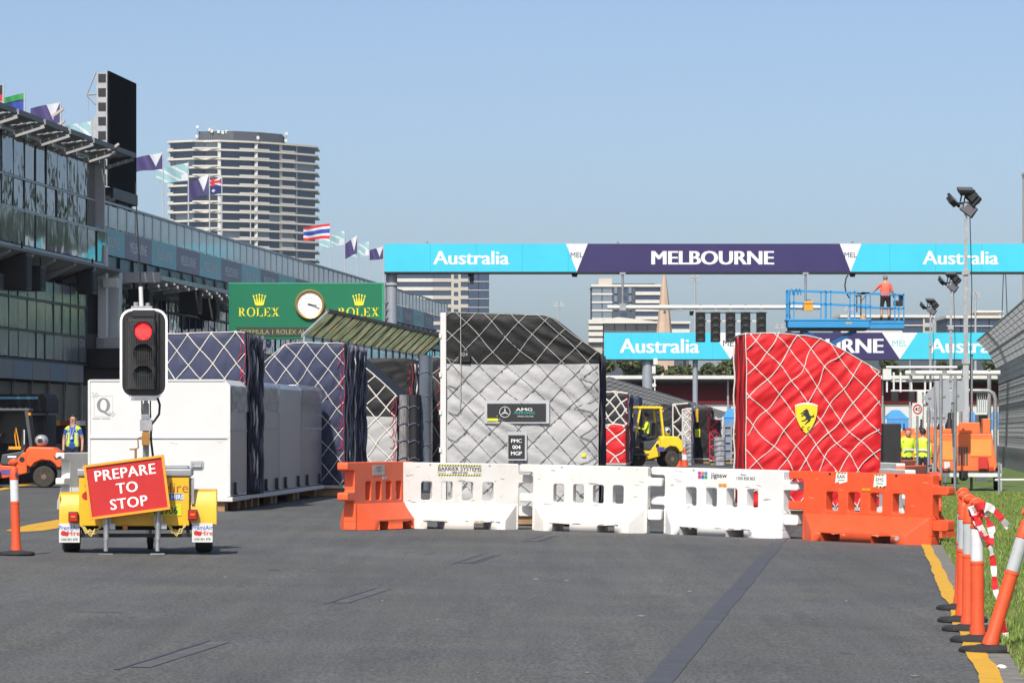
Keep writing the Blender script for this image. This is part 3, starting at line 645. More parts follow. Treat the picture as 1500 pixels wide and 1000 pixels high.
    ch = MB().lathe([(0.045, yb-0.002), (0.045, yb)], 16, (x(126), 0, z(726)), 'y').lathe([(0.035, yb-0.002), (0.035, yb)], 16, (x(129), 0, z(722)), 'y'); ch.build('cherry_mark', mat('cherry_red', (0.5, 0.02, 0.02), 0.5), bd)
    MB().prism([(x(124), z(712)), (x(126), z(706)), (x(128), z(713)), (x(130), z(708)), (x(131), z(716))], yb-0.002, yb).build('leaf_mark', mat('leaf_green', (0.10, 0.35, 0.05), 0.5), bd)
    # the board in front, resting on the jacks
    c0 = Vector((x(187), -0.24, z(713))); ang = math.radians(7.6)
    sg = thing('warning_board', 'tilted red board reading PREPARE TO STOP on the trailer', 'sign', tuple(t.matrix_basis @ c0))
    sg.location = Matrix.Translation(t.location) @ Matrix.Rotation(t.rotation_euler.z, 4, 'Z') @ c0; sg.rotation_euler = (math.radians(-4), -ang, 0)
    W, H = 111/s/2, 73/s/2
    MB().box(-W, W, 0, 0.012, -H, H).build('panel', mat('sign_red', (0.46, 0.012, 0.010), 0.4, var=0.06, scale=3, dirt=0.12, dcol=(0.5, 0.1, 0.08)), sg)
    fr = MB(); w = 0.028
    fr.box(-W-w, W+w, -0.02, 0.02, H, H+w).box(-W-w, W+w, -0.02, 0.02, -H-w, -H).box(-W-w, -W, -0.02, 0.02, -H, H).box(W, W+w, -0.02, 0.02, -H, H)
    fr.build('frame', mat('frame_yellow', (0.72, 0.30, 0.015), 0.45, var=0.1, dirt=0.3), sg)
    for sx_, q in (('PREPARE', 0.177), ('TO', 0.0), ('STOP', -0.177)): text(sx_, 0.122, M_wtxt, sg, (0.0, -0.003, q), bold=0.045, wide=1.0, space=1.08)
trailer()
# ================================================================ freight pallets under netted covers
def fabric(name, col, var=0.10, rough=0.62, dirt=0.12):
    return mat(name, col, rough, var=var, scale=2.2, bump=0.25, bscale=14, dirt=dirt, dcol=tuple(c*0.55+0.02 for c in col), spec=0.35)
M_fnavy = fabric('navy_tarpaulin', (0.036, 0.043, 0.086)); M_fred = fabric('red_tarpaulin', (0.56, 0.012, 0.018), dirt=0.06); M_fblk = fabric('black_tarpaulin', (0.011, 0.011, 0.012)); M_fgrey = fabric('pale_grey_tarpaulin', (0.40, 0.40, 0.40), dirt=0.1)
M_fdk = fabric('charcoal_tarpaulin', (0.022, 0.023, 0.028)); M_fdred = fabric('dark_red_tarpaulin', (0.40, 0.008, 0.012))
M_rope = mat('white_net_rope', (0.62, 0.59, 0.54), 0.75, var=0.12, scale=12); M_ropeg = mat('grey_net_rope', (0.20, 0.20, 0.195), 0.75, var=0.25, scale=12); M_ropel = mat('pale_grey_net_rope', (0.42, 0.41, 0.38), 0.75, var=0.25, scale=12)
M_ropek = mat('dark_net_rope', (0.03, 0.032, 0.05), 0.75, var=0.3); M_ropeb = mat('slate_net_rope', (0.13, 0.14, 0.19), 0.75, var=0.3); M_roper = mat('red_net_cord', (0.50, 0.02, 0.05), 0.7, var=0.2)
M_timber = mat('pallet_timber', (0.34, 0.21, 0.10), 0.8, var=0.3, scale=5, dirt=0.3); M_alu = mat('pallet_aluminium', (0.60, 0.60, 0.60), 0.4, 0.6, var=0.12, scale=5, dirt=0.3)
def interp(prof, x):
    if x <= prof[0][0]: return prof[0][1]
    for (a, b), (c, d) in zip(prof, prof[1:]):
        if x <= c: return b+(d-b)*(x-a)/max(1e-6, c-a)
    return prof[-1][1]
class Net:
    def __init__(s, pitch, k, warp, seed, off=(0, 0), bulge=0.03, wr=0.02, wdir=0.6, wscale=4.0): s.p = pitch; s.k = k; s.w = warp; s.sd = seed; s.off = off; s.b = bulge; s.wr = wr; s.wd = wdir; s.ws = wscale
    def warp(s, x, z):
        return (s.w*(noise.noise((x*0.75, z*0.75, s.sd))+0.35*noise.noise((x*2.1, z*2.1, s.sd+3))), s.w*(noise.noise((x*0.75, z*0.75, s.sd+20))+0.35*noise.noise((x*2.1, z*2.1, s.sd+27))))
    def ab(s, x, z):
        wx, wz = s.warp(x, z); x += wx+s.off[0]; z += wz+s.off[1]; return (x+z*s.k)/s.p, (x-z*s.k)/s.p
    def inv(s, A, B):
        x0 = (A+B)*s.p/2; z0 = (A-B)*s.p/(2*s.k); x, z = x0-s.off[0], z0-s.off[1]
        for _ in range(8): wx, wz = s.warp(x, z); x, z = x0-s.off[0]-wx, z0-s.off[1]-wz
        return x, z
    def disp(s, x, z):
        A, B = s.ab(x, z); v = s.b*(abs(math.sin(PI*A)*math.sin(PI*B))**0.6)
        c, d = math.cos(s.wd), math.sin(s.wd); al, ac = x*c+z*d, -x*d+z*c
        n1 = noise.noise((al*0.9, ac*s.ws, s.sd+40)); n2 = noise.noise((al*1.4+5, ac*s.ws*2.3, s.sd+50)); n3 = noise.noise((x*1.1, z*1.1, s.sd+60))
        n4 = noise.noise((x*1.3+9, z*1.3, s.sd+70)); rd = max(0.0, 1-3.2*abs(n1)); r2 = max(0.0, 1-3.0*abs(n2))
        return v+s.wr*(rd*0.55*(0.6+n4)+r2*0.28*(0.7-n4))+s.wr*0.6*n3
def cargo(name, label, D, pl, pr, prof_px, depth, mats, net, rz=0.0, zb=0.24, split=None, rope=M_rope, rope_r=0.017, left_w=0.0, group='netted freight pallets', res=0.045, side_net='right', ropes=True, cat='freight', bundle=True, hem=True, rope2=None, zrope=None):
    """front face at distance D between pixels pl..pr; prof_px = top outline; mats = [cover, lower cover, side]"""
    s = F/D; x0 = X(pl, D); t = thing(name, label, cat, (x0, D, gz(x0, D)), rz, group); W = (pr-pl)/s/math.cos(rz); g0 = gz(x0, D)
    prof = [((p-pl)/s/math.cos(rz), Z(y, D)-g0) for p, y in prof_px]
    top = lambda x: interp(prof, x)+0.018*noise.noise((x*2.3, net.sd, 4.0))
    sp = None if split is None else Z(split, D)-g0
    def edge(x, z, a, b, T): return min(1.0, max(0.0, min((x-a)/0.10, (b-x)/0.10, (T-z)/0.10, 1.0)))
    def wob(x, y, z): v = noise.noise_vector((x*1.6+net.sd, y*1.6, z*1.6)); return v*0.022
    def fp(x, z, extra=0.0):
        T = top(x); d = net.disp(x, z)*edge(x, z, 0, W, T)+extra; w = wob(x, 0, z); return (x+w.x, -d+w.y, z+w.z)
    c = MB(); nx = max(8, int(W/res))
    if sp: n1 = max(4, int((sp-zb)/res)); n2 = max(4, int((max(q[1] for q in prof)-sp)/res))
    else: n1 = 0; n2 = max(8, int((max(q[1] for q in prof)-zb)/res))
    xs = [W*i/nx for i in range(nx+1)]
    def zrow(x, j):
        if j < n1: return zb+(sp-zb)*j/n1
        a = sp if sp else zb; return a+(top(x)-a)*(j-n1)/n2
    c.grid(lambda a, b: fp(a*W, zrow(a*W, round(b*(n1+n2)))), nx, n1+n2, mf=lambda i, j: (1 if j < n1 else 0))
    ny = max(6, int(depth/0.12))
    def side(xx, sgn):
        T = top(xx); nz = 30
        def fn(a, b):
            y = a*depth; z = zb+(T-zb)*b; w = wob(xx, y, z); d = sgn*0.03*noise.noise((y*3, z*0.8, net.sd+8))*min(1, y/0.15); return (xx+w.x+d, y+w.y, z+w.z)
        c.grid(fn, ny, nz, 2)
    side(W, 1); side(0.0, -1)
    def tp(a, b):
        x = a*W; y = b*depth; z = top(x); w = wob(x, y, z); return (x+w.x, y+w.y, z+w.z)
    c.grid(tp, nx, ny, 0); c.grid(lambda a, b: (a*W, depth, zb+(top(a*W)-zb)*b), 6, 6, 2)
    cov = c.build('cover', mats, t, fix=False, smooth='all')
    # pallet sheet and timbers underneath
    p = MB().box(-0.03, W+0.03, -0.03, depth+0.03, zb-0.075, zb-0.01).build('pallet', M_alu, t)
    for k in range(3):
        yy = 0.05+k*(depth-0.25)/2; MB().box(0.02, W-0.02, yy, yy+0.14, 0.0, zb-0.077).build('timber', M_timber, t)
    if ropes:
        r = MB(); corners = [net.ab(x, z) for x in (0, W*.5, W) for z in (zb, (zb+top(x))/2, top(x))]
        a0, a1 = math.floor(min(q[0] for q in corners))-1, math.ceil(max(q[0] for q in corners))+1
        b0, b1 = math.floor(min(q[1] for q in corners))-1, math.ceil(max(q[1] for q in corners))+1
        def run(fn, t0, t1):
            pts = []; st = 0.12; mi_ = 0
            k = t0
            while k <= t1+1e-6:
                x, z = fn(k)
                if 0.0 <= x <= W and zb-0.05 <= z <= top(x)+0.01:
                    pts.append(fp(x, z, 0.012)); lo = 1 if (rope2 and sp and z < sp) else 0
                    if len(pts) == 1: mi_ = lo
                    elif lo != mi_: r.tube(pts, rope_r, 5, mi_); pts = [pts[-1]]; mi_ = lo
                else:
                    if len(pts) > 1: r.tube(pts, rope_r*rr.uniform(.9, 1.1), 5, mi_)
                    pts = []
                k += st
            if len(pts) > 1: r.tube(pts, rope_r, 5, mi_)
        for A in range(a0, a1+1): run(lambda q: net.inv(A, q), b0, b1)
        for B in range(b0, b1+1): run(lambda q: net.inv(q, B), a0, a1)
        n = r.build('cargo_net', [rope, rope2 or rope], t, fix=False, smooth='all')
        e = MB()                        # border rope along the top edge and down the corners
        e.tube([fp(W*k/40, top(W*k/40)-0.01, 0.012) for k in range(41)], rope_r, 5)
        if hem: e.tube([fp(0.0, zb+(top(0)-zb)*k/30, 0.012) for k in range(31)], rope_r, 5)
        e.build('edge_rope', rope, t, fix=False, smooth='all')
    if bundle:                          # the gathered net hanging down the visible side
        b = MB(); q = random.Random(net.sd); T = top(W); n = 26
        for i in range(n):
            y = 0.03+(depth-0.06)*(i+q.random()*.7)/n; ph = q.random()*6; am = 0.02+0.03*q.random()
            pts = [(W+0.035+0.02*math.sin(z_*7+ph)+0.015*q.random(), y+am*math.sin(z_*4.3+ph), z_) for z_ in [zb+(T-0.02-zb)*k/24 for k in range(25)]]
            b.tube(pts, 0.018+0.012*q.random(), 5, 0 if q.random() < 0.55 else (1 if q.random() < 0.8 else 2))
        tag(b.build('gathered_net', [M_ropek, M_ropeb, M_rope], t, fix=False, smooth='all'), kind='stuff')
        b = MB()
        for i in range(6):
            zz = zb+(T-zb)*(0.12+0.15*i); b.tube([fp(W-0.10+0.08*k/4-0.03*abs(2-k), zz+0.05*math.sin(k*2+i)+0.05*(k-2), 0.02) for k in range(6)], 0.007, 5)
        b.tube([fp(W-0.02-0.02*math.sin(k*.9), zb+(T-zb)*k/30, 0.02) for k in range(31)], 0.006, 5)
        b.build('red_lashing', M_roper, t, fix=False, smooth='all')
    t['w'] = W; return t, fp, top, W, s, g0
# --- the pale grey and black pallet in the middle
nm = Net(0.42, 1.00, 0.08, 3.3, (0.1, 0.2), 0.014, 0.085, -0.55, 6.5)
DM = 59.3
mt, mfp, mtop, MW, ms, mg = cargo('freight_pallet', 'tall freight pallet under a pale grey cover with black top half', DM, 654, 877, [(654, 458), (795, 459), (808, 463), (877, 517)], 3.1, [M_fblk, M_fgrey, M_fdk], nm, rz=RZ*0.45, split=533, rope=M_ropel, rope2=M_ropeg, rope_r=0.0062, hem=False, bundle=False)
ml = lambda px: (px-654)/ms
mz = lambda py: Z(py, DM)-mg
b = MB()                                # dark rope zig-zag on the right edge and the dark netted side
q = random.Random(5)
for i in range(22):
    y = 0.05+3.0*(i+q.random())/22; ph = q.random()*6; b.tube([(MW+0.03+0.02*math.sin(z_*6+ph), y+0.03*math.sin(z_*4+ph), z_) for z_ in [0.25+(mtop(MW)-0.27)*k/16 for k in range(17)]], 0.02, 5)
tag(b.build('gathered_net', M_ropek, mt, fix=False, smooth='all'), kind='stuff')
b = MB()
for i in range(5):
    z0 = mz(545)-i*0.46; b.tube([mfp(MW-0.02, z0+0.10, 0.02), mfp(MW-0.16, z0-0.02, 0.02), mfp(MW-0.30-0.1*(i % 2), z0-0.10, 0.02), mfp(MW-0.12, z0-0.16, 0.02), mfp(MW-0.02, z0-0.30, 0.02)], 0.0065, 5)
for i in range(6):
    z0 = mz(525)-i*0.42; b.tube([mfp(0.02, z0, 0.02), mfp(0.16, z0-0.05, 0.025), mfp(0.30, z0+0.10, 0.02)], 0.006, 5)
pieces(b, 'tie_rope', M_ropeg, mt, fix=False, smooth='all')
MB().box(ml(645), ml(655)-0.012, -0.03, 0.10, 0.22, mz(458)).build('corner_post', M_white, mt, bev=0.012)
for k, py in enumerate((488, 545, 600, 655)): MB().box(ml(643.5), ml(647), -0.05, -0.028, mz(py+7), mz(py)).build('post_clip', M_white, mt)
sg = MB().box(ml(714), ml(800), -0.075, -0.065, mz(617), mz(591)).build('name_panel', M_ktxt, mt)
MB().box(ml(710), ml(805), -0.064, -0.058, mz(620), mz(586)).build('clear_pocket', mat('pocket_film', (0.44, 0.45, 0.47), 0.2, var=0.1), mt)
b = MB(); cx_, cz_ = ml(740), mz(603.5); R_ = 0.083
b.tube([(cx_+R_*math.cos(2*PI*k/28), -0.078, cz_+R_*math.sin(2*PI*k/28)) for k in range(29)], 0.007, 6)
for a in (90, 210, 330):
    a = math.radians(a); p_ = (math.cos(a), math.sin(a)); n_ = (-p_[1]*0.016, p_[0]*0.016)
    b.add([(cx_+n_[0], -0.078, cz_+n_[1]), (cx_-n_[0], -0.078, cz_-n_[1]), (cx_+p_[0]*R_, -0.078, cz_+p_[1]*R_)], [(0,1,2)])
b.build('star_emblem', mat('silver_print', (0.62, 0.63, 0.64), 0.35, 0.3), sg, fix=False)
M_teal = mat('teal_print', (0.03, 0.30, 0.26), 0.5)
text('AMG', 0.045, M_wtxt, sg, (ml(768), -0.078, mz(599.5)), bold=0.05, wide=1.9); text('PETRONAS', 0.04, M_teal, sg, (ml(769), -0.078, mz(604.5)), bold=0.04, wide=1.15); text('FORMULA ONE TEAM', 0.018, M_wtxt, sg, (ml(770), -0.078, mz(609.5)), wide=1.0)
MB().box(ml(714), ml(730), -0.079, -0.0755, mz(616.5), mz(612.5)).build('yellow_tag', mat('tag_yellow', (0.62, 0.66, 0.03), 0.5), sg)
cd = MB().box(ml(745), ml(769), -0.09, -0.08, mz(671), mz(637)).build('identity_card', M_ktxt, mt)
MB().box(ml(744), ml(772), -0.079, -0.072, mz(674), mz(632)).build('clear_pocket', MATS['pocket_film'], mt)
for s_, py in (('PMC', 645.3), ('004', 654.5), ('MGP', 663.5)): text(s_, 0.058, M_wtxt, cd, (ml(757), -0.0925, mz(py)), bold=0.025, wide=1.05)
text('024', 0.055, M_ropel, mt, (ml(680), -0.075, mz(519)), bold=0.0); MB().box(ml(672), ml(689), -0.072, -0.07, mz(530), mz(514)).build('stencil_patch', M_fblk, mt)
MB().box(ml(852), ml(858), -0.06, -0.055, mz(669), mz(663)).build('paper_tag', MATS['tag_yellow'], mt)
MB().tube([(ml(675), -0.05, mz(457)), (ml(675.5), -0.075, mz(520)), (ml(674), -0.07, mz(600))], 0.006, 5).build('hanging_cord', M_ropel, mt)
# --- the red pallet on the right
nf = Net(0.43, 0.82, 0.20, 9.1, (0.3, 0.0), 0.025, 0.10, 0.72, 5.5); DR = 65.5
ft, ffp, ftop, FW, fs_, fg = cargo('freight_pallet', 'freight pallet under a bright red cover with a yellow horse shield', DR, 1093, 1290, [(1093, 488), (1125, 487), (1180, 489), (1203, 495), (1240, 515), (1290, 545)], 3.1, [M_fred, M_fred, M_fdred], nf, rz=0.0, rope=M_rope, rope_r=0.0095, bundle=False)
fl = lambda px: (px-1093)/fs_
fz = lambda py: Z(py, DR)-fg
b = MB()                                # the standing folds left of the front
for i in range(2):
    xx = -0.015-0.015*i; b.tube([(xx+0.012*math.sin(k*.8+i), 0.5+1.2*i-0.02*math.sin(k*.5+i*2), 0.24+(fz(489)-0.26)*k/20) for k in range(21)], [0.022+0.008*math.sin(k*.9+i) for k in range(21)], 6)
b.build('side_folds', M_fdred, ft, fix=False, smooth='all')
MB().tube([(-0.03+0.012*math.sin(k*1.1), 3.0, 0.25+(fz(492)-0.27)*k/24) for k in range(25)], 0.016, 6).tube([(0.0, -0.03, fz(489)), (0.0, 1.5, fz(487)), (-0.03, 3.0, fz(488))], 0.016, 6).build('edge_rope', M_rope, ft, fix=False, smooth='all')
# shield emblem
def shield():
    cx, w, zt, zb = fl(1180.5), 0.195, fz(595), fz(635); P = []
    for k in range(9): a = -1+2*k/8; P.append((cx+a*w, zt+0.035*(1-a*a)))
    for k in range(1, 10): a = k/10; P.append((cx+w*math.cos(a*PI/2)**0.75, zt+(zb-zt)*a**0.9))
    P.append((cx, zb))
    for k in range(9, 0, -1): a = k/10; P.append((cx-w*math.cos(a*PI/2)**0.75, zt+(zb-zt)*a**0.9))
    y = -0.085
    so_ = MB().prism(P, y, y+0.012).build('shield', mat('shield_yellow', (0.72, 0.60, 0.02), 0.5, var=0.08), ft)
    b = MB(); w2 = w*1.02
    b.add([(cx-w2, y-0.002, zt), (cx-w2, y-0.002, zt+0.022)]+[(cx+(-1+2*k/8)*w2, y-0.002, zt+0.022+0.045*(1-(-1+2*k/8)**2)) for k in range(1, 8)]+[(cx+w2, y-0.002, zt+0.022), (cx+w2, y-0.002, zt)]+[(cx+(-1+2*k/8)*w2, y-0.002, zt+0.036*(1-(-1+2*k/8)**2)) for k in range(7, 0, -1)], [tuple(range(18))])
    b.build('shield_band', mat('band_white', (0.72, 0.72, 0.70), 0.5), so_, fix=False)
    # rearing horse outline, units of the shield (x right, y up)
    H = [(-0.10, 0.78), (-0.02, 0.90), (0.02, 0.83), (0.10, 0.84), (0.20, 0.70), (0.24, 0.52), (0.30, 0.36), (0.40, 0.24), (0.52, 0.20), (0.66, 0.30), (0.74, 0.46), (0.70, 0.24), (0.80, 0.18), (0.62, 0.10), (0.50, 0.06), (0.40, -0.02), (0.42, -0.14), (0.32, -0.28), (0.20, -0.36), (0.06, -0.44), (-0.06, -0.56), (-0.16, -0.60), (-0.10, -0.48), (0.0, -0.36), (0.10, -0.26), (0.16, -0.14), (0.06, -0.10), (-0.06, -0.20), (-0.22, -0.26), (-0.38, -0.26), (-0.42, -0.34), (-0.46, -0.22), (-0.24, -0.16), (-0.10, -0.08), (-0.02, 0.04), (-0.08, 0.16), (-0.16, 0.26), (-0.30, 0.24), (-0.42, 0.14), (-0.48, 0.20), (-0.36, 0.32), (-0.20, 0.38), (-0.34, 0.44), (-0.50, 0.38), (-0.54, 0.46), (-0.40, 0.54), (-0.20, 0.52), (-0.10, 0.58), (-0.20, 0.60), (-0.30, 0.56), (-0.34, 0.62), (-0.22, 0.72)]
    s1, s2 = w*0.95, (zt-zb)*0.40; zc = (zt+zb)/2+0.03
    MB().prism([(cx+px*s1, zc+py*s2) for px, py in H], y-0.006, y-0.002).build('horse', M_ktxt, so_)
    for i, (dx, dz) in enumerate(((-0.055, -0.17), (0.045, -0.18))):
        MB().tube([(cx+dx+0.022*math.cos(a), y-0.004, zc+dz+0.026*math.sin(a)) for a in [0.7+k*0.55 for k in range(9)]], 0.006, 5).build('letter_stroke', M_ktxt, so_)
shield()
# --- the two navy pallets on the left
nn = Net(0.43, 0.80, 0.07, 5.5, (0.25, 0.1), 0.02, 0.06, 1.45, 5.0)
cargo('freight_pallet', 'navy netted freight pallet rising behind the white case with the Q logo', 67.45, 226, 361, [(226, 489), (250, 487), (345, 486), (361, 488)], 1.65, [M_fnavy, M_fnavy, M_fnavy], nn, rz=RZ, rope_r=0.0088)
nn2 = Net(0.45, 0.82, 0.08, 6.5, (0.0, 0.35), 0.02, 0.06, 1.2, 5.0)
cargo('freight_pallet', 'navy netted freight pallet with a slanted shoulder behind the silver cases', 80.0, 374, 506, [(374, 540), (384, 532), (418, 504), (430, 502), (495, 502), (506, 504)], 3.1, [M_fnavy, M_fnavy, M_fnavy], nn2, rz=RZ, rope_r=0.0098)
# --- black and grey pallet with a strongly slanted top
ng = Net(0.50, 0.85, 0.14, 8.2, (0.1, 0.4), 0.03, 0.03, 0.5, 3.2)
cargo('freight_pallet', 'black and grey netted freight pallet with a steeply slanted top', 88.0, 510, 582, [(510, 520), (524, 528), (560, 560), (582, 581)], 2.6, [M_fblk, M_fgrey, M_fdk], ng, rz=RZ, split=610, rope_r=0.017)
MB_ = None
nb = Net(1.0, 0.7, 0.3, 12.2, (0, 0), 0.05, 0.05, 0.1, 2.5)
cargo('freight_pallet', 'low black covered freight pallet behind the slanted black and grey one', 97.0, 528, 606, [(528, 528), (545, 524), (600, 526), (606, 532)], 3.0, [M_fblk, M_fblk, M_fblk], nb, rz=RZ, ropes=False, rope_r=0.014)
cargo('freight_pallet', 'dark freight pallet squeezed against the left of the grey and black one', 100.0, 606, 648, [(606, 528), (640, 522), (648, 524)], 3.0, [M_fdk, M_fdk, M_fdk], Net(0.8, 0.7, 0.2, 14.2, (0, 0), 0.05, 0.04, 1.4, 2.5), rz=RZ, rope=M_ropel, rope_r=0.012)
# tall grey plastic-wrapped bundle between them
M_film = mat('stretch_film', (0.10, 0.12, 0.15), 0.18, var=0.35, scale=3, bump=0.6, bscale=9, stretch=(3, 3, 0.3))
def wrapped(label, D, p0, p1, y0, m, depth=0.7, zbase=0.05, name='wrapped_bundle', grp_='wrapped bundles among the freight'):
    s = F/D; x0 = X(p0, D); g = gz(x0, D); W = (p1-p0)/s; H = Z(y0, D)-g; t = thing(name, label, 'bundle', (x0, D, g), RZ, grp_)
    b = MB(); n = 24
    P = [(W/2+W/2*math.copysign(abs(math.cos(a))**0.5, math.cos(a)), depth/2+depth/2*math.copysign(abs(math.sin(a))**0.5, math.sin(a))) for a in [2*PI*k/n for k in range(n)]]
    def fn(a, c):
        p = P[round(a*n) % n]; z = zbase+(H-zbase)*c; w = 0.03*noise.noise((p[0]*4, p[1]*4+z*0.6, D)); return (p[0]+w, p[1]+w, z)
    b.grid(fn, n, 20); b.add([fn(k/n, 1.0) for k in range(n)], [tuple(range(n))]); b.build('film', m, t, smooth=40)
    b = MB()
    for k in range(5): z_ = zbase+(H-zbase)*(0.15+0.18*k); b.tube([(p[0]+0.01*(p[0]-W/2), p[1]-0.012, z_+0.03*math.sin(i)) for i, p in enumerate(P[n//2-1:]+P[:1])], 0.012, 5)
    b.build('strap', M_ropeb, t, fix=False); return t
wrapped('shiny dark bundle wrapped in grey film, tall, left of the grey and black pallet', 86.0, 612, 630, 520, M_film)
wrapped('lower dark film-wrapped bundle beside the slanted pallet', 85.5, 597, 612, 578, M_fdk, name='wrapped_bundle')
wrapped('white-topped clear wrapped bundle of cords at the slanted pallet corner', 86.5, 583, 597, 578, mat('clear_wrap', (0.26, 0.25, 0.26), 0.2, var=0.6, scale=9, bump=0.7, bscale=12, stretch=(3, 3, 0.4)))
# ================================================================ rigid cases along the left
M_case = mat('case_white', (0.63, 0.63, 0.62), 0.42, var=0.04, scale=1.2, dirt=0.08, dcol=(0.4, 0.38, 0.34)); M_silver = mat('case_silver', (0.29, 0.315, 0.36), 0.30, 0.55, var=0.10, scale=1.3, dirt=0.15, stretch=(1, 1, 0.35))
M_wrapc = mat('crinkled_wrap', (0.36, 0.40, 0.45), 0.12, 0.3, var=0.4, scale=4, bump=0.9, bscale=7, alpha=0.45)
M_latch = mat('latch_black', (0.02, 0.02, 0.02), 0.4)
def case(name, label, Da, Db_, u, wid, H, m, zb=0.26, chamfer=0.10, wrap=True, cat='case', nlatch=2, band=True):
    xa = -4.88+0.0594*(Da-65)+u; g = gz(xa, Da); L = (Db_-Da)*1.0018; t = thing(name, label, cat, (xa, Da, g), -math.atan(0.0594), 'rigid freight cases along the left')
    P = [(-wid, zb), (0, zb), (0, H-chamfer), (-chamfer, H), (-wid, H)]
    MB().prism(P, 0, L).build('body', m, t, bev=0.012)
    MB().box(-wid-0.04, 0.05, -0.05, L+0.02, zb-0.09, zb-0.012).build('pallet', M_white, t, bev=0.008)
    for k in range(3):
        xx = -0.10-k*(wid-0.3)/2
        for ya in (0.03, L-0.5): MB().box(xx-0.13, xx, ya, ya+0.42, 0, zb-0.092).build('timber', M_timber, t)
    if band:
        for k, zz in ((0, 0.80), (1, 0.56)): MB().box(0.001, 0.010, 0.02, L-0.02, zb+(H-zb)*zz, zb+(H-zb)*zz+0.045).build('side_band', M_greyp, t)
    for k in range(nlatch):
        yy = L*(0.22+0.6*k/max(1, nlatch-1)); MB().box(0.0, 0.05, yy-0.03, yy+0.03, zb+0.02, zb+0.24).box(0.05, 0.065, yy-0.05, yy+0.05, zb+0.02, zb+0.06).build('latch', M_latch, t)
    if wrap:
        b = MB(); b.grid(lambda a, c: (0.03+0.03*noise.noise((a*5, c*4, Da)), 0.01+a*(L-0.02), H-chamfer*0.6-0.48*c+0.04*noise.noise((a*6, c, Da+3))), 16, 8); b.build('plastic_wrap', M_wrapc, t, fix=False, smooth='all')
    return t
qc = case('freight_case', 'big white freight case printed with a grey Q logo', 65.0, 67.2, 0.0, 2.47, 2.28, M_case, wrap=False, nlatch=1, band=False)
def qz(py): return Z(py, 65.0)-gz(-4.88, 65)
def qx(px): return X(px, 65.0)+4.88
MB().box(-2.46, -0.02, -0.022, 0.004, qz(642), qz(637.5)).build('rail', M_case, qc, bev=0.004)
MB().box(-2.48, -2.44, -0.016, 0.03, 0.26, 2.27).box(-0.05, 0.004, -0.016, 0.03, 0.26, 2.17).box(-2.44, -0.1, -0.016, 0.03, 2.255, 2.285).box(-2.44, -0.05, -0.016, 0.03, 0.25, 0.29).build('edge_trim', M_white, qc)
M_qg = mat('logo_grey', (0.20, 0.21, 0.23), 0.5); M_qg2 = mat('logo_light_grey', (0.42, 0.43, 0.44), 0.5)
b = MB(); n = 28; c_, d_ = qx(150), qz(593)
vs = []
for k in range(n):
    a = 2*PI*k/n; vs.append((c_+0.115*math.cos(a), -0.006, d_+0.125*math.sin(a)))
for k in range(n):
    a = 2*PI*k/n; vs.append((c_+0.06*math.cos(a), -0.006, d_+0.105*math.sin(a)))
b.add(vs, [(k, (k+1) % n, (k+1) % n+n, k+n) for k in range(n)]); b.add([(c_-0.06, -0.007, d_-0.07), (c_+0.0, -0.007, d_-0.09), (c_+0.10, -0.007, d_-0.16), (c_+0.15, -0.007, d_-0.15), (c_+0.09, -0.007, d_-0.18), (c_-0.02, -0.007, d_-0.12)], [tuple(range(6))])
b.build('letter_q', M_qg, qc, fix=False)
b = MB(); w = 0.165
for k in range(1): b.box(c_-w, c_+w, -0.003, -0.001, d_-0.20, d_-0.194).box(c_-w, c_-w+0.006, -0.003, -0.001, d_-0.19, d_+0.16).box(c_-w, c_+w, -0.003, -0.001, d_+0.154, d_+0.16).box(c_+w-0.006, c_+w, -0.003, -0.001, d_-0.16, d_+0.15)
for i in range(4):
    for j in range(3):
        if (i+j) % 2 == 0: b.box(c_-0.20+0.03*i, c_-0.172+0.03*i, -0.003, -0.001, d_+0.13+0.03*j, d_+0.158+0.03*j).box(c_+0.09+0.03*i, c_+0.118+0.03*i, -0.003, -0.001, d_-0.20+0.03*j, d_-0.172+0.03*j)
b.build('chequer_mark', M_qg2, qc); MB().box(c_-0.19, c_-0.05, -0.003, -0.001, d_-0.24, d_-0.228).box(c_-0.03, c_+0.12, -0.003, -0.001, d_-0.24, d_-0.228).build('caption_mark', M_qg, qc)
MB().tube([(qx(282), -0.03, qz(677)), (qx(282), -0.05, qz(683)), (qx(295), -0.05, qz(683)), (qx(295), -0.03, qz(677))], 0.012, 6).box(qx(279), qx(298), -0.022, -0.014, qz(685), qz(675)).build('handle', M_greyp, qc)
b = MB()
for px, py in ((249, 648), (255, 649), (318, 647), (322, 646)): b.add([(qx(px), -0.004, qz(py)), (qx(px+5), -0.004, qz(py+.6)), (qx(px+3), -0.004, qz(py+1.4))], [(0,1,2)])
b.build('scratch', M_qg2, qc, fix=False)
MB().box(0.001, 0.008, 0.06, 2.16, 0.30, 2.16).build('side_panel', M_silver, qc)
for zz in (0.80, 0.56): MB().box(0.009, 0.018, 0.06, 2.16, 0.26+2.0*zz, 0.30+2.0*zz).build('side_band', M_greyp, qc)
b = MB(); b.grid(lambda a, c: (0.03+0.03*noise.noise((a*5, c*4, 2)), 0.05+a*2.1, 2.17-0.45*c+0.04*noise.noise((a*6, c, 3))), 16, 8); b.build('plastic_wrap', M_wrapc, qc, fix=False, smooth='all')
case('freight_case', 'silver case just right of the first gathered net', 69.2, 71.95, 0.0, 2.4, 2.30, M_silver)
case('freight_case', 'smooth silver case between two plastic-wrapped cases', 72.05, 75.6, 0.0, 2.4, 2.30, mat('case_pale_silver', (0.35, 0.38, 0.43), 0.30, 0.5, var=0.08, scale=1.3, stretch=(1, 1, 0.3)), wrap=False, band=False)
case('freight_case', 'silver case under crinkled plastic next to the second navy pallet', 75.7, 79.4, 0.0, 2.4, 2.32, M_silver)
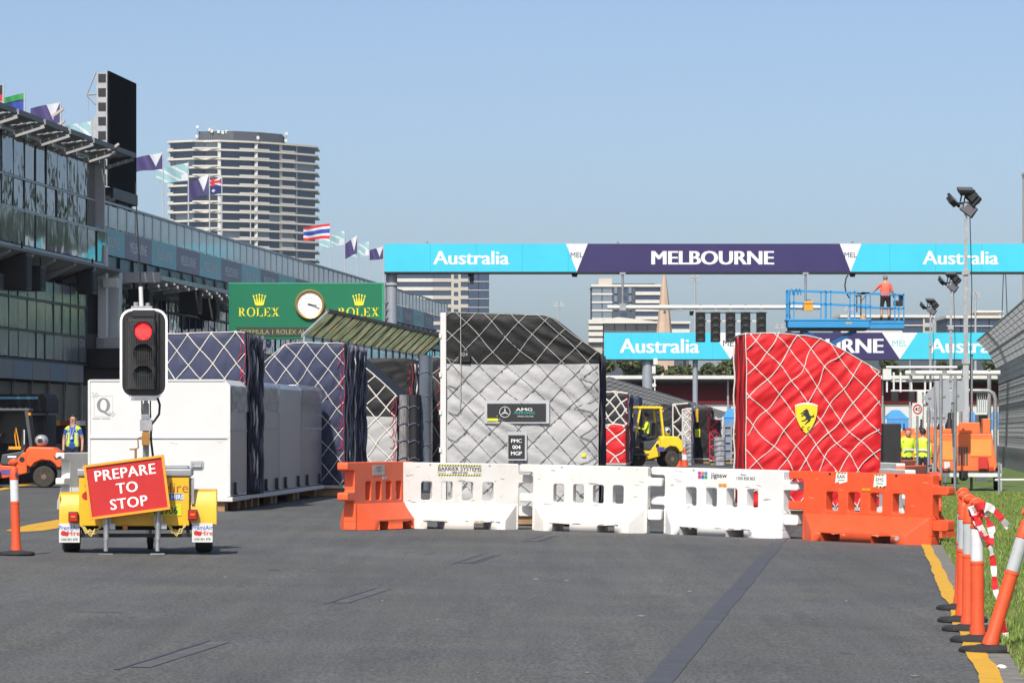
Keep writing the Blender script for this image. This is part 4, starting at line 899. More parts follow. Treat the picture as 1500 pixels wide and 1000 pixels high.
# ================================================================ pit building
UB = -24.0; PD0 = 88.0; K = 1.0046
pit = thing('pit_building', 'long glass-fronted pit building with louvred roof and terraces', 'building', (U(UB, PD0), PD0, gz(U(UB, PD0), PD0)), RZ)
PG = gz(U(UB, PD0), PD0)
def T(px): return (F*24.0/(1278.0-px)-PD0)*K          # distance along the facade of the point seen at px
def HZ(px, py): D = F*24.0/(1278.0-px); return Z(py, D)-PG
def glassmat(name, col, rough=0.03, wav=0.25, sc=0.9, spec=0.8):
    m = bpy.data.materials.new(name); m.use_nodes = True; n = m.node_tree.nodes; l = m.node_tree.links; p = n['Principled BSDF']
    p.inputs['Base Color'].default_value = (*col, 1); p.inputs['Roughness'].default_value = rough; p.inputs['Specular IOR Level'].default_value = spec; p.inputs['IOR'].default_value = 1.9
    tc = n.new('ShaderNodeTexCoord'); g = n.new('ShaderNodeNewGeometry'); oi = n.new('ShaderNodeObjectInfo'); ad = n.new('ShaderNodeVectorMath'); ad.operation = 'ADD'
    l.new(tc.outputs['Object'], ad.inputs[0]); l.new(oi.outputs['Location'], ad.inputs[1])
    t = n.new('ShaderNodeTexNoise'); t.inputs['Scale'].default_value = sc; t.inputs['Detail'].default_value = 2; l.new(ad.outputs[0], t.inputs['Vector'])
    b = n.new('ShaderNodeBump'); b.inputs['Strength'].default_value = wav; b.inputs['Distance'].default_value = 0.12; l.new(t.outputs['Fac'], b.inputs['Height']); l.new(b.outputs[0], p.inputs['Normal'])
    MATS[name] = m; return m
M_gl = glassmat('dark_glazing', (0.03, 0.04, 0.045), wav=0.22); M_gl2 = glassmat('blue_glazing', (0.012, 0.03, 0.07), wav=0.15); M_gl3 = glassmat('grey_glazing', (0.17, 0.185, 0.195), 0.22, 0.22, 1.6, 0.35); M_glg = glassmat('green_glass', (0.11, 0.145, 0.13), 0.06, 0.1)
M_bal = mat('balustrade_glass', (0.74, 0.82, 0.82), 0.12, var=0.12, scale=1.0, alpha=0.85, spec=0.7)
M_mul = mat('dark_mullion', (0.03, 0.033, 0.037), 0.45, 0.3, var=0.15); M_alum = mat('facade_aluminium', (0.44, 0.45, 0.46), 0.45, 0.5, var=0.12, scale=1.5, dirt=0.2)
M_slab = mat('facade_slab', (0.22, 0.225, 0.23), 0.7, var=0.15, scale=1.0, dirt=0.3); M_dark = mat('garage_dark', (0.012, 0.012, 0.014), 0.7, var=0.3); M_navyf = mat('navy_fascia', (0.022, 0.038, 0.075), 0.35, 0.2, var=0.2)
M_teals = mat('teal_sign', (0.24, 0.50, 0.54), 0.5, var=0.05); M_greys = mat('plum_grey_sign', (0.23, 0.215, 0.28), 0.5, var=0.05); M_lett = mat('sign_letter_pale', (0.70, 0.72, 0.76), 0.5, var=0.05)
tA0, tA1, tB1 = 0.0, T(140), T(655)
# --- body masses behind the glass
MB().box(-9, -0.45, tA0, tA1, 0, 10.2).box(-11, -0.6, tA1+0.01, tB1, 0, 7.1).box(-3.2, -2.6, tA1+0.01, tB1, 7.1, 8.3).build('core', M_dark, pit)
# --- upper glazing of the near block
pw = 1.36; n = int((tA1-tA0)/pw); pw = (tA1-tA0)/n
panes = {}
def pane(w, h, m):
    k = (round(w, 3), round(h, 3), m.name)
    if k not in panes: panes[k] = MB().box(-0.02, 0.02, 0.03, w-0.03, 0.03, h-0.03).mesh('pane', m)
    return panes[k]
rp = random.Random(4)
def pane_at(x, y, z, w, h, m):
    o = obj('pane', pane(w, h, m), pit, (x, y, z)); o.rotation_euler = (0, rp.uniform(-.012, .012), rp.uniform(-.014, .014)); return o
for i in range(n):
    y = tA0+i*pw
    pane_at(0, y, 8.72-PG+0.0, pw, 1.22, M_gl); pane_at(0, y, 7.76-PG, pw, 0.95, M_gl)
    o = pane_at(0.32, y, 6.75-PG, pw, 1.0, M_glg)
b = MB()
for i in range(n+1):
    y = tA0+i*pw
    b.box(-0.05, 0.032, y-0.045, y+0.045, 7.7-PG, 10.0-PG); b.box(0.28, 0.352, y-0.025, y+0.025, 6.7-PG, 7.78-PG)
pieces(b, 'mullion', M_mul, pit)
b = MB()
for zz, xx, h in ((8.70, 0.0, 0.06), (7.74, 0.30, 0.09), (9.95, 0.02, 0.10)): b.box(xx-0.08, xx+0.05, tA0, tA1, zz-PG-h/2, zz-PG+h/2)
b.box(0.22, 0.40, tA0, tA1, 6.66-PG, 6.74-PG); b.box(-0.3, 0.3, tA1-0.15, tA1, 6.7-PG, 10.0-PG); pieces(b, 'transom', M_alum, pit)
# --- floor slab with a sloping soffit, stopping short of the pillar
MB().prism([(-0.6, 6.70-PG), (0.40, 6.66-PG), (0.62, 6.62-PG), (0.62, 6.54-PG), (0.25, 6.38-PG), (-0.6, 6.1-PG)], 0, tA1+1.0, 'xz').build('balcony_slab', M_slab, pit)
b = MB()
for i in range(0, n, 2):
    y = tA0+i*pw; b.prism([(-0.4, 6.2-PG), (0.58, 6.53-PG), (0.58, 6.45-PG), (-0.4, 5.95-PG)], y-0.05, y+0.05, 'xz')
pieces(b, 'soffit_bracket', M_alum, pit)
# --- lower glazing
lw = 1.15; n2 = int((tA1-1.5)/lw)
for i in range(n2):
    y = i*lw
    for z0, h in ((5.35, 0.60), (4.45, 0.88), (3.65, 0.78)): pane_at(0.05, y, z0-PG, lw, h, M_gl3)
b = MB()
for i in range(n2+1): b.box(0.02, 0.082, i*lw-0.04, i*lw+0.04, 3.6-PG, 6.0-PG)
for zz in (3.62, 4.44, 5.34): b.box(0.02, 0.10, 0, n2*lw, zz-PG-0.04, zz-PG+0.03)
pieces(b, 'mullion', M_mul, pit)
M_pl = [mat('panel_grey', (0.22, 0.23, 0.24), 0.5, var=0.2, scale=2, dirt=0.3), mat('panel_blue_grey', (0.16, 0.23, 0.30), 0.5, var=0.2, scale=2, dirt=0.3)]
for i in range(int(n2*lw/2.3)):
    MB().box(0.05, 0.22, i*2.3+0.02, i*2.3+2.28, 3.05-PG, 3.57-PG).build('fascia_panel', M_pl[i % 2], pit)
b = MB()
for i in range(14): b.box(-0.35, -0.30, i*2.3, i*2.3+0.04, 0, 3.05-PG)
pieces(b, 'garage_frame', M_alum, pit)
for i in range(13): MB().box(-0.42, -0.38, i*2.3+0.05, i*2.3+2.27, 0.02, 3.0-PG).build('roller_door', mat('roller_door', (0.012, 0.013, 0.016), 0.35, 0.1, var=0.3), pit)  # near-black sheets painted as the shade inside the open garages
# --- roof with louvred eaves
b = MB(); b.box(-9.2, 0.05, tA0, tA1+0.3, 10.02-PG, 10.09-PG); b.build('roof', M_slab, pit)
nb_ = int((tA1+4)/3.3)
for i in range(nb_):
    y0 = i*3.3+0.2; lv = MB()
    for k in range(4):
        xx = -0.1+0.26*k; zz = 10.10-PG+0.03*k; lv.add([(xx, y0, zz), (xx+0.24, y0, zz+0.05), (xx+0.24, y0+2.95, zz+0.05), (xx, y0+2.95, zz), (xx, y0, zz-0.03), (xx+0.24, y0, zz+0.02), (xx+0.24, y0+2.95, zz+0.02), (xx, y0+2.95, zz-0.03)], [(0,1,2,3),(7,6,5,4),(0,4,5,1),(1,5,6,2),(2,6,7,3),(3,7,4,0)])
    pieces(lv.box(0.93, 0.98, y0, y0+2.95, 10.12-PG, 10.27-PG), 'louvre', M_slab, pit)
    pieces(MB().bar((0.0, y0+0.1, 9.80-PG), (0.92, y0+0.1, 10.08-PG), 0.06, 0.10).bar((0.0, y0+2.85, 9.80-PG), (0.92, y0+2.85, 10.08-PG), 0.06, 0.10).box(0.0, 0.20, y0+1.2, y0+1.5, 9.85-PG, 10.06-PG), 'eave_bracket', M_alum, pit)
M_lampw = mat('lamp_warm_face', (0.42, 0.36, 0.32), 0.4)
for px, py in ((78, 173), (80, 190), (158, 222)):
    o = MB().box(-0.20, 0.20, -0.05, 0.05, -0.035, 0.035).build('floodlight', M_lampw, pit); o.location = (0.9, T(px)-3.5, HZ(px, py)-0.15); o.rotation_euler = (0, math.radians(-35), 0)
# --- speakers under the slab
def speaker(px, py, h=1.15, w=0.75, x=0.75):
    y = T(px); zz = HZ(px, py); s_ = thing('loudspeaker', SPK.pop(0), 'speaker', (0, 0, 0), RZ, 'black loudspeakers hung on the pit building')
    s_.location = Vector(pit.location)+Matrix.Rotation(RZ, 3, 'Z') @ Vector((x, y, zz))
    MB().prism([(-w/2, 0), (w/2, 0), (w/2, -h), (-w*0.32, -h)], -0.35, 0.35).build('cabinet', M_blk, s_, bev=0.02)
    MB().box(w/2+0.001, w/2+0.015, -0.3, 0.3, -h+0.06, -0.06).box(-w/2+.05, w/2-.05, -0.366, -0.351, -h+0.08, -0.08).build('grille', mat('speaker_grille', (0.03, 0.03, 0.032), 0.7), s_)
    MB().bar((-0.2, 0, 0), (-0.2, 0, 0.35), 0.05).bar((0.2, 0, 0), (0.2, 0, 0.35), 0.05).build('bracket', M_blk, s_)
SPK = ['black loudspeaker cut by the left edge, under the balcony of the near block', 'small black loudspeaker under the near balcony, beside the left edge one', 'large black loudspeaker near the end of the near balcony', 'black loudspeaker right behind the traffic light, under the far canopy', 'black loudspeaker just right of the traffic light under the far canopy', 'black loudspeaker midway along the far canopy', 'black loudspeaker against the green clock board under the far canopy']
speaker(6, 372, 1.0, 0.8, 0.3); speaker(34, 390, 0.7, 0.55, 0.3); speaker(109, 396, 0.72, 0.55, 0.35)
speaker(183, 424, 0.7, 0.7, 0.5); speaker(249, 424, 0.85, 0.7, 0.7); speaker(280, 438, 0.75, 0.7, 0.6); speaker(330, 446, 0.9, 0.7, 0.6)
# --- white pillar with its curved arm at the joint of the two blocks
def plr():
    yA = T(136); 
    MB().box(0.15, 0.42, yA, yA+0.30, HZ(140, 508), HZ(140, 360)).build('white_pillar', M_white, pit, bev=0.01)
    yB = T(150); pts = []
    ctr = [(166, 402), (160, 425), (155, 450), (151, 475), (150, 492), (152, 500)]
    b = MB(); vs = []
    for px, py in ctr: zz = HZ(px, py); d = (px-150)/F*F*24/(1278-px)*1.0; pts.append((0.3+d*5500/5500*0.021*5, zz))
    w = 0.20
    for x, z in pts: vs += [(x-w, yB, z), (x+w, yB, z), (x+w, yB+0.5, z), (x-w, yB+0.5, z)]
    fs = []
    for i in range(len(pts)-1):
        o = 4*i; fs += [(o, o+1, o+5, o+4), (o+1, o+2, o+6, o+5), (o+2, o+3, o+7, o+6), (o+3, o, o+4, o+7)]
    b.add(vs, fs+[(0,3,2,1), tuple(4*(len(pts)-1)+k for k in range(4))]); b.build('curved_arm', M_white, pit, smooth=50)
    MB().box(0.1, 1.1, yA, yB+0.6, HZ(150, 512), HZ(150, 496)).build('arm_base', M_alum, pit, bev=0.02)
    MB().box(-0.5, 1.2, yA-0.3, yB+1.0, HZ(150, 540), HZ(150, 512)).build('arm_plinth', M_mul, pit)
    MB().box(0.35, 0.8, yA-0.2, yA+0.1, HZ(138, 422), HZ(138, 408)).build('white_box', M_white, pit)
plr()
# --- far block: sign band, terrace rails, fascia, canopy, blue glazing
z0s, z1s = HZ(168, 377), HZ(173, 341); y = tA1+1.2; i = 0; yy = T(176)-4.45
while yy < tB1-4.5 and i < 20:
    sgn = MB().box(0.10, 0.16, yy+0.02, yy+4.43, z0s, z1s).build('sign_panel', M_greys if i % 2 else M_teals, pit)
    o = obj('lettering', text_mesh('MELBOURNE', 0.34, M_lett, 0.05), sgn, (0.166, yy+2.2, (z0s+z1s)/2), (0, 0, PI/2)); yy += 4.45; i += 1
MB().box(-0.5, 0.05, tA1+0.5, tB1, HZ(200, 425)-0.1, z0s-0.02).build('fascia', M_navyf, pit)
b = MB()
for k in range(int((tB1-tA1)/2.2)): yq = tA1+1+k*2.2; b.box(0.05, 0.12, yq, yq+0.09, z0s-0.75, z0s-0.02)
pieces(b, 'fascia_rib', M_mul, pit)
def rail(x, z, h, y0, y1, sp, posts=True):
    b = MB(); k = 0; g = []
    nn_ = int((y1-y0)/sp)
    for k in range(nn_+1): b.box(x-0.03, x+0.03, y0+k*sp-0.03, y0+k*sp+0.03, z, z+h)
    b.box(x-0.035, x+0.035, y0, y0+nn_*sp, z+h-0.03, z+h+0.04).box(x-0.03, x+0.03, y0, y0+nn_*sp, z-0.02, z+0.03); pieces(b, 'terrace_rail', M_alum, pit)
    me = MB().box(-0.008, 0.008, 0.05, sp-0.05, 0.06, h-0.08).mesh('glass_panel', M_bal)
    for k in range(nn_): obj('glass_panel', me, pit, (x, y0+k*sp, z))
rail(0.05, z1s+0.02, 0.82, tA1+0.2, tB1, 1.45); rail(-2.9, 8.3-PG, 1.25, tA1+0.3, tB1-2, 1.7)
zc = HZ(170, 402)
nc = int((T(345)-T(166))/2.0); cy0 = T(166)
for k in range(nc+9):
    ya = cy0+k*2.0; lv = MB()
    for q in range(5): xx = 0.15+0.27*q; lv.box(xx, xx+0.2, ya+0.06, ya+1.94, zc-0.03-0.02*q, zc+0.0-0.02*q)
    lv.box(1.48, 1.56, ya, ya+2.0, zc-0.2, zc-0.06); lv.bar((0.0, ya+0.03, zc-0.32), (1.5, ya+0.03, zc-0.12), 0.06, 0.10); pieces(lv, 'canopy_louvre', M_alum, pit)
MB().box(0.0, 1.5, cy0-0.06, cy0-0.0, zc-0.28, zc+0.05).build('canopy_end', M_alum, pit)
gw = 1.3
for k in range(int((tB1-T(170))/gw)):
    ya = T(170)+k*gw; pane_at(-0.3, ya, HZ(250, 500), gw, 1.0, M_gl2); pane_at(-0.3, ya, HZ(250, 500)+1.0, gw, 1.0, M_gl2)
b = MB()
for k in range(int((tB1-T(170))/gw)+1): ya = T(170)+k*gw; b.box(-0.3, -0.265, ya-0.05, ya+0.05, HZ(250, 510), HZ(250, 500)+2.0)
b.box(-0.3, -0.18, T(170), tB1, HZ(250, 500)+0.98, HZ(250, 500)+1.05); pieces(b, 'mullion', M_mul, pit)
MB().box(-0.5, 0.2, tA1, tB1, HZ(250, 540), HZ(250, 503)).build('lower_slab', M_slab, pit)
# ================================================================ big screen on the roof
def screen():
    D1, D2 = 119.0, 123.4; xA = X(160, D1); g = 9.3
    t = thing('video_screen', 'tall black video screen on a steel frame above the pit roof', 'screen', (xA, D1, 8.5), RZ)
    L = (D2-D1)*K; zt = Z(104, D1)-8.5; zb_ = Z(272, D1)-8.5
    MB().box(-0.06, 0.0, 0, L, zb_, zt).build('screen_face', mat('screen_face', (0.007, 0.008, 0.010), 0.85, var=0.2, scale=4, spec=0.1), t)
    MB().box(-0.42, -0.07, 0.05, L, zb_+0.1, zt-0.05).build('cabinet', M_greyp, t)
    b = MB(); n = 8
    for k in range(n): zz = zb_+(zt-zb_)*(k+0.25)/n; b.box(-0.36, -0.09, 0.02, 0.06, zz, zz+(zt-zb_)/n*0.55)
    pieces(b, 'module', M_blk, t); MB().box(-0.10, -0.06, -0.02, 0.06, zb_, zt).build('edge_strip', M_steel, t)
    b = MB()
    b.tube([(-0.75, 0.1, zt-0.75), (-0.45, 0.1, zt-0.02)], 0.03, 6).tube([(-0.75, 0.1, zt-0.75), (-0.42, 0.1, zt-0.72)], 0.03, 6).tube([(-0.72, 0.1, zt-0.78), (-0.45, 0.1, zt-1.05)], 0.035, 6)
    b.tube([(-0.7, 0.1, zt-0.8), (-0.65, 0.1, zb_+1.2)], 0.008, 5); b.build('top_bracket', M_alum, t)
    MB().prism([(-0.42, zb_+2.35), (-0.68, zb_+1.85), (-0.42, zb_+1.3)], 0.1, 1.5).build('back_brace', M_greyp, t)
    MB().box(-0.75, -0.42, 0.1, 1.3, zb_+0.85, zb_+0.9).box(-0.7, -0.42, 0.1, 0.2, zb_+0.2, zb_+0.85).build('service_step', M_alum, t)
    zl = Z(300, D1)-8.5
    MB().box(-0.45, 0.05, 0.4, L, zb_-0.40, zb_-0.02).build('base_beam', M_mul, t, bev=0.03)
    for q in (0.6, 2.0, L-0.4): MB().bar((-0.2, q, zb_-0.3), (-0.2, q, -1.36), 0.22, 0.22).bar((-0.2, q, zb_-0.5), (0.05, q+0.5, -1.36), 0.1).build('leg', M_mul, t)
    MB().bar((-0.2, 0.2, zl+0.15), (-0.2, L, zl+0.15), 0.14).bar((-0.8, 0.4, zl+0.2), (0.1, 0.4, zl+0.2), 0.12).bar((-0.7, 0.4, zb_-0.2), (-0.7, 0.4, zl-0.4), 0.14).build('cross_beam', M_mul, t)
screen()
# ================================================================ flags
M_pole = mat('flag_pole', (0.55, 0.57, 0.58), 0.4, 0.4, var=0.1)
def fm(n, c): return mat('flag_'+n, c, 0.7, var=0.08, scale=3)
FP, FT, FW_, FK, FR, FG_, FB, FBl = fm('purple', (0.06, 0.048, 0.15)), fm('pale_teal', (0.26, 0.44, 0.47)), fm('white', (0.58, 0.61, 0.64)), fm('black', (0.02, 0.02, 0.022)), fm('red', (0.55, 0.03, 0.03)), fm('green', (0.03, 0.26, 0.08)), fm('blue', (0.03, 0.06, 0.33)), fm('navy', (0.02, 0.03, 0.15))
def flag(label, pxp, ytop, ybot, wpx, hpx, D, style, droop=0.12, u=None):
    s = F/D; x = X(pxp, D); zb_ = 10.02 if D < 120 else 7.12; t = thing('flag', label, 'flag', (x, D, zb_), 0, 'flags flying above the pit building')
    H = Z(ytop, D)-zb_; MB().tube([(0, 0, 0), (0, 0, H)], [0.035, 0.022], 8).build('pole', M_pole, t)
    W = wpx/s; h = hpx/s; ph = random.random()*6; b = MB()
    def fn(a, c):
        x = -0.03-a*W; yy = 0.34*W*a**0.7*math.sin(a*7.2+ph+c*1.6)*0.5; z = H-0.05-h*c-droop*W*(a**1.3)*(1.0+0.2*math.sin(c*3+ph))+0.03*W*math.sin(a*7+ph)*a+(0.12*h*a*(1-c))*-1
        return (x, yy, z)
    mf = {'melb': lambda i, j: 1 if (abs(i-4.5) < (9.5-j)*0.48 and j < 9.5) else 0, 'teal': lambda i, j: 1 if ((i+j*1.3) % 9 < 2.2 or (i < 4 and j > 7)) else 0, 'thai': lambda i, j: (2 if j < 2 or j > 9 else (1 if j < 4 or j > 7 else 0)),
          'tsi': lambda i, j: (0 if j < 4 else (1 if j < 5 else 2)), 'abor': lambda i, j: 0 if j < 7 else 1, 'aus': lambda i, j: (2 if (i < 10 and j < 6 and (2 <= j < 4 or 4 <= i < 6)) else (1 if (i < 10 and j < 6 and (abs(i*0.6-j) < 1 or abs((9-i)*0.6-j) < 1)) or any(abs(i-a)+abs(j-c) < 1.1 for a, c in ((4.5, 9), (14, 2.5), (14, 9.5), (17, 5), (11.5, 6))) else 0))}[style]
    ms_ = {'melb': [FP, FW_], 'teal': [FT, FW_], 'thai': [FB, FW_, FR], 'tsi': [FG_, FK, FB], 'abor': [FK, FR], 'aus': [FBl, FW_, FR]}[style]
    b.grid(fn, 40, 24, mf=lambda i, j: mf(i/2, j/2)); b.build('cloth', ms_, t, fix=False, smooth='all'); return t
def FD(px): return F*27.0/(1278-px)
flag('black and red flag cut off by the left edge above the roof', 5, 122, 170, 26, 24, 106, 'abor')
flag('green and blue flag on the pit roof near the left edge', 36, 134, 190, 30, 27, 108, 'tsi')
flag('purple and white flag on the near roof left of the video screen', 89, 148, 205, 42, 30, 112, 'melb')
flag('pale teal flag just left of the black video screen', 134, 176, 222, 42, 32, 116, 'teal', 0.05)
flag('purple and white flag just right of the black video screen', 239, 222, 330, 40, 24, FD(239), 'melb')
flag('pale teal flag in front of the left side of the round tower', 276, 237, 335, 46, 26, FD(276), 'teal')
flag('purple and white flag overlapping the blue one before the round tower', 307, 254, 345, 32, 28, FD(307), 'melb', 0.35)
flag('blue national flag with stars and a corner cross before the round tower', 325, 258, 350, 48, 24, FD(325), 'aus', 0.12)
flag('red white and blue striped flag right of the round tower', 484, 326, 410, 39, 22, FD(484), 'thai', 0.08)
flag('pale teal flag next to the striped red white and blue flag', 505, 337, 412, 36, 20, FD(505), 'teal', 0.25)
flag('dark purple flag hanging steeply, third from the cyan banner end', 524, 344, 412, 19, 26, FD(524), 'melb', 0.5)
flag('pale teal flag second from the cyan banner end', 541, 353, 413, 27, 20, FD(541), 'teal', 0.1)
flag('purple flag touching the end of the cyan banner', 562, 360, 415, 21, 18, FD(562), 'melb', 0.15)
flag_bare = thing('bare_flagpole', 'bare thin pole before the round tower without a flag', 'flagpole', (X(367, FD(367)), FD(367), 7.12))
MB().tube([(0, 0, 0), (0, 0, Z(281, FD(367))-7.12)], [0.035, 0.02], 8).build('pole', M_pole, flag_bare); MB().box(-0.04, 0.04, -0.05, 0.05, 1.3, 1.5).build('cleat', M_pole, flag_bare)
# ================================================================ banner gantries
M_cyan = mat('banner_cyan', (0.045, 0.50, 0.66), 0.5, var=0.06, scale=0.6, bump=0.35, bscale=0.9); M_purp = mat('banner_purple', (0.030, 0.022, 0.105), 0.5, var=0.08, scale=0.6, bump=0.35, bscale=0.9); M_bwh = mat('banner_white', (0.66, 0.67, 0.68), 0.5, var=0.03)
M_btx = mat('banner_letter', (0.70, 0.71, 0.72), 0.5, var=0.02); M_dtx = mat('banner_dark_letter', (0.03, 0.03, 0.06), 0.5); M_ttx = mat('banner_teal_letter', (0.15, 0.5, 0.55), 0.5)
def gantry(label, D, xl, xr, yt, yb, tri, words, mel, cols, mtx=M_dtx, colr=0.24):
    s = F/D; x0 = X(xl, D); t = thing('banner_gantry', label, 'gantry', (x0, D, 0), 0, 'banner gantries across the track')
    lx = lambda p: (p-xl)/s
    z0, z1 = Z(yb, D), Z(yt, D); dp = 1.2
    MB().box(0, lx(xr), 0.03, dp, z0+0.01, z1-0.01).build('beam', M_greyp, t)
    b = MB(); b.box(0, lx(xr), -0.02, dp+0.05, z0-0.06, z0-0.002).build('beam_edge', M_mul, t)
    edges = [0.0]+[lx(p) for p in tri]+[lx(xr)]; hw = lx(xl+tri_w(tri, yt, yb)); slope = hw
    n = len(tri)
    for i in range(n+1):
        l_, r_ = edges[i], edges[i+1]
        P = [(l_ if i == 0 else l_+0.0, z0), (r_ if i == n else r_, z0), (r_ if i == n else r_-slope, z1), (l_ if i == 0 else l_+slope, z1)]
        p = MB().prism(P, 0.0, 0.028).build('banner_panel', M_cyan if cols[i] == 'c' else M_purp, t)
        w, px, h = words[i]
        if w: text(w, h/s, M_btx, p, (lx(px), -0.006, (z0+z1)/2-(0.0)), bold=0.055 if w == 'Australia' else 0.075, wide=1.08 if w == 'Australia' else 1.10, depth=0.004)
    for k in range(1, 16): MB().box(lx(xl+(xr-xl)*k/16)-0.003, lx(xl+(xr-xl)*k/16)+0.003, -0.0015, 0.001, z0+0.01, z1-0.01).build('panel_seam', M_mul, t)
    for i, p in enumerate(tri):
        c = lx(p); q = MB().prism([(c, z0), (c+slope, z1), (c-slope, z1)], 0.0, 0.028).build('white_triangle', M_bwh, t)
        w, h, dx = mel; text(w, h/s, mtx if i == 0 else (M_dtx if D < 200 else M_ttx), q, (c+dx/s, -0.006, (z0+z1)/2+0.1*(z1-z0)), bold=0.0, depth=0.004)
    return t, lx, s, z0, z1
def tri_w(tri, yt, yb): return 16.0 if yb-yt > 40 and tri[0] < 900 else 26.0
D1 = 158.0
g1, lx1, s1, z01, z11 = gantry('nearer overhead gantry with cyan and purple banners on a grey post', D1, 563, 1640, 357, 398, [845, 1246], [('Australia', 690, 20), ('MELBOURNE', 1044, 20), ('Australia', 1407, 20)], ('MEL', 7.5, 0), 'cpc')
for px in (573, 1628):
    gx = X(px, D1); c = MB().lathe([(0.24, gz(gx, D1)), (0.24, z01-0.05)], 24, (lx1(px), 0.55, 0)).build('column', mat('column_grey', (0.30, 0.33, 0.37), 0.45, 0.2, var=0.08, scale=2), g1, smooth=30)
    MB().lathe([(0.30, z01-0.55), (0.30, z01-0.45)], 20, (lx1(px), 0.55, 0)).build('collar', M_greyp, c, smooth=30)
    b = MB(); k = 0
    b.bar((lx1(px)-0.28, 0.3, 0.2), (lx1(px)-0.28, 0.3, z01), 0.03)
    while 0.6+k*0.32 < z01-1.0: b.bar((lx1(px)-0.30, 0.3, 0.6+k*0.32), (lx1(px)-0.10, 0.36, 0.66+k*0.32), 0.06, 0.04); k += 1
    pieces(b, 'climbing_rung', M_steel, c)
for px in (625, 905, 1250): MB().cyl((lx1(px), 0.5, z11), (lx1(px), 0.5, z11+0.12), 0.05, 8).build('top_fitting', M_steel, g1)
for px in (690, 842, 1250): MB().lathe([(0.10, -0.14), (0.14, 0)], 10, (lx1(px), 0.4, z01-0.06)).build('camera_dome', M_blk, g1)
MB().box(lx1(688), lx1(694), 0.3, 0.6, z01-0.5, z01-0.06).build('speaker_box', M_blk, g1)
D2 = 256.0
g2, lx2, s2, z02, z12 = gantry('farther overhead gantry with cyan and purple banners beyond the lift', D2, 885, 1520, 487, 526, [1070, 1318], [('Australia', 966, 21), ('MELBOURNE', 1200, 21), ('Australia', 1420, 21)], ('MEL', 9, 0), 'cpc')
for px in (949, 1019): 
    gx = X(px, D2); r = 0.36 if px < 1000 else 0.18; MB().lathe([(r, gz(gx, D2)), (r, z02)], 20, (lx2(px), 0.6, 0)).build('column', MATS['column_grey'], g2, smooth=30)
MB().box(lx2(957), lx2(963), -0.3, 0.0, Z(534, D2), Z(525, D2)).box(lx2(955), lx2(960), -0.3, 0, Z(547, D2), Z(536, D2)).bar((lx2(959), -0.1, Z(525, D2)), (lx2(959), -0.1, Z(572, D2)), 0.08).lathe([(0.14, -0.2), (0.14, 0.0)], 12, (lx2(958), 0, Z(564, D2)), 'y').build('sensor_box', M_white, g2)
for px in (1003, 1290): MB().box(lx2(px-2), lx2(px+2), -0.1, 0.2, z02-0.4, z02-0.02).build('speaker_box', M_blk, g2)
MB().lathe([(0.4, 0), (0.4, 5)], 16, (lx2(1500), 0.6, 0)).build('column', MATS['column_grey'], g2, smooth=30)
# ================================================================ start lights hung from the nearer gantry
def lights():
    D = D1-0.6; s = F/D; t = thing('start_lights', 'row of black start light columns hung on a white pipe under the gantry', 'traffic light', (X(1050, D), D, 0)); lx = lambda p: (p-1050)/s
    zp = Z(450, D); MB().cyl((lx(890), 0, zp), (lx(1203), 0, zp), 0.095, 12).build('pipe', M_white, t, smooth=35)
    for px in (912, 1180):
        MB().cyl((lx(px), 0, zp), (lx(px), 0, Z(399, D)), 0.05, 8).box(lx(px)-0.12, lx(px)+0.12, -0.1, 0.1, Z(402, D), Z(399, D)).box(lx(px)-0.14, lx(px)+0.14, -0.12, 0.12, zp-0.13, zp+0.16).build('hanger', M_steel, t)
    MB().cyl((lx(890), 0.3, zp+0.03), (lx(1000), 0.3, zp-0.1), 0.04, 8).build('brace_pipe', M_white, t)
    M_dl = mat('dark_lens', (0.05, 0.05, 0.05), 0.15, var=0.1)
    for i, px in enumerate((1026, 1048, 1070, 1092, 1115)):
        c = MB().box(lx(px-7), lx(px+7), -0.12, 0.12, Z(501, D), Z(457, D)).build('light_column', M_blk, t, bev=0.02)
        for k in range(4):
            zz = Z(463+10.5*k, D); MB().lathe([(0.145, -0.15), (0.13, -0.12)], 14, (lx(px), 0, zz), 'y').build('lens', M_dl, c)
            n = 12; vs = []
            for q in range(n+1):
                a = PI*q/n; vs += [(lx(px)+0.165*math.cos(a), -0.12, zz+0.15*math.sin(a)), (lx(px)+0.165*math.cos(a), -0.12-0.2*(0.4+0.6*math.sin(a)), zz+0.15*math.sin(a))]
            MB().add(vs, [(2*q, 2*q+1, 2*q+3, 2*q+2) for q in range(n)]).build('visor', M_blk, c, fix=False)
        MB().box(lx(px)-0.05, lx(px)+0.05, -0.06, 0.06, Z(457, D), Z(446, D)).build('clamp', M_steel, c)
    MB().bar((lx(1026), 0.16, Z(470, D)), (lx(1115), 0.16, Z(470, D)), 0.06).bar((lx(1026), 0.16, Z(458, D)), (lx(1124), 0.16, Z(458, D)), 0.06).build('rear_rail', M_white, t)
    MB().box(lx(1010), lx(1015), -0.1, 0.05, Z(462, D), Z(456, D)).lathe([(0.06, 0), (0.1, 0.15)], 10, (lx(1013), -0.1, Z(461, D))).build('camera', M_blk, t)
lights()
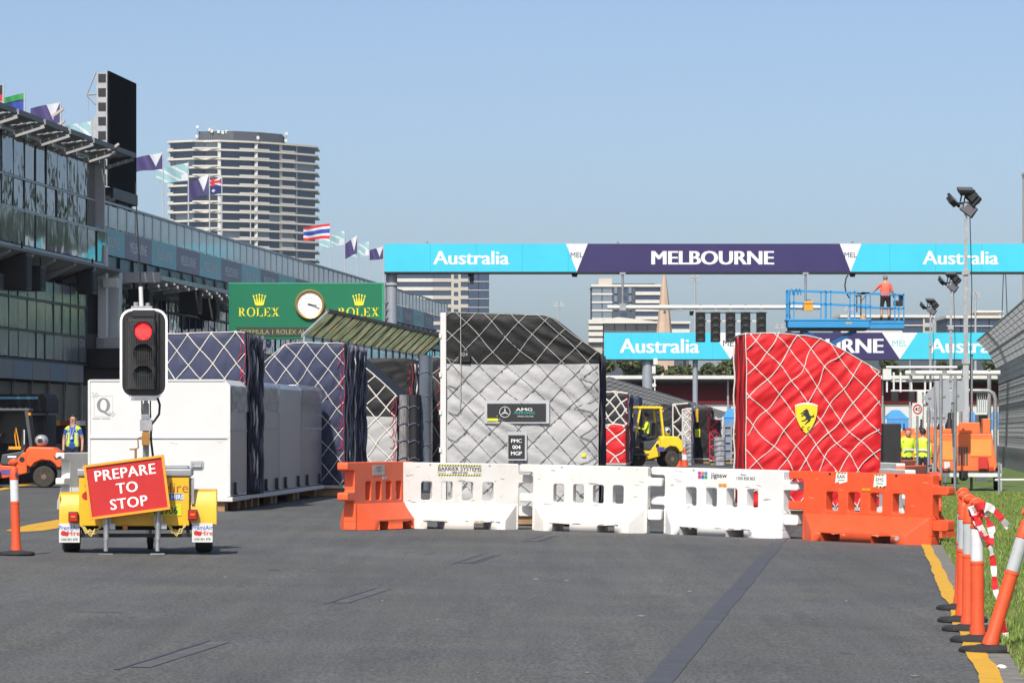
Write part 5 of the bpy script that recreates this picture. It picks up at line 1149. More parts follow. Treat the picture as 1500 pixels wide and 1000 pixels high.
for px, y1 in ((1238, 435), (1470, 470), (1473, 470)):
    D = D1-0.3; s = F/D
    if px == 1238:
        t = tag(MB().tube([(0.12, 0, 0), (-0.02, 0, -0.25), (-0.07, 0, -0.55), (-0.02, 0, -0.85), (0.14, 0, -1.1)], 0.03, 6).build('loose_cable', M_blk, None, smooth=50), 'black cable curling down from the gantry beside the lift', 'cable'); t.location = (X(1240, D), D, Z(399, D))
    else:
        t = tag(MB().tube([(0, 0, 0), ((px-1471.5)*0.05, 0, -(y1-399)/s)], 0.018, 6).build('hanging_wire', M_mul, None), 'thin wire hanging from the gantry, %s of the pair at far right' % ('left' if px == 1470 else 'right'), 'wire', 'wires hanging from the gantry'); t.location = (X(px, D), D, Z(399, D))
# ================================================================ scissor lift and the box on it
def lift():
    D = 155.5; s = F/D; M_bl = mat('lift_blue', (0.035, 0.26, 0.54), 0.4, var=0.08, scale=2, dirt=0.15, dcol=(0.05, 0.15, 0.3)); M_bld = mat('lift_dark_blue', (0.015, 0.10, 0.26), 0.45, var=0.1)
    t = thing('scissor_lift', 'bright blue scissor lift raised beneath the gantry', 'lift', G(1238, D), math.radians(0)); g = G(1238, D)[2]
    lx = lambda p: (p-1238)/s; zz = lambda y: Z(y, D)-g
    MB().box(lx(1155), lx(1274), 0, 1.2, zz(480), zz(469)).box(lx(1152), lx(1275), -0.02, 1.22, zz(470), zz(467)).build('platform', M_bl, t, bev=0.02)
    MB().box(lx(1270), lx(1325), 0.06, 1.14, zz(481), zz(473)).box(lx(1272), lx(1325), 0.04, 1.16, zz(474), zz(470)).build('extension_deck', M_bl, t, bev=0.015)
    MB().box(lx(1156), lx(1270), 0.1, 1.1, zz(484), zz(480)).build('underframe', mat('lift_under', (0.02, 0.02, 0.025), 0.6), t)
    for yy in (0.03, 1.17):
        dx = 0.0 if yy < 1 else -3.0
        b = MB()
        for a, c, y0, y1 in ((1160, 1274, 425, 429), (1160, 1274, 443, 447.5), (1262, 1325, 428.5, 431.5), (1262, 1325, 449, 451.5)): b.bar((lx(a+dx), yy, zz(y0)), (lx(c+dx), yy, zz(y1)), 0.05)
        pieces(b, 'guard_rail', M_bl, t)
        for px in (1163, 1209, 1217, 1252, 1275, 1311, 1324): MB().bar((lx(px+dx), yy, zz(470)), (lx(px+dx), yy, zz(425.5 if px < 1270 else 430)), 0.05).build('post', M_bl, t)
    b = MB()
    for yy in (0.05, 0.4, 0.8, 1.15): b.bar((lx(1155), yy, zz(478)), (lx(1155), yy, zz(424)), 0.055)
    for y in (425, 444, 460): b.bar((lx(1155), 0.05, zz(y)), (lx(1155), 1.15, zz(y)), 0.05)
    for p in (1157, 1164, 1169): b.tube([(lx(p), -0.02, zz(432)), (lx(p), -0.05, zz(425)), (lx(p+2), -0.06, zz(423)), (lx(p+4), -0.05, zz(426)), (lx(p+4), -0.02, zz(432))], 0.03, 6)
    pieces(b, 'entry_gate', M_bl, t)
    MB().bar((lx(1324), 0.05, zz(431)), (lx(1324), 1.15, zz(431)), 0.05).bar((lx(1324), 0.05, zz(451)), (lx(1324), 1.15, zz(451)), 0.05).build('end_rail', M_bl, t)
    H = zz(484)
    n = 4
    for k in range(n):                   # scissor arms down to the base
        z0, z1 = 0.9+(H-0.9)*k/n, 0.9+(H-0.9)*(k+1)/n
        for yy in (0.25, 0.95):
            MB().bar((lx(1175), yy, z1), (lx(1255), yy, z0), 0.09, 0.18).build('scissor_arm', M_bld, t); MB().bar((lx(1175), yy+0.1, z0), (lx(1255), yy+0.1, z1), 0.09, 0.18).build('scissor_arm', M_bld, t)
    MB().box(lx(1160), lx(1275), 0.1, 1.1, 0.35, 0.85).build('chassis', M_bl, t, bev=0.04)
    for px in (1172, 1262):
        for yy in (0.05, 1.0): MB().lathe([(0.12, -0.1), (0.33, -0.11), (0.36, 0), (0.33, 0.11), (0.12, 0.1)], 18, (lx(px), yy, 0.36), 'y').build('wheel', M_rub, t, smooth=35)
    MB().box(lx(1310), lx(1323), 0.1, 0.35, zz(448), zz(440)).box(lx(1318), lx(1324), 0.12, 0.3, zz(440), zz(431)).build('control_box', M_blk, t, bev=0.02)
    MB().box(lx(1239), lx(1248), -0.004, 0.0, zz(474), zz(472)).build('warning_sticker', M_yline, t)
    # things on the platform
    e = thing('orange_case', 'orange tool case hung on the lift railing at its left end', 'tool case', (X(1184, D), D-0.1, Z(455, D)))
    MB().box(-0.19, 0.19, -0.1, 0.02, 0, 0.38).build('shell', mat('case_orange', (0.80, 0.33, 0.02), 0.5, var=0.08), e, bev=0.02); MB().box(-0.192, 0.192, -0.104, 0.0, 0.27, 0.30).build('seam', M_blk, e); MB().tube([(-0.08, -0.04, 0.38), (-0.08, -0.04, 0.44), (0.08, -0.04, 0.44), (0.08, -0.04, 0.38)], 0.012, 6).build('handle', M_blk, e)
    k = thing('tool_stand', 'black tool stand standing on the lift platform', 'stand', (X(1262, D), D+0.5, Z(469, D)))
    MB().bar((-0.15, 0, 0.35), (-0.15, 0, 1.02), 0.04).bar((0.02, 0, 0.2), (0.02, 0, 1.05), 0.05).bar((0.02, 0, 0.8), (0.25, 0, 1.05), 0.03).bar((-0.22, 0, 1.03), (0.05, 0, 1.03), 0.05).build('frame', M_blk, k)
    MB().tube([(0.02, 0, 0.5), (0.0, -0.02, 0.25), (0.06, -0.02, 0.1), (0.1, 0, 0.02)], 0.02, 6).build('hose', M_blk, k)
    h = tag(MB().lathe([(0.08, 0), (0.12, 0.05), (0.11, 0.14), (0.05, 0.20)], 12).build('orange_bag', mat('bag_orange', (0.75, 0.25, 0.03), 0.4), None, smooth=50), 'small orange bag lying on the lift platform deck', 'bag'); h.location = (X(1266, D), D+0.4, Z(469, D))
    return D
DL = lift()
# ================================================================ green clock board
def serif(ch):
    """letters from strokes with serifs, unit cap height; returns polygons and the advance width"""
    P = []; R_ = lambda a, b, c, d: [(a, c), (b, c), (b, d), (a, d)]
    if ch in 'RELX' and ch != 'X': P += [R_(0.08, 0.24, 0, 1), R_(0, 0.34, 0, 0.07), R_(0, 0.34, 0.93, 1)]
    if ch == 'R':
        n = 10
        o = [(0.24+0.40*math.sin(PI*k/n), 0.735-0.265*-math.cos(PI*k/n)*-1) for k in range(n+1)]; i_ = [(0.24+0.24*math.sin(PI*k/n), 0.735+0.195*math.cos(PI*k/n)) for k in range(n+1)]
        o = [(0.24+0.42*math.sin(PI*k/n), 0.735+0.265*math.cos(PI*k/n)) for k in range(n+1)]
        for k in range(n): P.append([o[k], o[k+1], i_[k+1], i_[k]])
        P += [[(0.30, 0.47), (0.46, 0.49), (0.80, 0.0), (0.62, 0.0)], R_(0.6, 0.88, 0, 0.06)]; return P, 0.9
    if ch == 'O':
        n = 24
        for k in range(n):
            a, b = 2*PI*k/n, 2*PI*(k+1)/n; P.append([(0.48+0.48*math.cos(a), 0.5+0.52*math.sin(a)), (0.48+0.48*math.cos(b), 0.5+0.52*math.sin(b)), (0.48+0.31*math.cos(b), 0.5+0.46*math.sin(b)), (0.48+0.31*math.cos(a), 0.5+0.46*math.sin(a))])
        return P, 1.04
    if ch == 'L': P += [R_(0.24, 0.72, 0, 0.07), [(0.60, 0.07), (0.72, 0.07), (0.74, 0.30), (0.70, 0.30)]]; return P, 0.82
    if ch == 'E': P += [R_(0.24, 0.70, 0, 0.07), R_(0.24, 0.68, 0.93, 1), R_(0.24, 0.52, 0.47, 0.54), [(0.58, 0.07), (0.70, 0.07), (0.72, 0.28), (0.68, 0.28)], [(0.58, 0.93), (0.68, 0.93), (0.70, 0.74), (0.66, 0.74)], R_(0.48, 0.53, 0.40, 0.62)]; return P, 0.80
    if ch == 'X': P += [[(0.08, 1), (0.28, 1), (0.84, 0), (0.64, 0)], [(0.68, 1), (0.78, 1), (0.22, 0), (0.12, 0)], R_(0, 0.36, 0.94, 1), R_(0.58, 0.88, 0.94, 1), R_(0.02, 0.32, 0, 0.06), R_(0.54, 0.92, 0, 0.06)]; return P, 0.95
    return P, 0.5
def clockboard():
    D = 128.0; s = F/D; g = G(450, D); t = thing('clock_board', 'green advertising board with a gold-rimmed white clock', 'billboard', g); lx = lambda p: (p-450)/s; zz = lambda y: Z(y, D)-g[2]
    M_gn = mat('board_green', (0.006, 0.155, 0.075), 0.4, var=0.05, scale=1); M_gy = mat('board_yellow', (0.78, 0.70, 0.04), 0.45, var=0.05); M_gold = mat('clock_gold', (0.52, 0.33, 0.12), 0.35, 0.5, var=0.15); M_face = mat('clock_face', (0.78, 0.78, 0.77), 0.4, var=0.03)
    MB().box(lx(335), lx(561), 0, 0.35, zz(497), zz(416)).build('panel', M_gn, t, bev=0.015)
    MB().box(lx(334), lx(562), -0.01, 0.36, zz(416), zz(414)).box(lx(559.5), lx(562.5), -0.012, 0.36, zz(497), zz(416)).build('edge', mat('board_edge', (0.04, 0.30, 0.17), 0.4), t)
    st = MB().box(lx(346), lx(556), -0.012, -0.001, zz(493), zz(479)).build('led_strip', mat('led_strip', (0.035, 0.045, 0.04), 0.6, var=0.2), t)
    o = text('FORMULA 1 ROLEX AUSTRALIAN GRAND PRIX', 0.155, mat('led_text', (0.30, 0.34, 0.10), 0.5), st, (0, -0.016, zz(486)), wide=1.0, depth=0.001); o.location.x = lx(352)+0.5*(max(v.co.x for v in o.data.vertices)-min(v.co.x for v in o.data.vertices))
    for cx in (380, 526):
        b = MB(); adv = 0; polys = []
        for ch in 'ROLEX': P, w = serif(ch); polys += [[(x+adv, z) for x, z in q] for q in P]; adv += w+0.06
        k = 61/s/adv; hh = 13.0/s
        for q in polys: b.prism([(lx(cx)+(x-adv/2)*k, zz(463.5)+z*hh) for x, z in q], -0.012, -0.002)
        b.build('lettering', M_gy, t)
        b = MB(); c0 = lx(cx); base = zz(445.5)
        for i in range(5):
            a = (i-2)/2; tx = c0+a*8.6/s; tz = zz(431.5+abs(a)*2.2); bx = c0+a*5.0/s; b.prism([(bx-1.5/s, base), (bx+1.5/s, base), (tx+0.35/s, tz), (tx-0.35/s, tz)], -0.012, -0.002); b.lathe([(1.35/s, -0.013), (1.35/s, -0.002)], 10, (tx, 0, tz), 'y')
        b.prism([(c0+6.6/s*math.cos(a), base+1.7/s*math.sin(a)-0.01) for a in [2*PI*k_/16 for k_ in range(16)]], -0.0125, -0.0025); b.build('crown', M_gy, t)
    ck = MB().lathe([(21.5/s, 0.0), (22/s, -0.08), (20.5/s, -0.13), (18/s, -0.10), (17.6/s, -0.04)], 40, (lx(454), 0, zz(446)), 'y').build('clock_rim', M_gold, t, smooth=40)
    MB().lathe([(18/s, -0.062), (18/s, -0.05)], 40, (lx(454), 0, zz(446)), 'y').build('clock_face', M_face, ck)
    b = MB(); c = (lx(454), zz(446))
    for k in range(12):
        a = 2*PI*k/12; r0, r1 = 13.5/s, 16/s; b.bar((c[0]+r0*math.sin(a), -0.066, c[1]+r0*math.cos(a)), (c[0]+r1*math.sin(a), -0.066, c[1]+r1*math.cos(a)), 0.02, 0.006, up=(0, 1, 0))
    pieces(b, 'hour_mark', M_qg2, ck)
    for a, r, w in ((100, 10, 0.05), (112, 15, 0.035)):
        a = math.radians(a); MB().bar((c[0]-3/s*math.sin(a), -0.075, c[1]-3/s*math.cos(a)), (c[0]+r/s*math.sin(a), -0.075, c[1]+r/s*math.cos(a)), w, 0.01, up=(0, 1, 0)).build('clock_hand', M_qg, ck)
    text('ROLEX', 0.07, M_qg2, ck, (c[0], -0.065, c[1]+8.5/s))
    for px in (360, 535): MB().bar((lx(px), 0.25, 0), (lx(px), 0.25, zz(497)), 0.2).build('leg', M_mul, t)
clockboard()
# ================================================================ glazed pit wall shelter, canopy tipped towards the pit lane
def shelter():
    u = -15.0; Da, Db_ = 103.2, 131.0; g = gz(U(u, Da), Da); t = thing('pit_wall_shelter', 'pit wall shelter with a tilted canopy of mottled green panes', 'shelter', (U(u, Da), Da, g), RZ)
    zt = Z(457, Da)-g; L = (Db_-Da)*K; x1, z1 = -0.68, zt-0.64
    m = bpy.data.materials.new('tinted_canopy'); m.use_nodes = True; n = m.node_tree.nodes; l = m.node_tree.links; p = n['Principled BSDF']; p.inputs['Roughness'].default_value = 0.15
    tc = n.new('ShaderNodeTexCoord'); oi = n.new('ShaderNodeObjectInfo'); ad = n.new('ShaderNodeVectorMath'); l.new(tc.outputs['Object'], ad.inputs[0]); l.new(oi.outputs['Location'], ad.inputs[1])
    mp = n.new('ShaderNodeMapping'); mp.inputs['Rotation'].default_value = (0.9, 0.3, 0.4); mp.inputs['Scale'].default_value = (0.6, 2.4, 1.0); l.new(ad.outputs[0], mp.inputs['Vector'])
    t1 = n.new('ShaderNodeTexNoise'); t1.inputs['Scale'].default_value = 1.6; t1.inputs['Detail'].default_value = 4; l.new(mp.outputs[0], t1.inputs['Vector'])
    r = n.new('ShaderNodeValToRGB'); e = r.color_ramp.elements; e[0].position = 0.30; e[0].color = (0.03, 0.035, 0.03, 1); e[1].position = 0.75; e[1].color = (0.95, 0.50, 0.06, 1)  # green and orange ramp paints reflected greenery into the panes
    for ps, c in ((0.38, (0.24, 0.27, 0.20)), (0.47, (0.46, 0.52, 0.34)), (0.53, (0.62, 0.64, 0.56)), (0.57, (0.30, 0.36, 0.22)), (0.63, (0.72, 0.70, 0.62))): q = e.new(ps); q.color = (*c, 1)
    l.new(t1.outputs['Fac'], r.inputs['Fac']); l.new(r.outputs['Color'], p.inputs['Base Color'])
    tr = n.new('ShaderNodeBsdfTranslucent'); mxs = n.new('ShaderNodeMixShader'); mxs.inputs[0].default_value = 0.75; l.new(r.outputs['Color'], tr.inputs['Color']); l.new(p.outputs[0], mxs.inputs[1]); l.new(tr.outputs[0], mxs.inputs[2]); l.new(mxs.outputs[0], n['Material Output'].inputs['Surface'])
    k = 16; w = L/k
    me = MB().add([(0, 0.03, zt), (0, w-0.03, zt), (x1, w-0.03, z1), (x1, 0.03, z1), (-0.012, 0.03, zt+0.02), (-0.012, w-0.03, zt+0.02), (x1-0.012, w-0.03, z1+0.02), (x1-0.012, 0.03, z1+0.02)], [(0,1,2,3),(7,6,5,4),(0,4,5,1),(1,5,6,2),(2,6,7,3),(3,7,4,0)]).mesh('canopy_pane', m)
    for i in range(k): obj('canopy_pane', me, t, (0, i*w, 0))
    for i in range(k+1): MB().bar((0.02, i*w, zt+0.01), (x1, i*w, z1), 0.05 if i else 0.10, 0.05).bar((x1+0.05, i*w, 0), (x1+0.05, i*w, z1), 0.06).build('rib', M_mul if i else M_steel, t)
    b = MB(); b.box(-0.05, 0.06, 0, L, zt, zt+0.09); b.build('top_edge', mat('canopy_edge', (0.16, 0.11, 0.10), 0.6, var=0.3, scale=3), t); MB().box(x1-0.03, x1+0.04, 0, L, z1-0.05, z1+0.02).build('gutter', M_alum, t)
    for i in range(k): MB().box(x1+0.02, x1+0.05, i*w+0.05, i*w+w-0.05, z1-0.55, z1-0.06).build('front_pane', M_bal, t)
    MB().box(x1-0.05, x1+0.15, 0, L, 0, 1.1).build('wall', M_slab, t)
shelter()
# ================================================================ people
M_skin = mat('skin', (0.50, 0.27, 0.19), 0.55, var=0.08, scale=8); M_shoe = mat('dark_shoe', (0.03, 0.028, 0.026), 0.6)
def person(label, loc, rz, J, region, mats, hair=None, scale=1.0, group=None, extra=None):
    """J: joint name -> (x, y, z, r) ; the body is grown with a Skin modifier. Facing local -Y."""
    t = thing('person', label, 'person', loc, rz, group); t.scale = (scale,)*3
    base = dict(pelvis=(0, 0, 0.95, 0.145), waist=(0, 0, 1.08, 0.135), chest=(0, 0.0, 1.30, 0.150), collar=(0, 0.01, 1.43, 0.085), neck=(0, 0.0, 1.50, 0.056), jaw=(0, -0.02, 1.575, 0.072), skull=(0, -0.005, 1.66, 0.090), crown=(0, 0.0, 1.72, 0.066),
                lsh=(-0.17, 0.01, 1.40, 0.070), lel=(-0.24, 0.03, 1.12, 0.045), lwr=(-0.25, -0.06, 0.89, 0.030), lha=(-0.25, -0.09, 0.81, 0.036),
                rsh=(0.17, 0.01, 1.40, 0.070), rel=(0.24, 0.03, 1.12, 0.045), rwr=(0.25, -0.06, 0.89, 0.030), rha=(0.25, -0.09, 0.81, 0.036),
                lhip=(-0.09, 0, 0.88, 0.098), lkn=(-0.11, -0.02, 0.50, 0.062), lan=(-0.12, 0.02, 0.09, 0.042), lto=(-0.14, -0.14, 0.045, 0.040),
                rhip=(0.09, 0, 0.88, 0.098), rkn=(0.11, -0.02, 0.50, 0.062), ran=(0.12, 0.02, 0.09, 0.042), rto=(0.14, -0.14, 0.045, 0.040))
    base.update(J); names = list(base); idx = {n: i for i, n in enumerate(names)}
    E = [('pelvis', 'waist'), ('waist', 'chest'), ('chest', 'collar'), ('collar', 'neck'), ('neck', 'jaw'), ('jaw', 'skull'), ('skull', 'crown'), ('collar', 'lsh'), ('lsh', 'lel'), ('lel', 'lwr'), ('lwr', 'lha'), ('collar', 'rsh'), ('rsh', 'rel'), ('rel', 'rwr'), ('rwr', 'rha'),
         ('pelvis', 'lhip'), ('lhip', 'lkn'), ('lkn', 'lan'), ('lan', 'lto'), ('pelvis', 'rhip'), ('rhip', 'rkn'), ('rkn', 'ran'), ('ran', 'rto')]
    me = bpy.data.meshes.new('body'); me.from_pydata([base[n][:3] for n in names], [(idx[a], idx[b]) for a, b in E], [])
    o = bpy.data.objects.new('body_tmp', me); C.objects.link(o); md = o.modifiers.new('skin', 'SKIN'); md.use_smooth_shade = True; o.modifiers.new('sub', 'SUBSURF').levels = 2
    for i, n in enumerate(names):
        r = base[n][3]; sv = me.skin_vertices[0].data[i]; w = 1.12 if n in ('waist', 'pelvis') else (1.2 if n == 'chest' else 1.0); sv.radius = (r*w, r*(0.85 if w > 1 else 1)); sv.use_root = (n == 'pelvis')
    bpy.context.view_layer.update(); dg = bpy.context.evaluated_depsgraph_get(); bm_ = bpy.data.meshes.new_from_object(o.evaluated_get(dg)); bpy.data.objects.remove(o)
    def seg(p):
        best = None
        for a, b in E:
            A, B_ = Vector(base[a][:3]), Vector(base[b][:3]); d = B_-A; k = max(0, min(1, (p-A).dot(d)/max(1e-9, d.length_squared))); q = (p-(A+d*k)).length-0.5*(base[a][3]*(1-k)+base[b][3]*k)
            if best is None or q < best[0]: best = (q, a, b, k)
        return best[1], best[2], best[3]
    bm_.materials.clear()
    for m in mats: bm_.materials.append(m)
    for f in bm_.polygons: a, b, k = seg(f.center); f.material_index = region(a, b, k, f.center); f.use_smooth = True
    body = obj('body', bm_, t)
    f = MB()                               # fingers, nose and ears
    for s, wr, ha in ((-1, 'lwr', 'lha'), (1, 'rwr', 'rha')):
        W_, H_ = Vector(base[wr][:3]), Vector(base[ha][:3]); d = (H_-W_).normalized(); a = d.orthogonal().normalized(); a = Vector((0, 1, 0)).cross(d); a = a.normalized() if a.length > .1 else d.orthogonal().normalized(); c = d.cross(a)
        for q in range(4):
            r0 = H_+d*0.01+c*(q-1.5)*0.02; L = (0.06, 0.072, 0.068, 0.05)[q]; f.tube([r0, r0+d*L*0.5+a*0.006, r0+d*L+a*0.022], [0.010, 0.009, 0.007], 6)
        r0 = W_.lerp(H_, 0.4)-c*0.03; f.tube([r0, r0+d*0.035-c*0.02, r0+d*0.06-c*0.02], [0.012, 0.010, 0.008], 6)
    sk = Vector(base['skull'][:3]); 
    fd = (Vector(base['jaw'][:3])-Vector(base['neck'][:3])); fy = -1 if base['jaw'][1] <= base['skull'][1]+0.02 else 1
    f.tube([sk+Vector((0, fy*0.08, 0.005)), sk+Vector((0, fy*0.108, -0.035)), sk+Vector((0, fy*0.085, -0.045))], [0.008, 0.012, 0.007], 6)
    for s in (-1, 1): f.lathe([(0.010, 0), (0.028, s*0.008), (0.022, s*0.016)], 10, (sk.x+s*0.085, sk.y+0.01, sk.z-0.02), 'x')
    f.build('hands_and_face', M_skin, t, fix=True, smooth=50)
    e = MB()
    for s in (-1, 1): e.lathe([(0.008, -0.003), (0.008, 0.003)], 8, (sk.x+s*0.033, sk.y+fy*0.082, sk.z-0.005), 'y')
    e.box(sk.x-0.018, sk.x+0.018, sk.y+fy*0.078-0.004, sk.y+fy*0.078+0.004, sk.z-0.072, sk.z-0.068); e.build('eyes_and_mouth', mat('dark_feature', (0.08, 0.03, 0.025), 0.5), t)
    if hair:
        b = MB(); n = 16
        def fn(u, v):
            a = 2*PI*u; p = v*PI*0.60; rx = 0.098; q = 1+0.05*noise.noise((u*9, v*6, 1)); y = 0.105*math.sin(p)*math.sin(a)*q
            zz = 0.112*math.cos(p)*q
            if y*fy > 0.03 and zz < 0.05: y *= 0.55
            return (sk.x+rx*math.sin(p)*math.cos(a)*q, sk.y+0.012*-fy+y, sk.z+0.005+zz)
        b.grid(fn, n, 8); b.build('hair', hair, t, fix=False, smooth='all')
    return t
M_blue = mat('blue_shirt', (0.03, 0.10, 0.42), 0.75, var=0.12, scale=6, bump=0.3, bscale=12); M_hv = mat('hi_vis_yellow', (0.62, 0.78, 0.05), 0.6, var=0.08, scale=6, emit=None); M_blackc = mat('black_cloth', (0.015, 0.015, 0.017), 0.8, var=0.2, scale=5)
M_coral = mat('coral_shirt', (0.80, 0.15, 0.09), 0.75, var=0.10, scale=6, bump=0.4, bscale=10); M_navyt = mat('navy_trousers', (0.02, 0.025, 0.045), 0.8, var=0.2); M_silv = mat('reflective_tape', (0.6, 0.62, 0.62), 0.4)
M_hairk = mat('dark_hair', (0.02, 0.015, 0.012), 0.6, var=0.3, scale=20); M_hairg = mat('shaved_grey_hair', (0.22, 0.15, 0.12), 0.7, var=0.2, scale=20)
LEG = {'lhip', 'lkn', 'lan', 'lto', 'rhip', 'rkn', 'ran', 'rto'}
def reg_vest(a, b, k, p):
    if b in ('lto', 'rto'): return 4
    if a in ('lhip', 'rhip', 'lkn', 'rkn') or b in ('lhip', 'rhip') and p.z < 0.95: return 3
    if a in ('neck', 'jaw', 'skull') or b == 'neck' and k > 0.3: return 0
    if a in ('lel', 'lwr', 'rel', 'rwr'): return 0
    if a in ('lsh', 'rsh'): return 1 if k < 0.55 else 0
    if p.y < -0.02 and abs(p.x) < 0.085: return 1
    if p.z < 0.93: return 3
    return 2
D = 99.0; man = person('man in a yellow safety vest and blue shirt beside the orange forklift', G(107, D), math.radians(-6), dict(lel=(-0.25, 0.05, 1.13, .045), lwr=(-0.24, -0.05, 0.90, .032), lha=(-0.23, -0.08, 0.82, .036), waist=(0, -0.02, 1.08, .165), pelvis=(0, 0, .95, .155)), reg_vest, [M_skin, M_blue, M_hv, M_navyt, M_shoe], M_hairk, 1.03)
b = MB()
for s in (-1, 1): b.tube([(s*0.05, -0.12, 1.40), (s*0.03, -0.165, 1.28), (0, -0.185, 1.20)], 0.006, 5)
b.box(-0.03, 0.03, -0.195, -0.185, 1.13, 1.20); b.build('lanyard', M_white, man)
b = MB()
for s in (-1, 1): b.tube([(s*0.155, -0.10, 0.99), (s*0.145, -0.14, 1.15), (s*0.12, -0.135, 1.30)], 0.016, 5)
b.build('reflective_stripe', M_silv, man)
def reg_short(a, b, k, p):
    if b in ('lto', 'rto'): return 4
    if a in ('lkn', 'rkn'): return 0 if p.z > 0.16 else 4
    if a in ('lhip', 'rhip'): return 3 if p.z > 0.52 else 0
    if b in ('lhip', 'rhip'): return 3 if p.z < 0.98 else 1
    if a in ('neck', 'jaw', 'skull') or b == 'neck' and k > 0.4: return 0
    if a in ('lel', 'lwr', 'rel', 'rwr'): return 0
    if a in ('lsh', 'rsh'): return 1 if k < 0.72 else 0
    return 1 if p.z > 0.97 else 3
gl = Z(469, 155.5)
wk = person('man in a coral shirt and black shorts standing on the blue lift', (X(1297, 156.1), 156.1, gl), math.radians(180), dict(lsh=(-0.18, 0.0, 1.40, .075), rsh=(0.18, 0, 1.40, .075), rel=(0.36, -0.14, 1.22, .05), rwr=(0.52, -0.22, 1.06, .034), rha=(0.59, -0.25, 1.01, .04), lel=(-0.27, -0.02, 1.14, .05), lwr=(-0.33, -0.14, 0.95, .034), lha=(-0.36, -0.2, 0.90, .04), jaw=(0, -0.05, 1.57, .072), skull=(0, -0.05, 1.65, .09), crown=(0, -0.045, 1.71, .066), lhip=(-0.10, 0, .88, .115), rhip=(0.10, 0, .88, .115), lkn=(-0.13, -0.02, .52, .075), rkn=(0.14, -0.02, .52, .075), lan=(-0.13, 0.02, .09, .045), ran=(0.16, 0.02, .09, .045), rto=(0.18, -.14, .045, .04), waist=(0, -0.02, 1.08, .19), chest=(0, 0, 1.29, .20), pelvis=(0, 0, .97, .175)), reg_short, [M_skin, M_coral, M_coral, M_blackc, M_shoe], M_hairg, 1.07)
MB().tube([(0.47+0.04*math.cos(a), -0.20, 1.10+0.03*math.sin(a)) for a in [2*PI*k/12 for k in range(13)]], 0.012, 6).build('wristband', M_blk, wk)
def reg_hv(a, b, k, p):
    if b in ('lto', 'rto'): return 4
    if a in ('lhip', 'rhip', 'lkn', 'rkn') or b in ('lhip', 'rhip') and p.z < 0.95: return 3
    if a in ('neck', 'jaw', 'skull') or b == 'neck' and k > 0.3: return 0
    if a in ('lwr', 'rwr'): return 0
    return 2 if p.z > 0.93 else 3
ms5 = [M_skin, M_blue, M_hv, M_navyt, M_shoe]
w1p = person('worker in a hi-vis yellow jacket next to the black box', G(1329, 100), math.radians(20), dict(skull=(0, -.06, 1.62, .09), jaw=(0, -.09, 1.54, .072), crown=(0, -.06, 1.68, .066), chest=(0, -.03, 1.29, .17)), reg_hv, ms5, mat('red_cap', (0.35, 0.05, 0.04), 0.6), 0.98)
w2p = person('worker in a hi-vis yellow vest and dark trousers nearer the lighting trailers', G(1352, 104), math.radians(160), dict(rel=(0.25, -.08, 1.15, .05)), reg_hv, ms5, M_hairk, 0.96)
for q in (w1p, w2p): MB().box(-0.19, 0.19, -0.15, -0.135, 1.12, 1.17).box(-0.19, 0.19, 0.135, 0.15, 1.12, 1.17).build('reflective_stripe', M_silv, q)
SIT = dict(pelvis=(0, 0.05, 0.52, .15), waist=(0, 0.04, .66, .14), chest=(0, 0.02, .88, .15), collar=(0, 0.02, 1.0, .085), neck=(0, 0.0, 1.07, .056), jaw=(0, -.02, 1.145, .072), skull=(0, -.005, 1.23, .09), crown=(0, 0, 1.29, .066), lsh=(-.17, .02, .97, .07), rsh=(.17, .02, .97, .07), lel=(-.24, -.08, .74, .045), rel=(.24, -.08, .74, .045), lwr=(-.14, -.30, .80, .03), rwr=(.14, -.30, .80, .03), lha=(-.11, -.37, .82, .036), rha=(.11, -.37, .82, .036), lhip=(-.10, -.02, .50, .095), rhip=(.10, -.02, .50, .095), lkn=(-.13, -.42, .52, .065), rkn=(.13, -.42, .52, .065), lan=(-.13, -.48, .10, .042), ran=(.13, -.48, .10, .042), lto=(-.13, -.62, .05, .04), rto=(.13, -.62, .05, .04))
def reg_sit(a, b, k, p):
    if a in ('neck', 'jaw', 'skull') or b == 'neck' and k > 0.3: return 0
    if a in ('lwr', 'rwr'): return 0
    if a in LEG or b in LEG or a == 'pelvis' and p.z < 0.55: return 3
    return 2
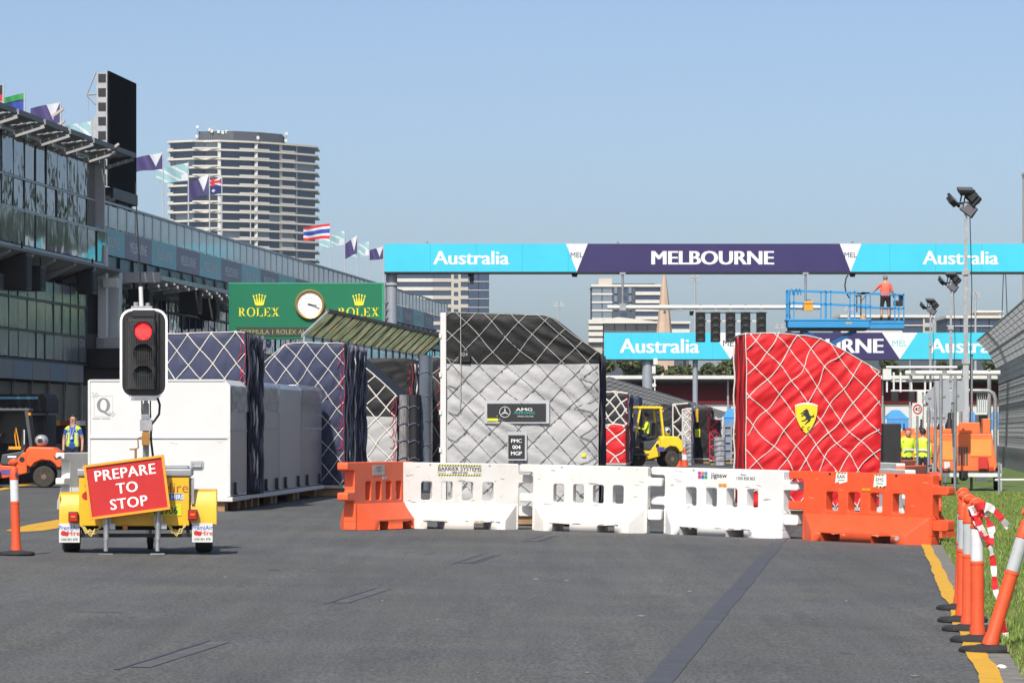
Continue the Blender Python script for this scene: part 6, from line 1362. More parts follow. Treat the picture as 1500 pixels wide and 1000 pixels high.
# ================================================================ forklifts
M_fo = mat('forklift_orange', (0.80, 0.115, 0.022), 0.4, var=0.08, scale=2, dirt=0.2, dcol=(0.3, 0.08, 0.03), coat=0.2); M_fy = mat('forklift_yellow', (0.86, 0.62, 0.03), 0.4, var=0.08, scale=2, dirt=0.08, dcol=(0.4, 0.25, 0.04), coat=0.2); M_fg = mat('forklift_dark_grey', (0.065, 0.07, 0.075), 0.5, var=0.15, scale=3, dirt=0.2)
M_tyre = mat('dusty_tyre', (0.045, 0.038, 0.032), 0.85, var=0.3, scale=8, dirt=0.5, dcol=(0.16, 0.11, 0.07)); M_hub = mat('dusty_hub', (0.16, 0.11, 0.08), 0.7, var=0.3, scale=8)
def forklift(label, loc, rz, s, mb, mirror=1, driver=None, guard=M_fg, fork=True, load=None):
    """local +X is the rear (counterweight); mast at -X; side view towards -Y. s = scale"""
    t = thing('forklift', label, 'forklift', loc, rz); t.scale = (s*mirror, s, s)
    for yy in (-0.52, 0.52):
        for xx, r, w in ((0.78, 0.30, 0.20), (-0.78, 0.36, 0.24)):
            wh = MB().lathe([(0.5*r, -w*.5), (0.9*r, -w*.5), (r, -w*.35), (r, w*.35), (0.9*r, w*.5), (0.5*r, w*.5)], 24, (0, 0, 0), 'y').build('wheel', M_tyre, t, smooth=35); wh.location = (xx, yy, r)
            MB().lathe([(0.12*r, -w*.52), (0.5*r, -w*.46), (0.55*r, -w*.3), (0.55*r, w*.3), (0.5*r, w*.46), (0.12*r, w*.52)], 16, (0, 0, 0), 'y').build('hub', M_hub, wh, smooth=35)
    MB().prism([(-1.15, 0.30), (-1.1, 0.72), (-0.72, 0.76), (-0.45, 0.62), (-0.15, 0.60), (0.18, 0.98), (0.30, 0.98), (0.30, 0.40), (-0.35, 0.26)], -0.42, 0.42).build('chassis', mb, t, bev=0.03)
    MB().prism([(0.28, 0.62), (0.26, 1.02), (0.36, 1.14), (1.05, 1.12), (1.26, 0.95), (1.30, 0.60), (1.22, 0.55), (1.13, 0.55), (1.08, 0.64), (0.95, 0.74), (0.70, 0.76), (0.52, 0.68), (0.42, 0.55)], -0.54, 0.54).build('counterweight', mb, t, bev=0.05, seg=3)
    MB().box(1.13, 1.26, -0.45, 0.45, 0.25, 0.56).build('tow_block', M_fg, t, bev=0.03)
    MB().lathe([(0.075, -0.545), (0.075, -0.53)], 16, (0.16, 0.115, 0.78), 'y').build('side_port', M_blk, t)
    MB().prism([(-0.45, 0.64), (-0.40, 0.92), (0.12, 1.0), (0.24, 1.1), (0.16, 0.62)], -0.40, 0.40).build('engine_cover', M_fg, t, bev=0.03)
    MB().prism([(-0.28, 1.0), (-0.26, 1.10), (0.10, 1.14), (0.14, 1.62), (0.24, 1.62), (0.26, 1.05), (0.2, 1.0)], -0.26, 0.26).build('seat', M_blk, t, bev=0.03)
    MB().prism([(-0.95, 0.72), (-0.90, 1.18), (-0.66, 1.22), (-0.60, 0.72)], -0.38, 0.38).build('dashboard', M_fg, t, bev=0.03)
    MB().tube([(-0.66, 0, 1.18), (-0.52, 0, 1.38)], 0.022, 8).build('steering_column', M_fg, t)
    MB().tube([(-0.50+0.10*math.cos(a), 0.19*math.sin(a), 1.40+0.13*math.cos(a)) for a in [2*PI*k/20 for k in range(21)]], 0.016, 6).build('steering_wheel', M_blk, t, smooth=50)
    for yy in (-0.46, 0.46):
        MB().bar((0.42, yy, 1.10), (0.28, yy, 2.16), 0.09, 0.11).build('guard_post', guard, t, bev=0.01); MB().bar((-0.92, yy, 0.76), (-0.62, yy, 2.14), 0.07, 0.08).build('guard_post', guard, t, bev=0.01)
    rf = MB().box(-0.74, 0.38, -0.52, 0.52, 2.12, 2.19).build('overhead_guard', guard, t, bev=0.02)
    b = MB()
    for k in range(6): b.box(-0.6+0.17*k, -0.56+0.17*k, -0.48, 0.48, 2.19, 2.22)
    pieces(b, 'guard_bar', guard, rf)
    gb = MB().lathe([(0.02, -0.42), (0.12, -0.38), (0.165, -0.28), (0.165, 0.28), (0.12, 0.38), (0.02, 0.42)], 20, (0, 0, 0), 'y').build('gas_bottle', mat('gas_bottle_silver', (0.60, 0.61, 0.62), 0.3, 0.5, var=0.1), t, smooth=50); gb.location = (0.66, 0, 1.30)
    MB().lathe([(0.07, -0.425), (0.07, -0.41)], 14, (0, 0, 0), 'y').build('valve', M_blk, gb)
    for yy in (-0.34, 0.34): MB().bar((-1.28, yy, 0.08), (-1.28, yy, 2.05), 0.12, 0.10).bar((-1.18, yy*0.75, 0.2), (-1.18, yy*0.75, 1.95), 0.08).build('mast_rail', M_fg, t)
    MB().box(-1.34, -1.12, -0.34, 0.34, 1.92, 2.0).box(-1.34, -1.2, -0.34, 0.34, 1.0, 1.06).box(-1.42, -1.34, -0.5, 0.5, 0.22, 0.34).box(-1.42, -1.34, -0.5, 0.5, 0.62, 0.70).build('carriage', M_fg, t)
    if fork:
        for yy in (-0.26, 0.26): MB().box(-2.5, -1.42, yy-0.06, yy+0.06, 0.08, 0.13).box(-1.47, -1.42, yy-0.06, yy+0.06, 0.08, 0.72).build('fork', M_fg, t)
    for yy in (-0.36, 0.36): MB().lathe([(0.06, -0.03), (0.07, 0.03)], 12, (-0.86, yy, 1.92), 'x').build('work_lamp', M_blk, t)
    MB().lathe([(0.045, 2.0), (0.045, 2.08)], 12, (0.38, -0.50, 0)).build('indicator_lamp', MATS['amber_reflector'], t)
    return t
D = 92.0; s_ = F/D
fk = forklift('orange forklift partly cut off by the left edge of the picture', G(26, D), 0.03, 0.88, M_fo)
MB().box(0.22, 0.25, -0.56, -0.545, 1.2, 1.6).build('sticker', M_white, fk); MB().box(-0.42, -0.16, -0.432, -0.424, 0.36, 0.50).build('decal', mat('decal_violet', (0.10, 0.08, 0.30), 0.5), fk)
MB().tube([(0.0, -0.3, 1.08), (-0.05, -0.3, 1.45), (-0.02, -0.3, 1.66), (0.03, -0.3, 1.4), (0.08, -0.3, 1.12)], 0.018, 6).box(-0.22, 0.12, -0.32, -0.24, 1.06, 1.14).build('seat_belt', MATS['case_orange'], fk)
MB().prism([(-0.80, 1.22), (0.34, 1.22), (0.28, 2.10), (-0.64, 2.10)], 0.40, 0.42).prism([(-0.86, 1.22), (-0.84, 1.22), (-0.66, 2.10), (-0.68, 2.10)], -0.42, 0.39).build('cab_screen', mat('cab_screen', (0.02, 0.022, 0.026), 0.3, alpha=0.85), fk)
MB().box(-0.24, 0.0, -0.406, -0.4005, 0.83, 0.88).build('model_plate', M_wtxt, fk)
D = 150.0
fy = forklift('yellow forklift with its driver beyond the barriers', (X(953, D), D, gz(X(953, D), D)), math.radians(14), 1.22, M_fy, guard=M_fy, fork=False); fy.scale = (0.92, 1.1, 1.10)
MB().box(0.10, 0.44, -0.56, -0.55, 0.58, 0.74).build('decal', MATS['decal_violet'], fy)
dr = person('forklift driver in a hi-vis yellow top sitting in the yellow forklift', (X(946, D), D-0.0, gz(X(946, D), D)+0.62*1.10), math.radians(-82), SIT, reg_sit, ms5, M_hairk, 1.1)
# navy crate on the forks
t = thing('navy_crate', 'navy blue crate carried on the yellow forklift forks', 'crate', (X(916, D-0.9), D-0.9, gz(X(916, D), D)+0.55), math.radians(8))
MB().box(-0.38, 0.30, -0.5, 0.5, 0, 0.85).build('shell', mat('crate_navy', (0.022, 0.04, 0.115), 0.5, var=0.12), t, bev=0.02); b = MB(); b.box(-0.40, -0.36, -0.52, -0.46, 0, 0.86).box(0.27, 0.32, -0.52, -0.46, 0, 0.86).box(-0.40, 0.32, -0.52, -0.46, 0.82, 0.87); b.build('edge_strip', M_navyp, t)
MB().box(-0.5, 0.9, -0.3, 0.3, -0.09, -0.02).build('fork_plank', M_fg, t)
# ================================================================ covered stand at the garages behind the orange forklift
def kiosk():
    D = 99.5; s = F/D; x0 = X(-40, D); g = gz(x0, D); t = thing('garage_counter', 'black covered counter with a pale blue stripe behind the orange forklift', 'counter', (x0, D, g), RZ); lx = lambda p: (p+40)/s; z = lambda y: Z(y, D)-g
    MB().box(0, lx(70), 0, 1.2, 0, z(608)).build('body', M_fdk, t, bev=0.03); MB().prism([(0, z(577)), (lx(68), z(577)), (lx(73), z(585)), (lx(73), z(604)), (0, z(606))], -0.25, 1.25).build('roof_cover', M_fdk, t, bev=0.03)
    MB().box(0, lx(60), -0.262, -0.252, z(584.5), z(581)).build('blue_stripe', mat('stripe_blue', (0.16, 0.42, 0.58), 0.5), t); MB().box(0, lx(54), -0.02, -0.005, z(596.5), z(594)).build('light_bar', M_white, t)
    MB().box(0, lx(14), -0.03, -0.012, z(644), z(641)).build('pale_strip', MATS['stripe_blue'], t)
    MB().box(lx(55), lx(58), -0.05, 0.0, z(598), z(594)).build('red_lamp', mat('lamp_red', (0.6, 0.05, 0.03), 0.4), t); text('43', 0.19, mat('dim_numeral', (0.09, 0.095, 0.11), 0.6), t, (lx(24), -0.012, z(608)), wide=1.3)
kiosk()
def parked_van():
    D = 106.0; s = F/D; x0 = X(70, D); g = gz(x0, D); t = thing('display_board', 'long banner board striped white, yellow and red behind the man in the vest', 'board', (x0, D, g)); lx = lambda p: (p-70)/s; z = lambda y: Z(y, D)-g
    for a, c, m in ((70, 80, M_white), (80, 88, M_yline), (88, 102, mat('board_red', (0.32, 0.05, 0.04), 0.5)), (102, 125, M_white)): MB().box(lx(a)+0.004, lx(c), 0, 0.06, z(623), z(616)).build('panel', m, t)
    MB().box(0, lx(125), 0.061, 0.1, z(650), z(616)).box(lx(74), lx(75), 0.02, 0.1, 0, z(620)).box(lx(120), lx(121), 0.02, 0.1, 0, z(620)).build('frame', M_mul, t)
parked_van()
# ================================================================ lighting towers (trailers with telescopic masts)
def light_tower(label, px, D, ytop, body=True, lean=0.0, s=1.0):
    x = X(px, D); g = gz(x, D); t = thing('lighting_tower', label, 'lighting tower', (x, D, g), RZ, 'mobile lighting towers along the verge'); H = Z(ytop, D)-g-0.3
    M_lo = mat('tower_orange', (0.78, 0.16, 0.04), 0.45, var=0.1, scale=2, dirt=0.3, dcol=(0.35, 0.12, 0.05))
    if body:
        MB().prism([(-0.75, 0.55), (0.75, 0.55), (0.80, 0.70), (0.66, 1.55), (-0.66, 1.55), (-0.80, 0.70)], -1.0, 0.9).build('canopy', M_lo, t, bev=0.03)
        pieces(MB().box(-0.70, -0.35, -1.02, -1.0, 0.85, 1.35).box(0.1, 0.65, -1.02, -1.0, 0.95, 1.40), 'side_door', mat('tower_door', (0.80, 0.28, 0.06), 0.45, var=0.1), t)
        MB().box(-0.9, 0.9, -1.1, 1.0, 0.42, 0.55).build('frame', M_fg, t)
        for sx in (-0.85, 0.85):
            w = MB().lathe([(0.14, -0.1), (0.27, -0.11), (0.32, -0.06), (0.32, 0.06), (0.27, 0.11), (0.14, 0.1)], 20, (0, 0, 0), 'x').build('wheel', M_rub, t, smooth=35); w.location = (sx, 0, 0.32)
            MB().box(sx-0.16, sx+0.16, -0.42, 0.42, 0.66, 0.70).build('mudguard', M_blk, t)
            for yy in (-1.05, 0.95): MB().bar((sx*1.05, yy, 0.0), (sx*1.05, yy, 0.75), 0.07).box(sx*1.05-0.1, sx*1.05+0.1, yy-0.1, yy+0.1, 0, 0.02).build('outrigger', M_steel, t)
        MB().box(-0.9, 0.9, -1.16, -1.10, 0.40, 0.50).build('rear_bar', M_white, t)
        MB().box(0.30, 0.55, -1.2, -1.03, 0.62, 0.92).build('fire_box', mat('fire_box_red', (0.55, 0.03, 0.03), 0.4), t); MB().box(-0.6, -0.45, -1.03, -1.0, 0.62, 0.80).build('sticker', M_white, t)
        for k in range(5): MB().box(-0.30+0.07*k, -0.26+0.07*k, -1.025, -1.0, 0.72, 1.2).build('vent_slat', M_fg, t)
        MB().lathe([(0.10, 1.55), (0.12, 1.75), (0.05, 1.95), (0.05, 2.2)], 12, (-0.45, -0.5, 0)).build('exhaust', M_blk, t, smooth=35); MB().box(-0.2, 0.35, -0.8, -0.3, 1.55, 1.85).build('winch_box', M_lo, t, bev=0.02)
        MB().box(-0.64, -0.40, -0.9, 0.3, 1.55, 1.68).box(0.42, 0.62, -0.9, 0.4, 1.55, 1.95).build('control_cabinet', M_lo, t, bev=0.02)
        for sx in (-0.72, 0.6): MB().box(sx, sx+0.10, -1.14, -1.02, 0.56, 0.66).build('tail_lamp', mat('trailer_lamp_red', (0.5, 0.03, 0.02), 0.3), t)
        MB().lathe([(0.05, 0.3), (0.12, 0.35), (0.12, 0.55)], 12, (-0.1, -1.3, 0)).tube([(-0.1, -1.3, 0.5), (-0.1, -1.05, 0.5)], 0.04, 8).build('tow_hitch', M_blk, t)
    mb = MB(); mb.box(-0.08, 0.08, 0.12, 0.28, 0.5, H*0.45); mb.build('mast', M_greyp, t, bev=0.01)
    mb = MB(); mb.box(-0.06, 0.06, 0.14, 0.26, H*0.40, H*0.76); mb.build('mast_stage', M_steel, t); mb = MB(); mb.box(-0.042, 0.042, 0.158, 0.242, H*0.70, H); mb.build('mast_stage', M_steel, t)
    for k in (0.45, 0.76): MB().box(-0.11, 0.11, 0.09, 0.31, H*k-0.06, H*k+0.06).build('collar', M_steel, t)
    MB().bar((-0.32, 0.2, H), (0.32, 0.2, H), 0.07).build('crossbar', M_blk, t)
    hd = MB().prism([(-0.30, -0.20), (0.30, -0.20), (0.24, 0.16), (-0.24, 0.16)], -0.05, 0.05).prism([(-0.20, -0.14), (0.20, -0.14), (0.16, 0.12), (-0.16, 0.12)], 0.05, 0.16).mesh('lamp_head', M_blk, bev=0.012)
    rim = MB().box(-0.27, 0.27, -0.056, -0.051, -0.17, 0.13).mesh('lamp_glass', mat('lamp_glass', (0.10, 0.10, 0.11), 0.15))
    for (dx, dz, rx, rz_, ry) in ((-0.34, 0.10, -0.7, 1.1, 0.35), (0.10, -0.16, -0.5, -0.7, 0.55), (-0.02, 0.36, -1.2, 0.3, 0.0), (0.22, 0.14, 0.6, 2.2, -0.6)):
        h = obj('lamp_head', hd, t, (dx, 0.12, H+dz), (rx, ry, rz_)); h.scale = (0.8, 0.8, 0.85); obj('lamp_glass', rim, h)
    b = MB(); b.tube([(-0.15, 0.2, H+0.05), (-0.08, 0.18, H+0.35), (0.1, 0.18, H+0.40), (0.3, 0.2, H+0.25), (0.36, 0.2, H)], 0.022, 6).tube([(-0.05, 0.2, H), (0.0, 0.18, H+0.30)], 0.02, 6).tube([(0.2, 0.2, H), (0.12, 0.18, H+0.36)], 0.02, 6); b.build('lamp_bracket', M_blk, t)
    MB().tube([(0.10, 0.1, H-0.1), (0.16, 0.08, H*0.7), (0.12, 0.1, H*0.45), (0.10, 0.1, 0.9)], 0.014, 5).build('coiled_cable', M_blk, t)
    return t
light_tower('nearest lighting tower, orange trailer with its mast cutting across the banner word', 1415, 101, 281)
light_tower('second lighting tower, orange trailer whose lamps touch the banner underside', 1393, 150, 403)
light_tower('third lighting tower with black lamps between the lift and second tower', 1363, 182, 441)
light_tower('farthest lighting tower, small black lamps before the far cyan banner', 1333, 280, 506)
# ================================================================ catch fence on the right
M_wire = mat('fence_wire', (0.30, 0.31, 0.32), 0.5, 0.6, var=0.2); M_fpost = mat('fence_post', (0.34, 0.35, 0.36), 0.5, 0.5, var=0.15, dirt=0.2)
def fence(label, u, Da, Db_, side, H, over, zoff=None, cw=0.36, wire=0.010, conc=True, name='catch_fence', step=4.0):
    """side=-1: the top curls towards -u. one post, mesh and wall piece per bay"""
    g = gz(U(u, Da), Da); t = thing(name, label, 'fence', (U(u, Da), Da, g), RZ); L = (Db_-Da)*K; n = int(L/step)
    prof = [(0, 0.95), (0, H*0.66), (side*over*0.12, H*0.78), (side*over*0.45, H*0.90), (side*over, H)]
    fine = []
    for (a, b_), (c, d) in zip(prof, prof[1:]):
        k = max(1, int(math.hypot(c-a, d-b_)/cw)); fine += [(a+(c-a)*i/k, b_+(d-b_)*i/k) for i in range(k)]
    fine.append(prof[-1])
    post = MB().tube([(x+0.05*-side, 0, z) for x, z in [(0, 0)]+prof], 0.05, 8).mesh('post', M_fpost, smooth=40)
    ms = MB()
    for x, z in fine: ms.bar((x, 0, z), (x, step, z), wire, wire)
    k = int(step/cw)
    for i in range(k): y = step*i/k; ms.tube([(x, y, z) for x, z in prof], wire*0.6, 4, caps=False)
    for i in range(len(fine)-1):
        if i % 2 == 0: pass
    mesh_ = ms.mesh('wire_mesh', M_wire, fix=False)
    wall = MB().box(-0.1, 0.12, 0.02, step-0.02, 0, 0.95).mesh('wall_block', M_slab, bev=0.02)
    cab = MB()
    for q in (prof[1], prof[3], prof[4]): cab.bar((q[0], 0, q[1]), (q[0], step, q[1]), 0.045)
    cable = cab.mesh('tension_cable', M_fpost)
    for i in range(n):
        zo = zoff(i/n) if zoff else 0.0; xo = 0
        for nm_, me in (('post', post), ('wire_mesh', mesh_), ('tension_cable', cable))+((('wall_block', wall),) if conc else ()): 
            o = obj(nm_, me, t, (0, i*step, zo))
    return t
rf_ = fence('tall wire catch fence curling over the track at the right edge', 5.9, 112, 177, -1, 5.85, 1.0, cw=0.20, wire=0.016)
for i in range(16): MB().box(0.06, 0.07, i*4+0.03, i*4+3.97, 1.0, 3.9).build('shade_cloth', mat('fence_cloth', (0.16, 0.17, 0.18), 0.8, var=0.3, scale=1.5, stretch=(1, 1, 0.3), alpha=0.6), rf_)
fence('far catch fence along the left of the track behind the forklift', -13.5, 172, 372, 1, 3.85, 1.4, zoff=lambda q: -1.3*q, cw=0.22, wire=0.04, name='catch_fence', step=4.0)
# ================================================================ lamps on a white truss beyond the red freight
def truss():
    D = 130.0; s = F/D; t = thing('light_truss', 'white pipe truss with hanging boxes at the right of the track', 'truss', G(1370, D)); g = G(1370, D)[2]; lx = lambda p: (p-1370)/s; z = lambda y: Z(y, D)-g
    for y, a, c, r, yy in ((546, 1326, 1465, 0.085, 0), (537, 1303, 1408, 0.05, 1.2), (558, 1306, 1410, 0.035, 0.3), (572, 1306, 1425, 0.03, 0.2)): MB().cyl((lx(a), yy, z(y)), (lx(c), yy, z(y)), r, 10).build('pipe', M_white, t, smooth=35)
    for px in (1337, 1383, 1412): MB().box(lx(px)-0.08, lx(px)+0.08, -0.12, 0.12, z(550), z(542)).build('clamp', M_steel, t)
    for px, w in ((1311, 5), (1336, 4), (1350, 6)): MB().box(lx(px-w), lx(px+w), 0, 0.3, z(588 if px != 1350 else 592), z(573)).build('hanging_box', M_blk if px != 1350 else M_white, t, bev=0.01)
    for px in (1300, 1310, 1320, 1336, 1356, 1364): MB().bar((lx(px), 0.2, z(574)), (lx(px), 0.2, z(545)), 0.06).build('strut', M_white, t)
    MB().box(lx(1294), lx(1306), 0.1, 0.4, z(556), z(540)).build('junction_box', M_white, t)
    for px in (1411, 1449): MB().cyl((lx(px), 0, 0), (lx(px), 0, z(540)), 0.075, 10).build('post', M_fpost, t, smooth=35)
truss()
# ================================================================ backs of road signs, speed sign, poles
M_sgb = mat('sign_back_grey', (0.36, 0.38, 0.41), 0.45, 0.3, var=0.08, scale=2)
def signback(label, D, poly, posts, thick=0.03):
    cx = sum(p[0] for p in poly)/len(poly); s = F/D; x = X(cx, D); g = gz(x, D); t = thing('road_sign', label, 'sign', (x, D, g), 0, 'backs of road signs by the verge')
    MB().prism([((p[0]-cx)/s, Z(p[1], D)-g) for p in poly], 0, thick).build('plate', M_sgb, t)
    for px in posts: MB().cyl(((px-cx)/s, -0.05, 0), ((px-cx)/s, -0.05, Z(min(p[1] for p in poly), D)-g+0.1), 0.04, 8).build('post', M_steel, t)
    MB().box((min(p[0] for p in poly)-cx)/s+.15, (max(p[0] for p in poly)-cx)/s-.15, -0.03, -0.005, Z(sum(p[1] for p in poly)/len(poly), D)-g, Z(sum(p[1] for p in poly)/len(poly), D)-g+0.06).build('rail', M_steel, t); return t
signback('triangular grey sign back pointing left beside the speed sign', 98, [(1351, 583), (1370, 563), (1372, 603)], [1370])
signback('tall slightly turned grey sign back behind thin poles', 97, [(1370, 558), (1390, 555), (1393, 604), (1373, 606)], [1378])
signback('squarer grey sign back right of the tall one', 99, [(1394, 556), (1413, 558), (1413, 602), (1395, 604)], [1399])
signback('low grey sign back under the others', 103, [(1357, 601), (1392, 606), (1392, 621), (1357, 619)], [1360])
def speed():
    D = 95.0; s = F/D; t = thing('speed_sign', 'white speed limit sign reading 40 in a red ring', 'sign', G(1344, D)); g = G(1344, D)[2]; z = lambda y: Z(y, D)-g
    p = MB().box(-0.13, 0.13, 0, 0.012, z(609), z(590)).build('plate', M_white, t)
    MB().tube([(0.10*math.cos(a), -0.004, z(599)+0.11*math.sin(a)) for a in [2*PI*k/24 for k in range(25)]], 0.016, 6).build('red_ring', MATS['tape_red'], p); text('40', 0.10, M_ktxt, p, (0, -0.006, z(599)), bold=0.01); MB().cyl((0, 0.04, 0), (0, 0.04, z(590)), 0.03, 8).build('post', M_steel, t)
speed()
M_gp = mat('grey_pole', (0.33, 0.35, 0.37), 0.45, 0.5, var=0.1)
for lab, px, py, y0, lean, r in (('slim grey pole nearest the barrier end, leaning slightly', 1399, 722, 590, -0.03, 0.03), ('upright slim grey pole just left of the leaning one', 1385, 716, 600, 0.0, 0.025), ('tall slim grey pole right of the leaning one', 1423, 719, 520, 0.0, 0.04), ('thin grey pole in front of the speed sign', 1352, 707, 575, 0.0, 0.025)):
    D = DB(px, py); x = X(px, D); g = gz(x, D)+0.02; H = Z(y0, D)-g; t = thing('steel_pole', lab, 'pole', (x, D, g), 0, 'slim poles standing on the verge'); MB().cyl((0, 0, 0), (lean*H, 0, H), r, 10).build('shaft', M_gp, t, smooth=35); MB().lathe([(r*1.15, H-0.02), (r*1.1, H+0.015)], 10, (lean*H, 0, 0)).build('cap', M_blk, t)
def goal():                                     # bent pipe frame and grey mesh panels before the fence
    D = 118.0; s = F/D; t = thing('pipe_frame', 'bent grey pipe frame with a pale panel near the catch fence', 'frame', G(1440, D)); g = G(1440, D)[2]; lx = lambda p: (p-1440)/s; z = lambda y: Z(y, D)-g
    MB().tube([(lx(1418), 0, z(572)), (lx(1448), 0, z(572)), (lx(1455), 0, z(576)), (lx(1458), 0, z(584)), (lx(1458), 0, 0)], 0.07, 10).build('pipe', M_steel, t, smooth=50)
    MB().box(lx(1432), lx(1447), 0.1, 0.16, z(604), z(585)).build('panel', M_bal, t); b = MB()
    for k in range(6): b.bar((lx(1432+3*k), 0.09, z(604)), (lx(1432+3*k), 0.09, z(570)), 0.03)
    b.build('bar', M_steel, t); MB().box(lx(1432), lx(1450), 0.5, 0.6, 0, z(607)).build('screen_cloth', mat('shade_cloth', (0.10, 0.11, 0.125), 0.8, var=0.15, scale=4), t)
goal()
t = thing('flight_case', 'tall black box standing right of the red freight pallet', 'case', G(1306, 75)); g = G(1306, 75)[2]
MB().box(-0.17, 0.19, 0, 0.6, 0.1, Z(620, 75)-g).build('body', M_blk, t, bev=0.02); MB().box(-0.16, 0.18, 0.05, 0.5, 0, 0.1).build('skid', M_timber, t); MB().box(0.19, 0.2, 0.1, 0.5, 0.8, 0.9).build('handle', M_steel, t)
def rail_line():                                # low rail along the verge
    t = thing('low_rail', 'low white rail on short posts along the verge in front of the fence', 'railing', (U(3.6, 92), 92, gz(U(3.6, 92), 92)), 0)
    MB().cyl((-0.6, 0, 0.42), (4.4, 0.6, 0.42), 0.03, 8).build('rail', M_white, t, smooth=35)
    for k in range(4): MB().cyl((-0.5+1.55*k, 0.2*k, 0), (-0.5+1.55*k, 0.2*k, 0.85), 0.03, 8).build('post', M_steel, t, smooth=35)
rail_line()
# ================================================================ freight farther down the track
nz1 = Net(0.7, 0.9, 0.2, 21.0, (0, 0), 0.04, 0.04, 0.5, 3)
cargo('freight_pallet', 'small red and white netted freight stack beside the yellow forklift', 140, 886, 916, [(886, 622), (900, 620), (916, 622)], 2.2, [M_fred, M_fred, M_fdred], nz1, rz=RZ, rope_r=0.03, bundle=False)
cargo('freight_pallet', 'grey netted freight stack above the small red one', 146, 884, 919, [(884, 574), (900, 573), (919, 576)], 2.4, [M_fdk, M_fdk, M_fdk], Net(0.5, 0.9, 0.25, 22.0, (0, 0), 0.04, 0.04, 0.5, 3), rz=RZ, rope_r=0.035)
cargo('freight_pallet', 'navy freight behind the mast of the yellow forklift', 176, 918, 936, [(918, 580), (930, 579), (936, 582)], 2.5, [M_fnavy, M_fnavy, M_fnavy], Net(0.9, 0.9, 0.2, 23.0, (0, 0), 0.04, 0.04, 1.5, 3), rz=RZ, ropes=False, bundle=False)
cargo('freight_pallet', 'wide charcoal freight directly behind the yellow forklift', 180, 936, 1002, [(936, 594), (975, 592), (1002, 590)], 3.0, [M_fdk, M_fdk, M_fdk], Net(1.2, 0.9, 0.2, 24.0, (0, 0), 0.05, 0.06, 0.3, 2), rz=RZ, ropes=False, rope_r=0.03)
cargo('freight_pallet', 'black netted freight right behind the forklift counterweight', 172, 986, 1008, [(986, 592), (1008, 590)], 2.5, [M_fblk, M_fblk, M_fblk], Net(0.8, 0.9, 0.2, 25.0, (0, 0), 0.05, 0.06, 0.3, 2), rz=RZ, rope_r=0.04)
cargo('freight_pallet', 'black covered freight with yellow tags between forklift and red pallet', 170, 1012, 1040, [(1012, 598), (1040, 596)], 2.6, [M_fblk, M_fblk, M_fdk], Net(1.0, 0.9, 0.2, 26.0, (0, 0), 0.05, 0.06, 1.3, 2), rz=RZ, ropes=False)
t = thing('yellow_strap', 'yellow strap hanging on the black covered freight', 'strap', (X(1021, 169.8), 169.8, 0)); MB().box(-0.06, 0.06, -0.02, 0.0, Z(618, 169.8), Z(598, 169.8)).build('webbing', M_yline, t); MB().box(-0.1, 0.14, -0.03, -0.002, Z(640, 169.8), Z(628, 169.8)).build('tag', MATS['tag_yellow'], t)
for i, (px, y0, m, lab) in enumerate(((1044, 612, M_steel, 'silver ladder frame nearest the black covered freight'), (1054, 610, M_white, 'white ladder frame between two silver ones'), (1066, 616, M_steel, 'silver ladder frame next to the red pallet'), (1012, 640, M_steel, 'short silver ladder leaning behind the yellow forklift'))):
    D = 176-3*i; x = X(px, D); g = gz(x, D); H = Z(y0, D)-g; t = thing('ladder_frame', lab, 'frame', (x, D, g), RZ, 'ladder frames among the freight'); b = MB()
    for q in (-0.16, 0.16): MB().bar((q, 0, 0), (q+(-0.4 if i == 3 else 0), 0, H), 0.07).build('rail', m, t)
    k = 0
    while 0.3+k*0.35 < H: MB().bar((-0.16-(0.4*(0.3+k*.35)/H if i == 3 else 0), 0, 0.3+k*0.35), (0.16-(0.4*(0.3+k*.35)/H if i == 3 else 0), 0, 0.3+k*0.35), 0.05).build('rung', m, t); k += 1
    if i != 3: MB().box(-0.14, 0.14, 0.05, 0.09, 0.3, H*0.93).build('panel', mat('frame_panel_%d' % i, [(0.30, 0.30, 0.33), (0.40, 0.42, 0.45), (0.20, 0.26, 0.36)][i % 3], 0.5, var=0.3, scale=3), t)

def generator(label, px, D, w, h, m):
    x = X(px, D); g = gz(x, D); t = thing('generator', label, 'generator', (x, D, g), RZ, 'orange plant along the verge')
    MB().box(-w/2, w/2, 0, 1.6, 0.35, h).build('canopy', m, t, bev=0.05); MB().box(-w/2-0.05, w/2+0.05, -0.05, 1.65, 0.22, 0.34).build('skid', M_fg, t)
    for k in range(4): MB().box(-w*0.35+0.12*k, -w*0.35+0.05+0.12*k, -0.012, 0.0, 0.6, h*0.75).build('vent_slat', M_fg, t)
    MB().box(w*0.15, w*0.4, -0.012, 0.0, 0.5, h*0.85).build('door', MATS['tower_door'], t); MB().cyl((w*0.2, 0.8, h), (w*0.2, 0.8, h+0.4), 0.05, 8).build('exhaust', M_blk, t)
    for sx in (-w/2, w/2): MB().lathe([(0.1, -0.08), (0.25, -0.09), (0.28, 0), (0.25, 0.09), (0.1, 0.08)], 16, (sx, 0.8, 0.28), 'x').build('wheel', M_rub, t, smooth=35)
generator('orange generator left of the nearest lighting trailer', 1372, 113, 1.1, 1.25, MATS['tower_orange']); generator('low orange generator right behind the hi-vis workers', 1340, 121, 1.3, 0.95, MATS['tower_orange'])

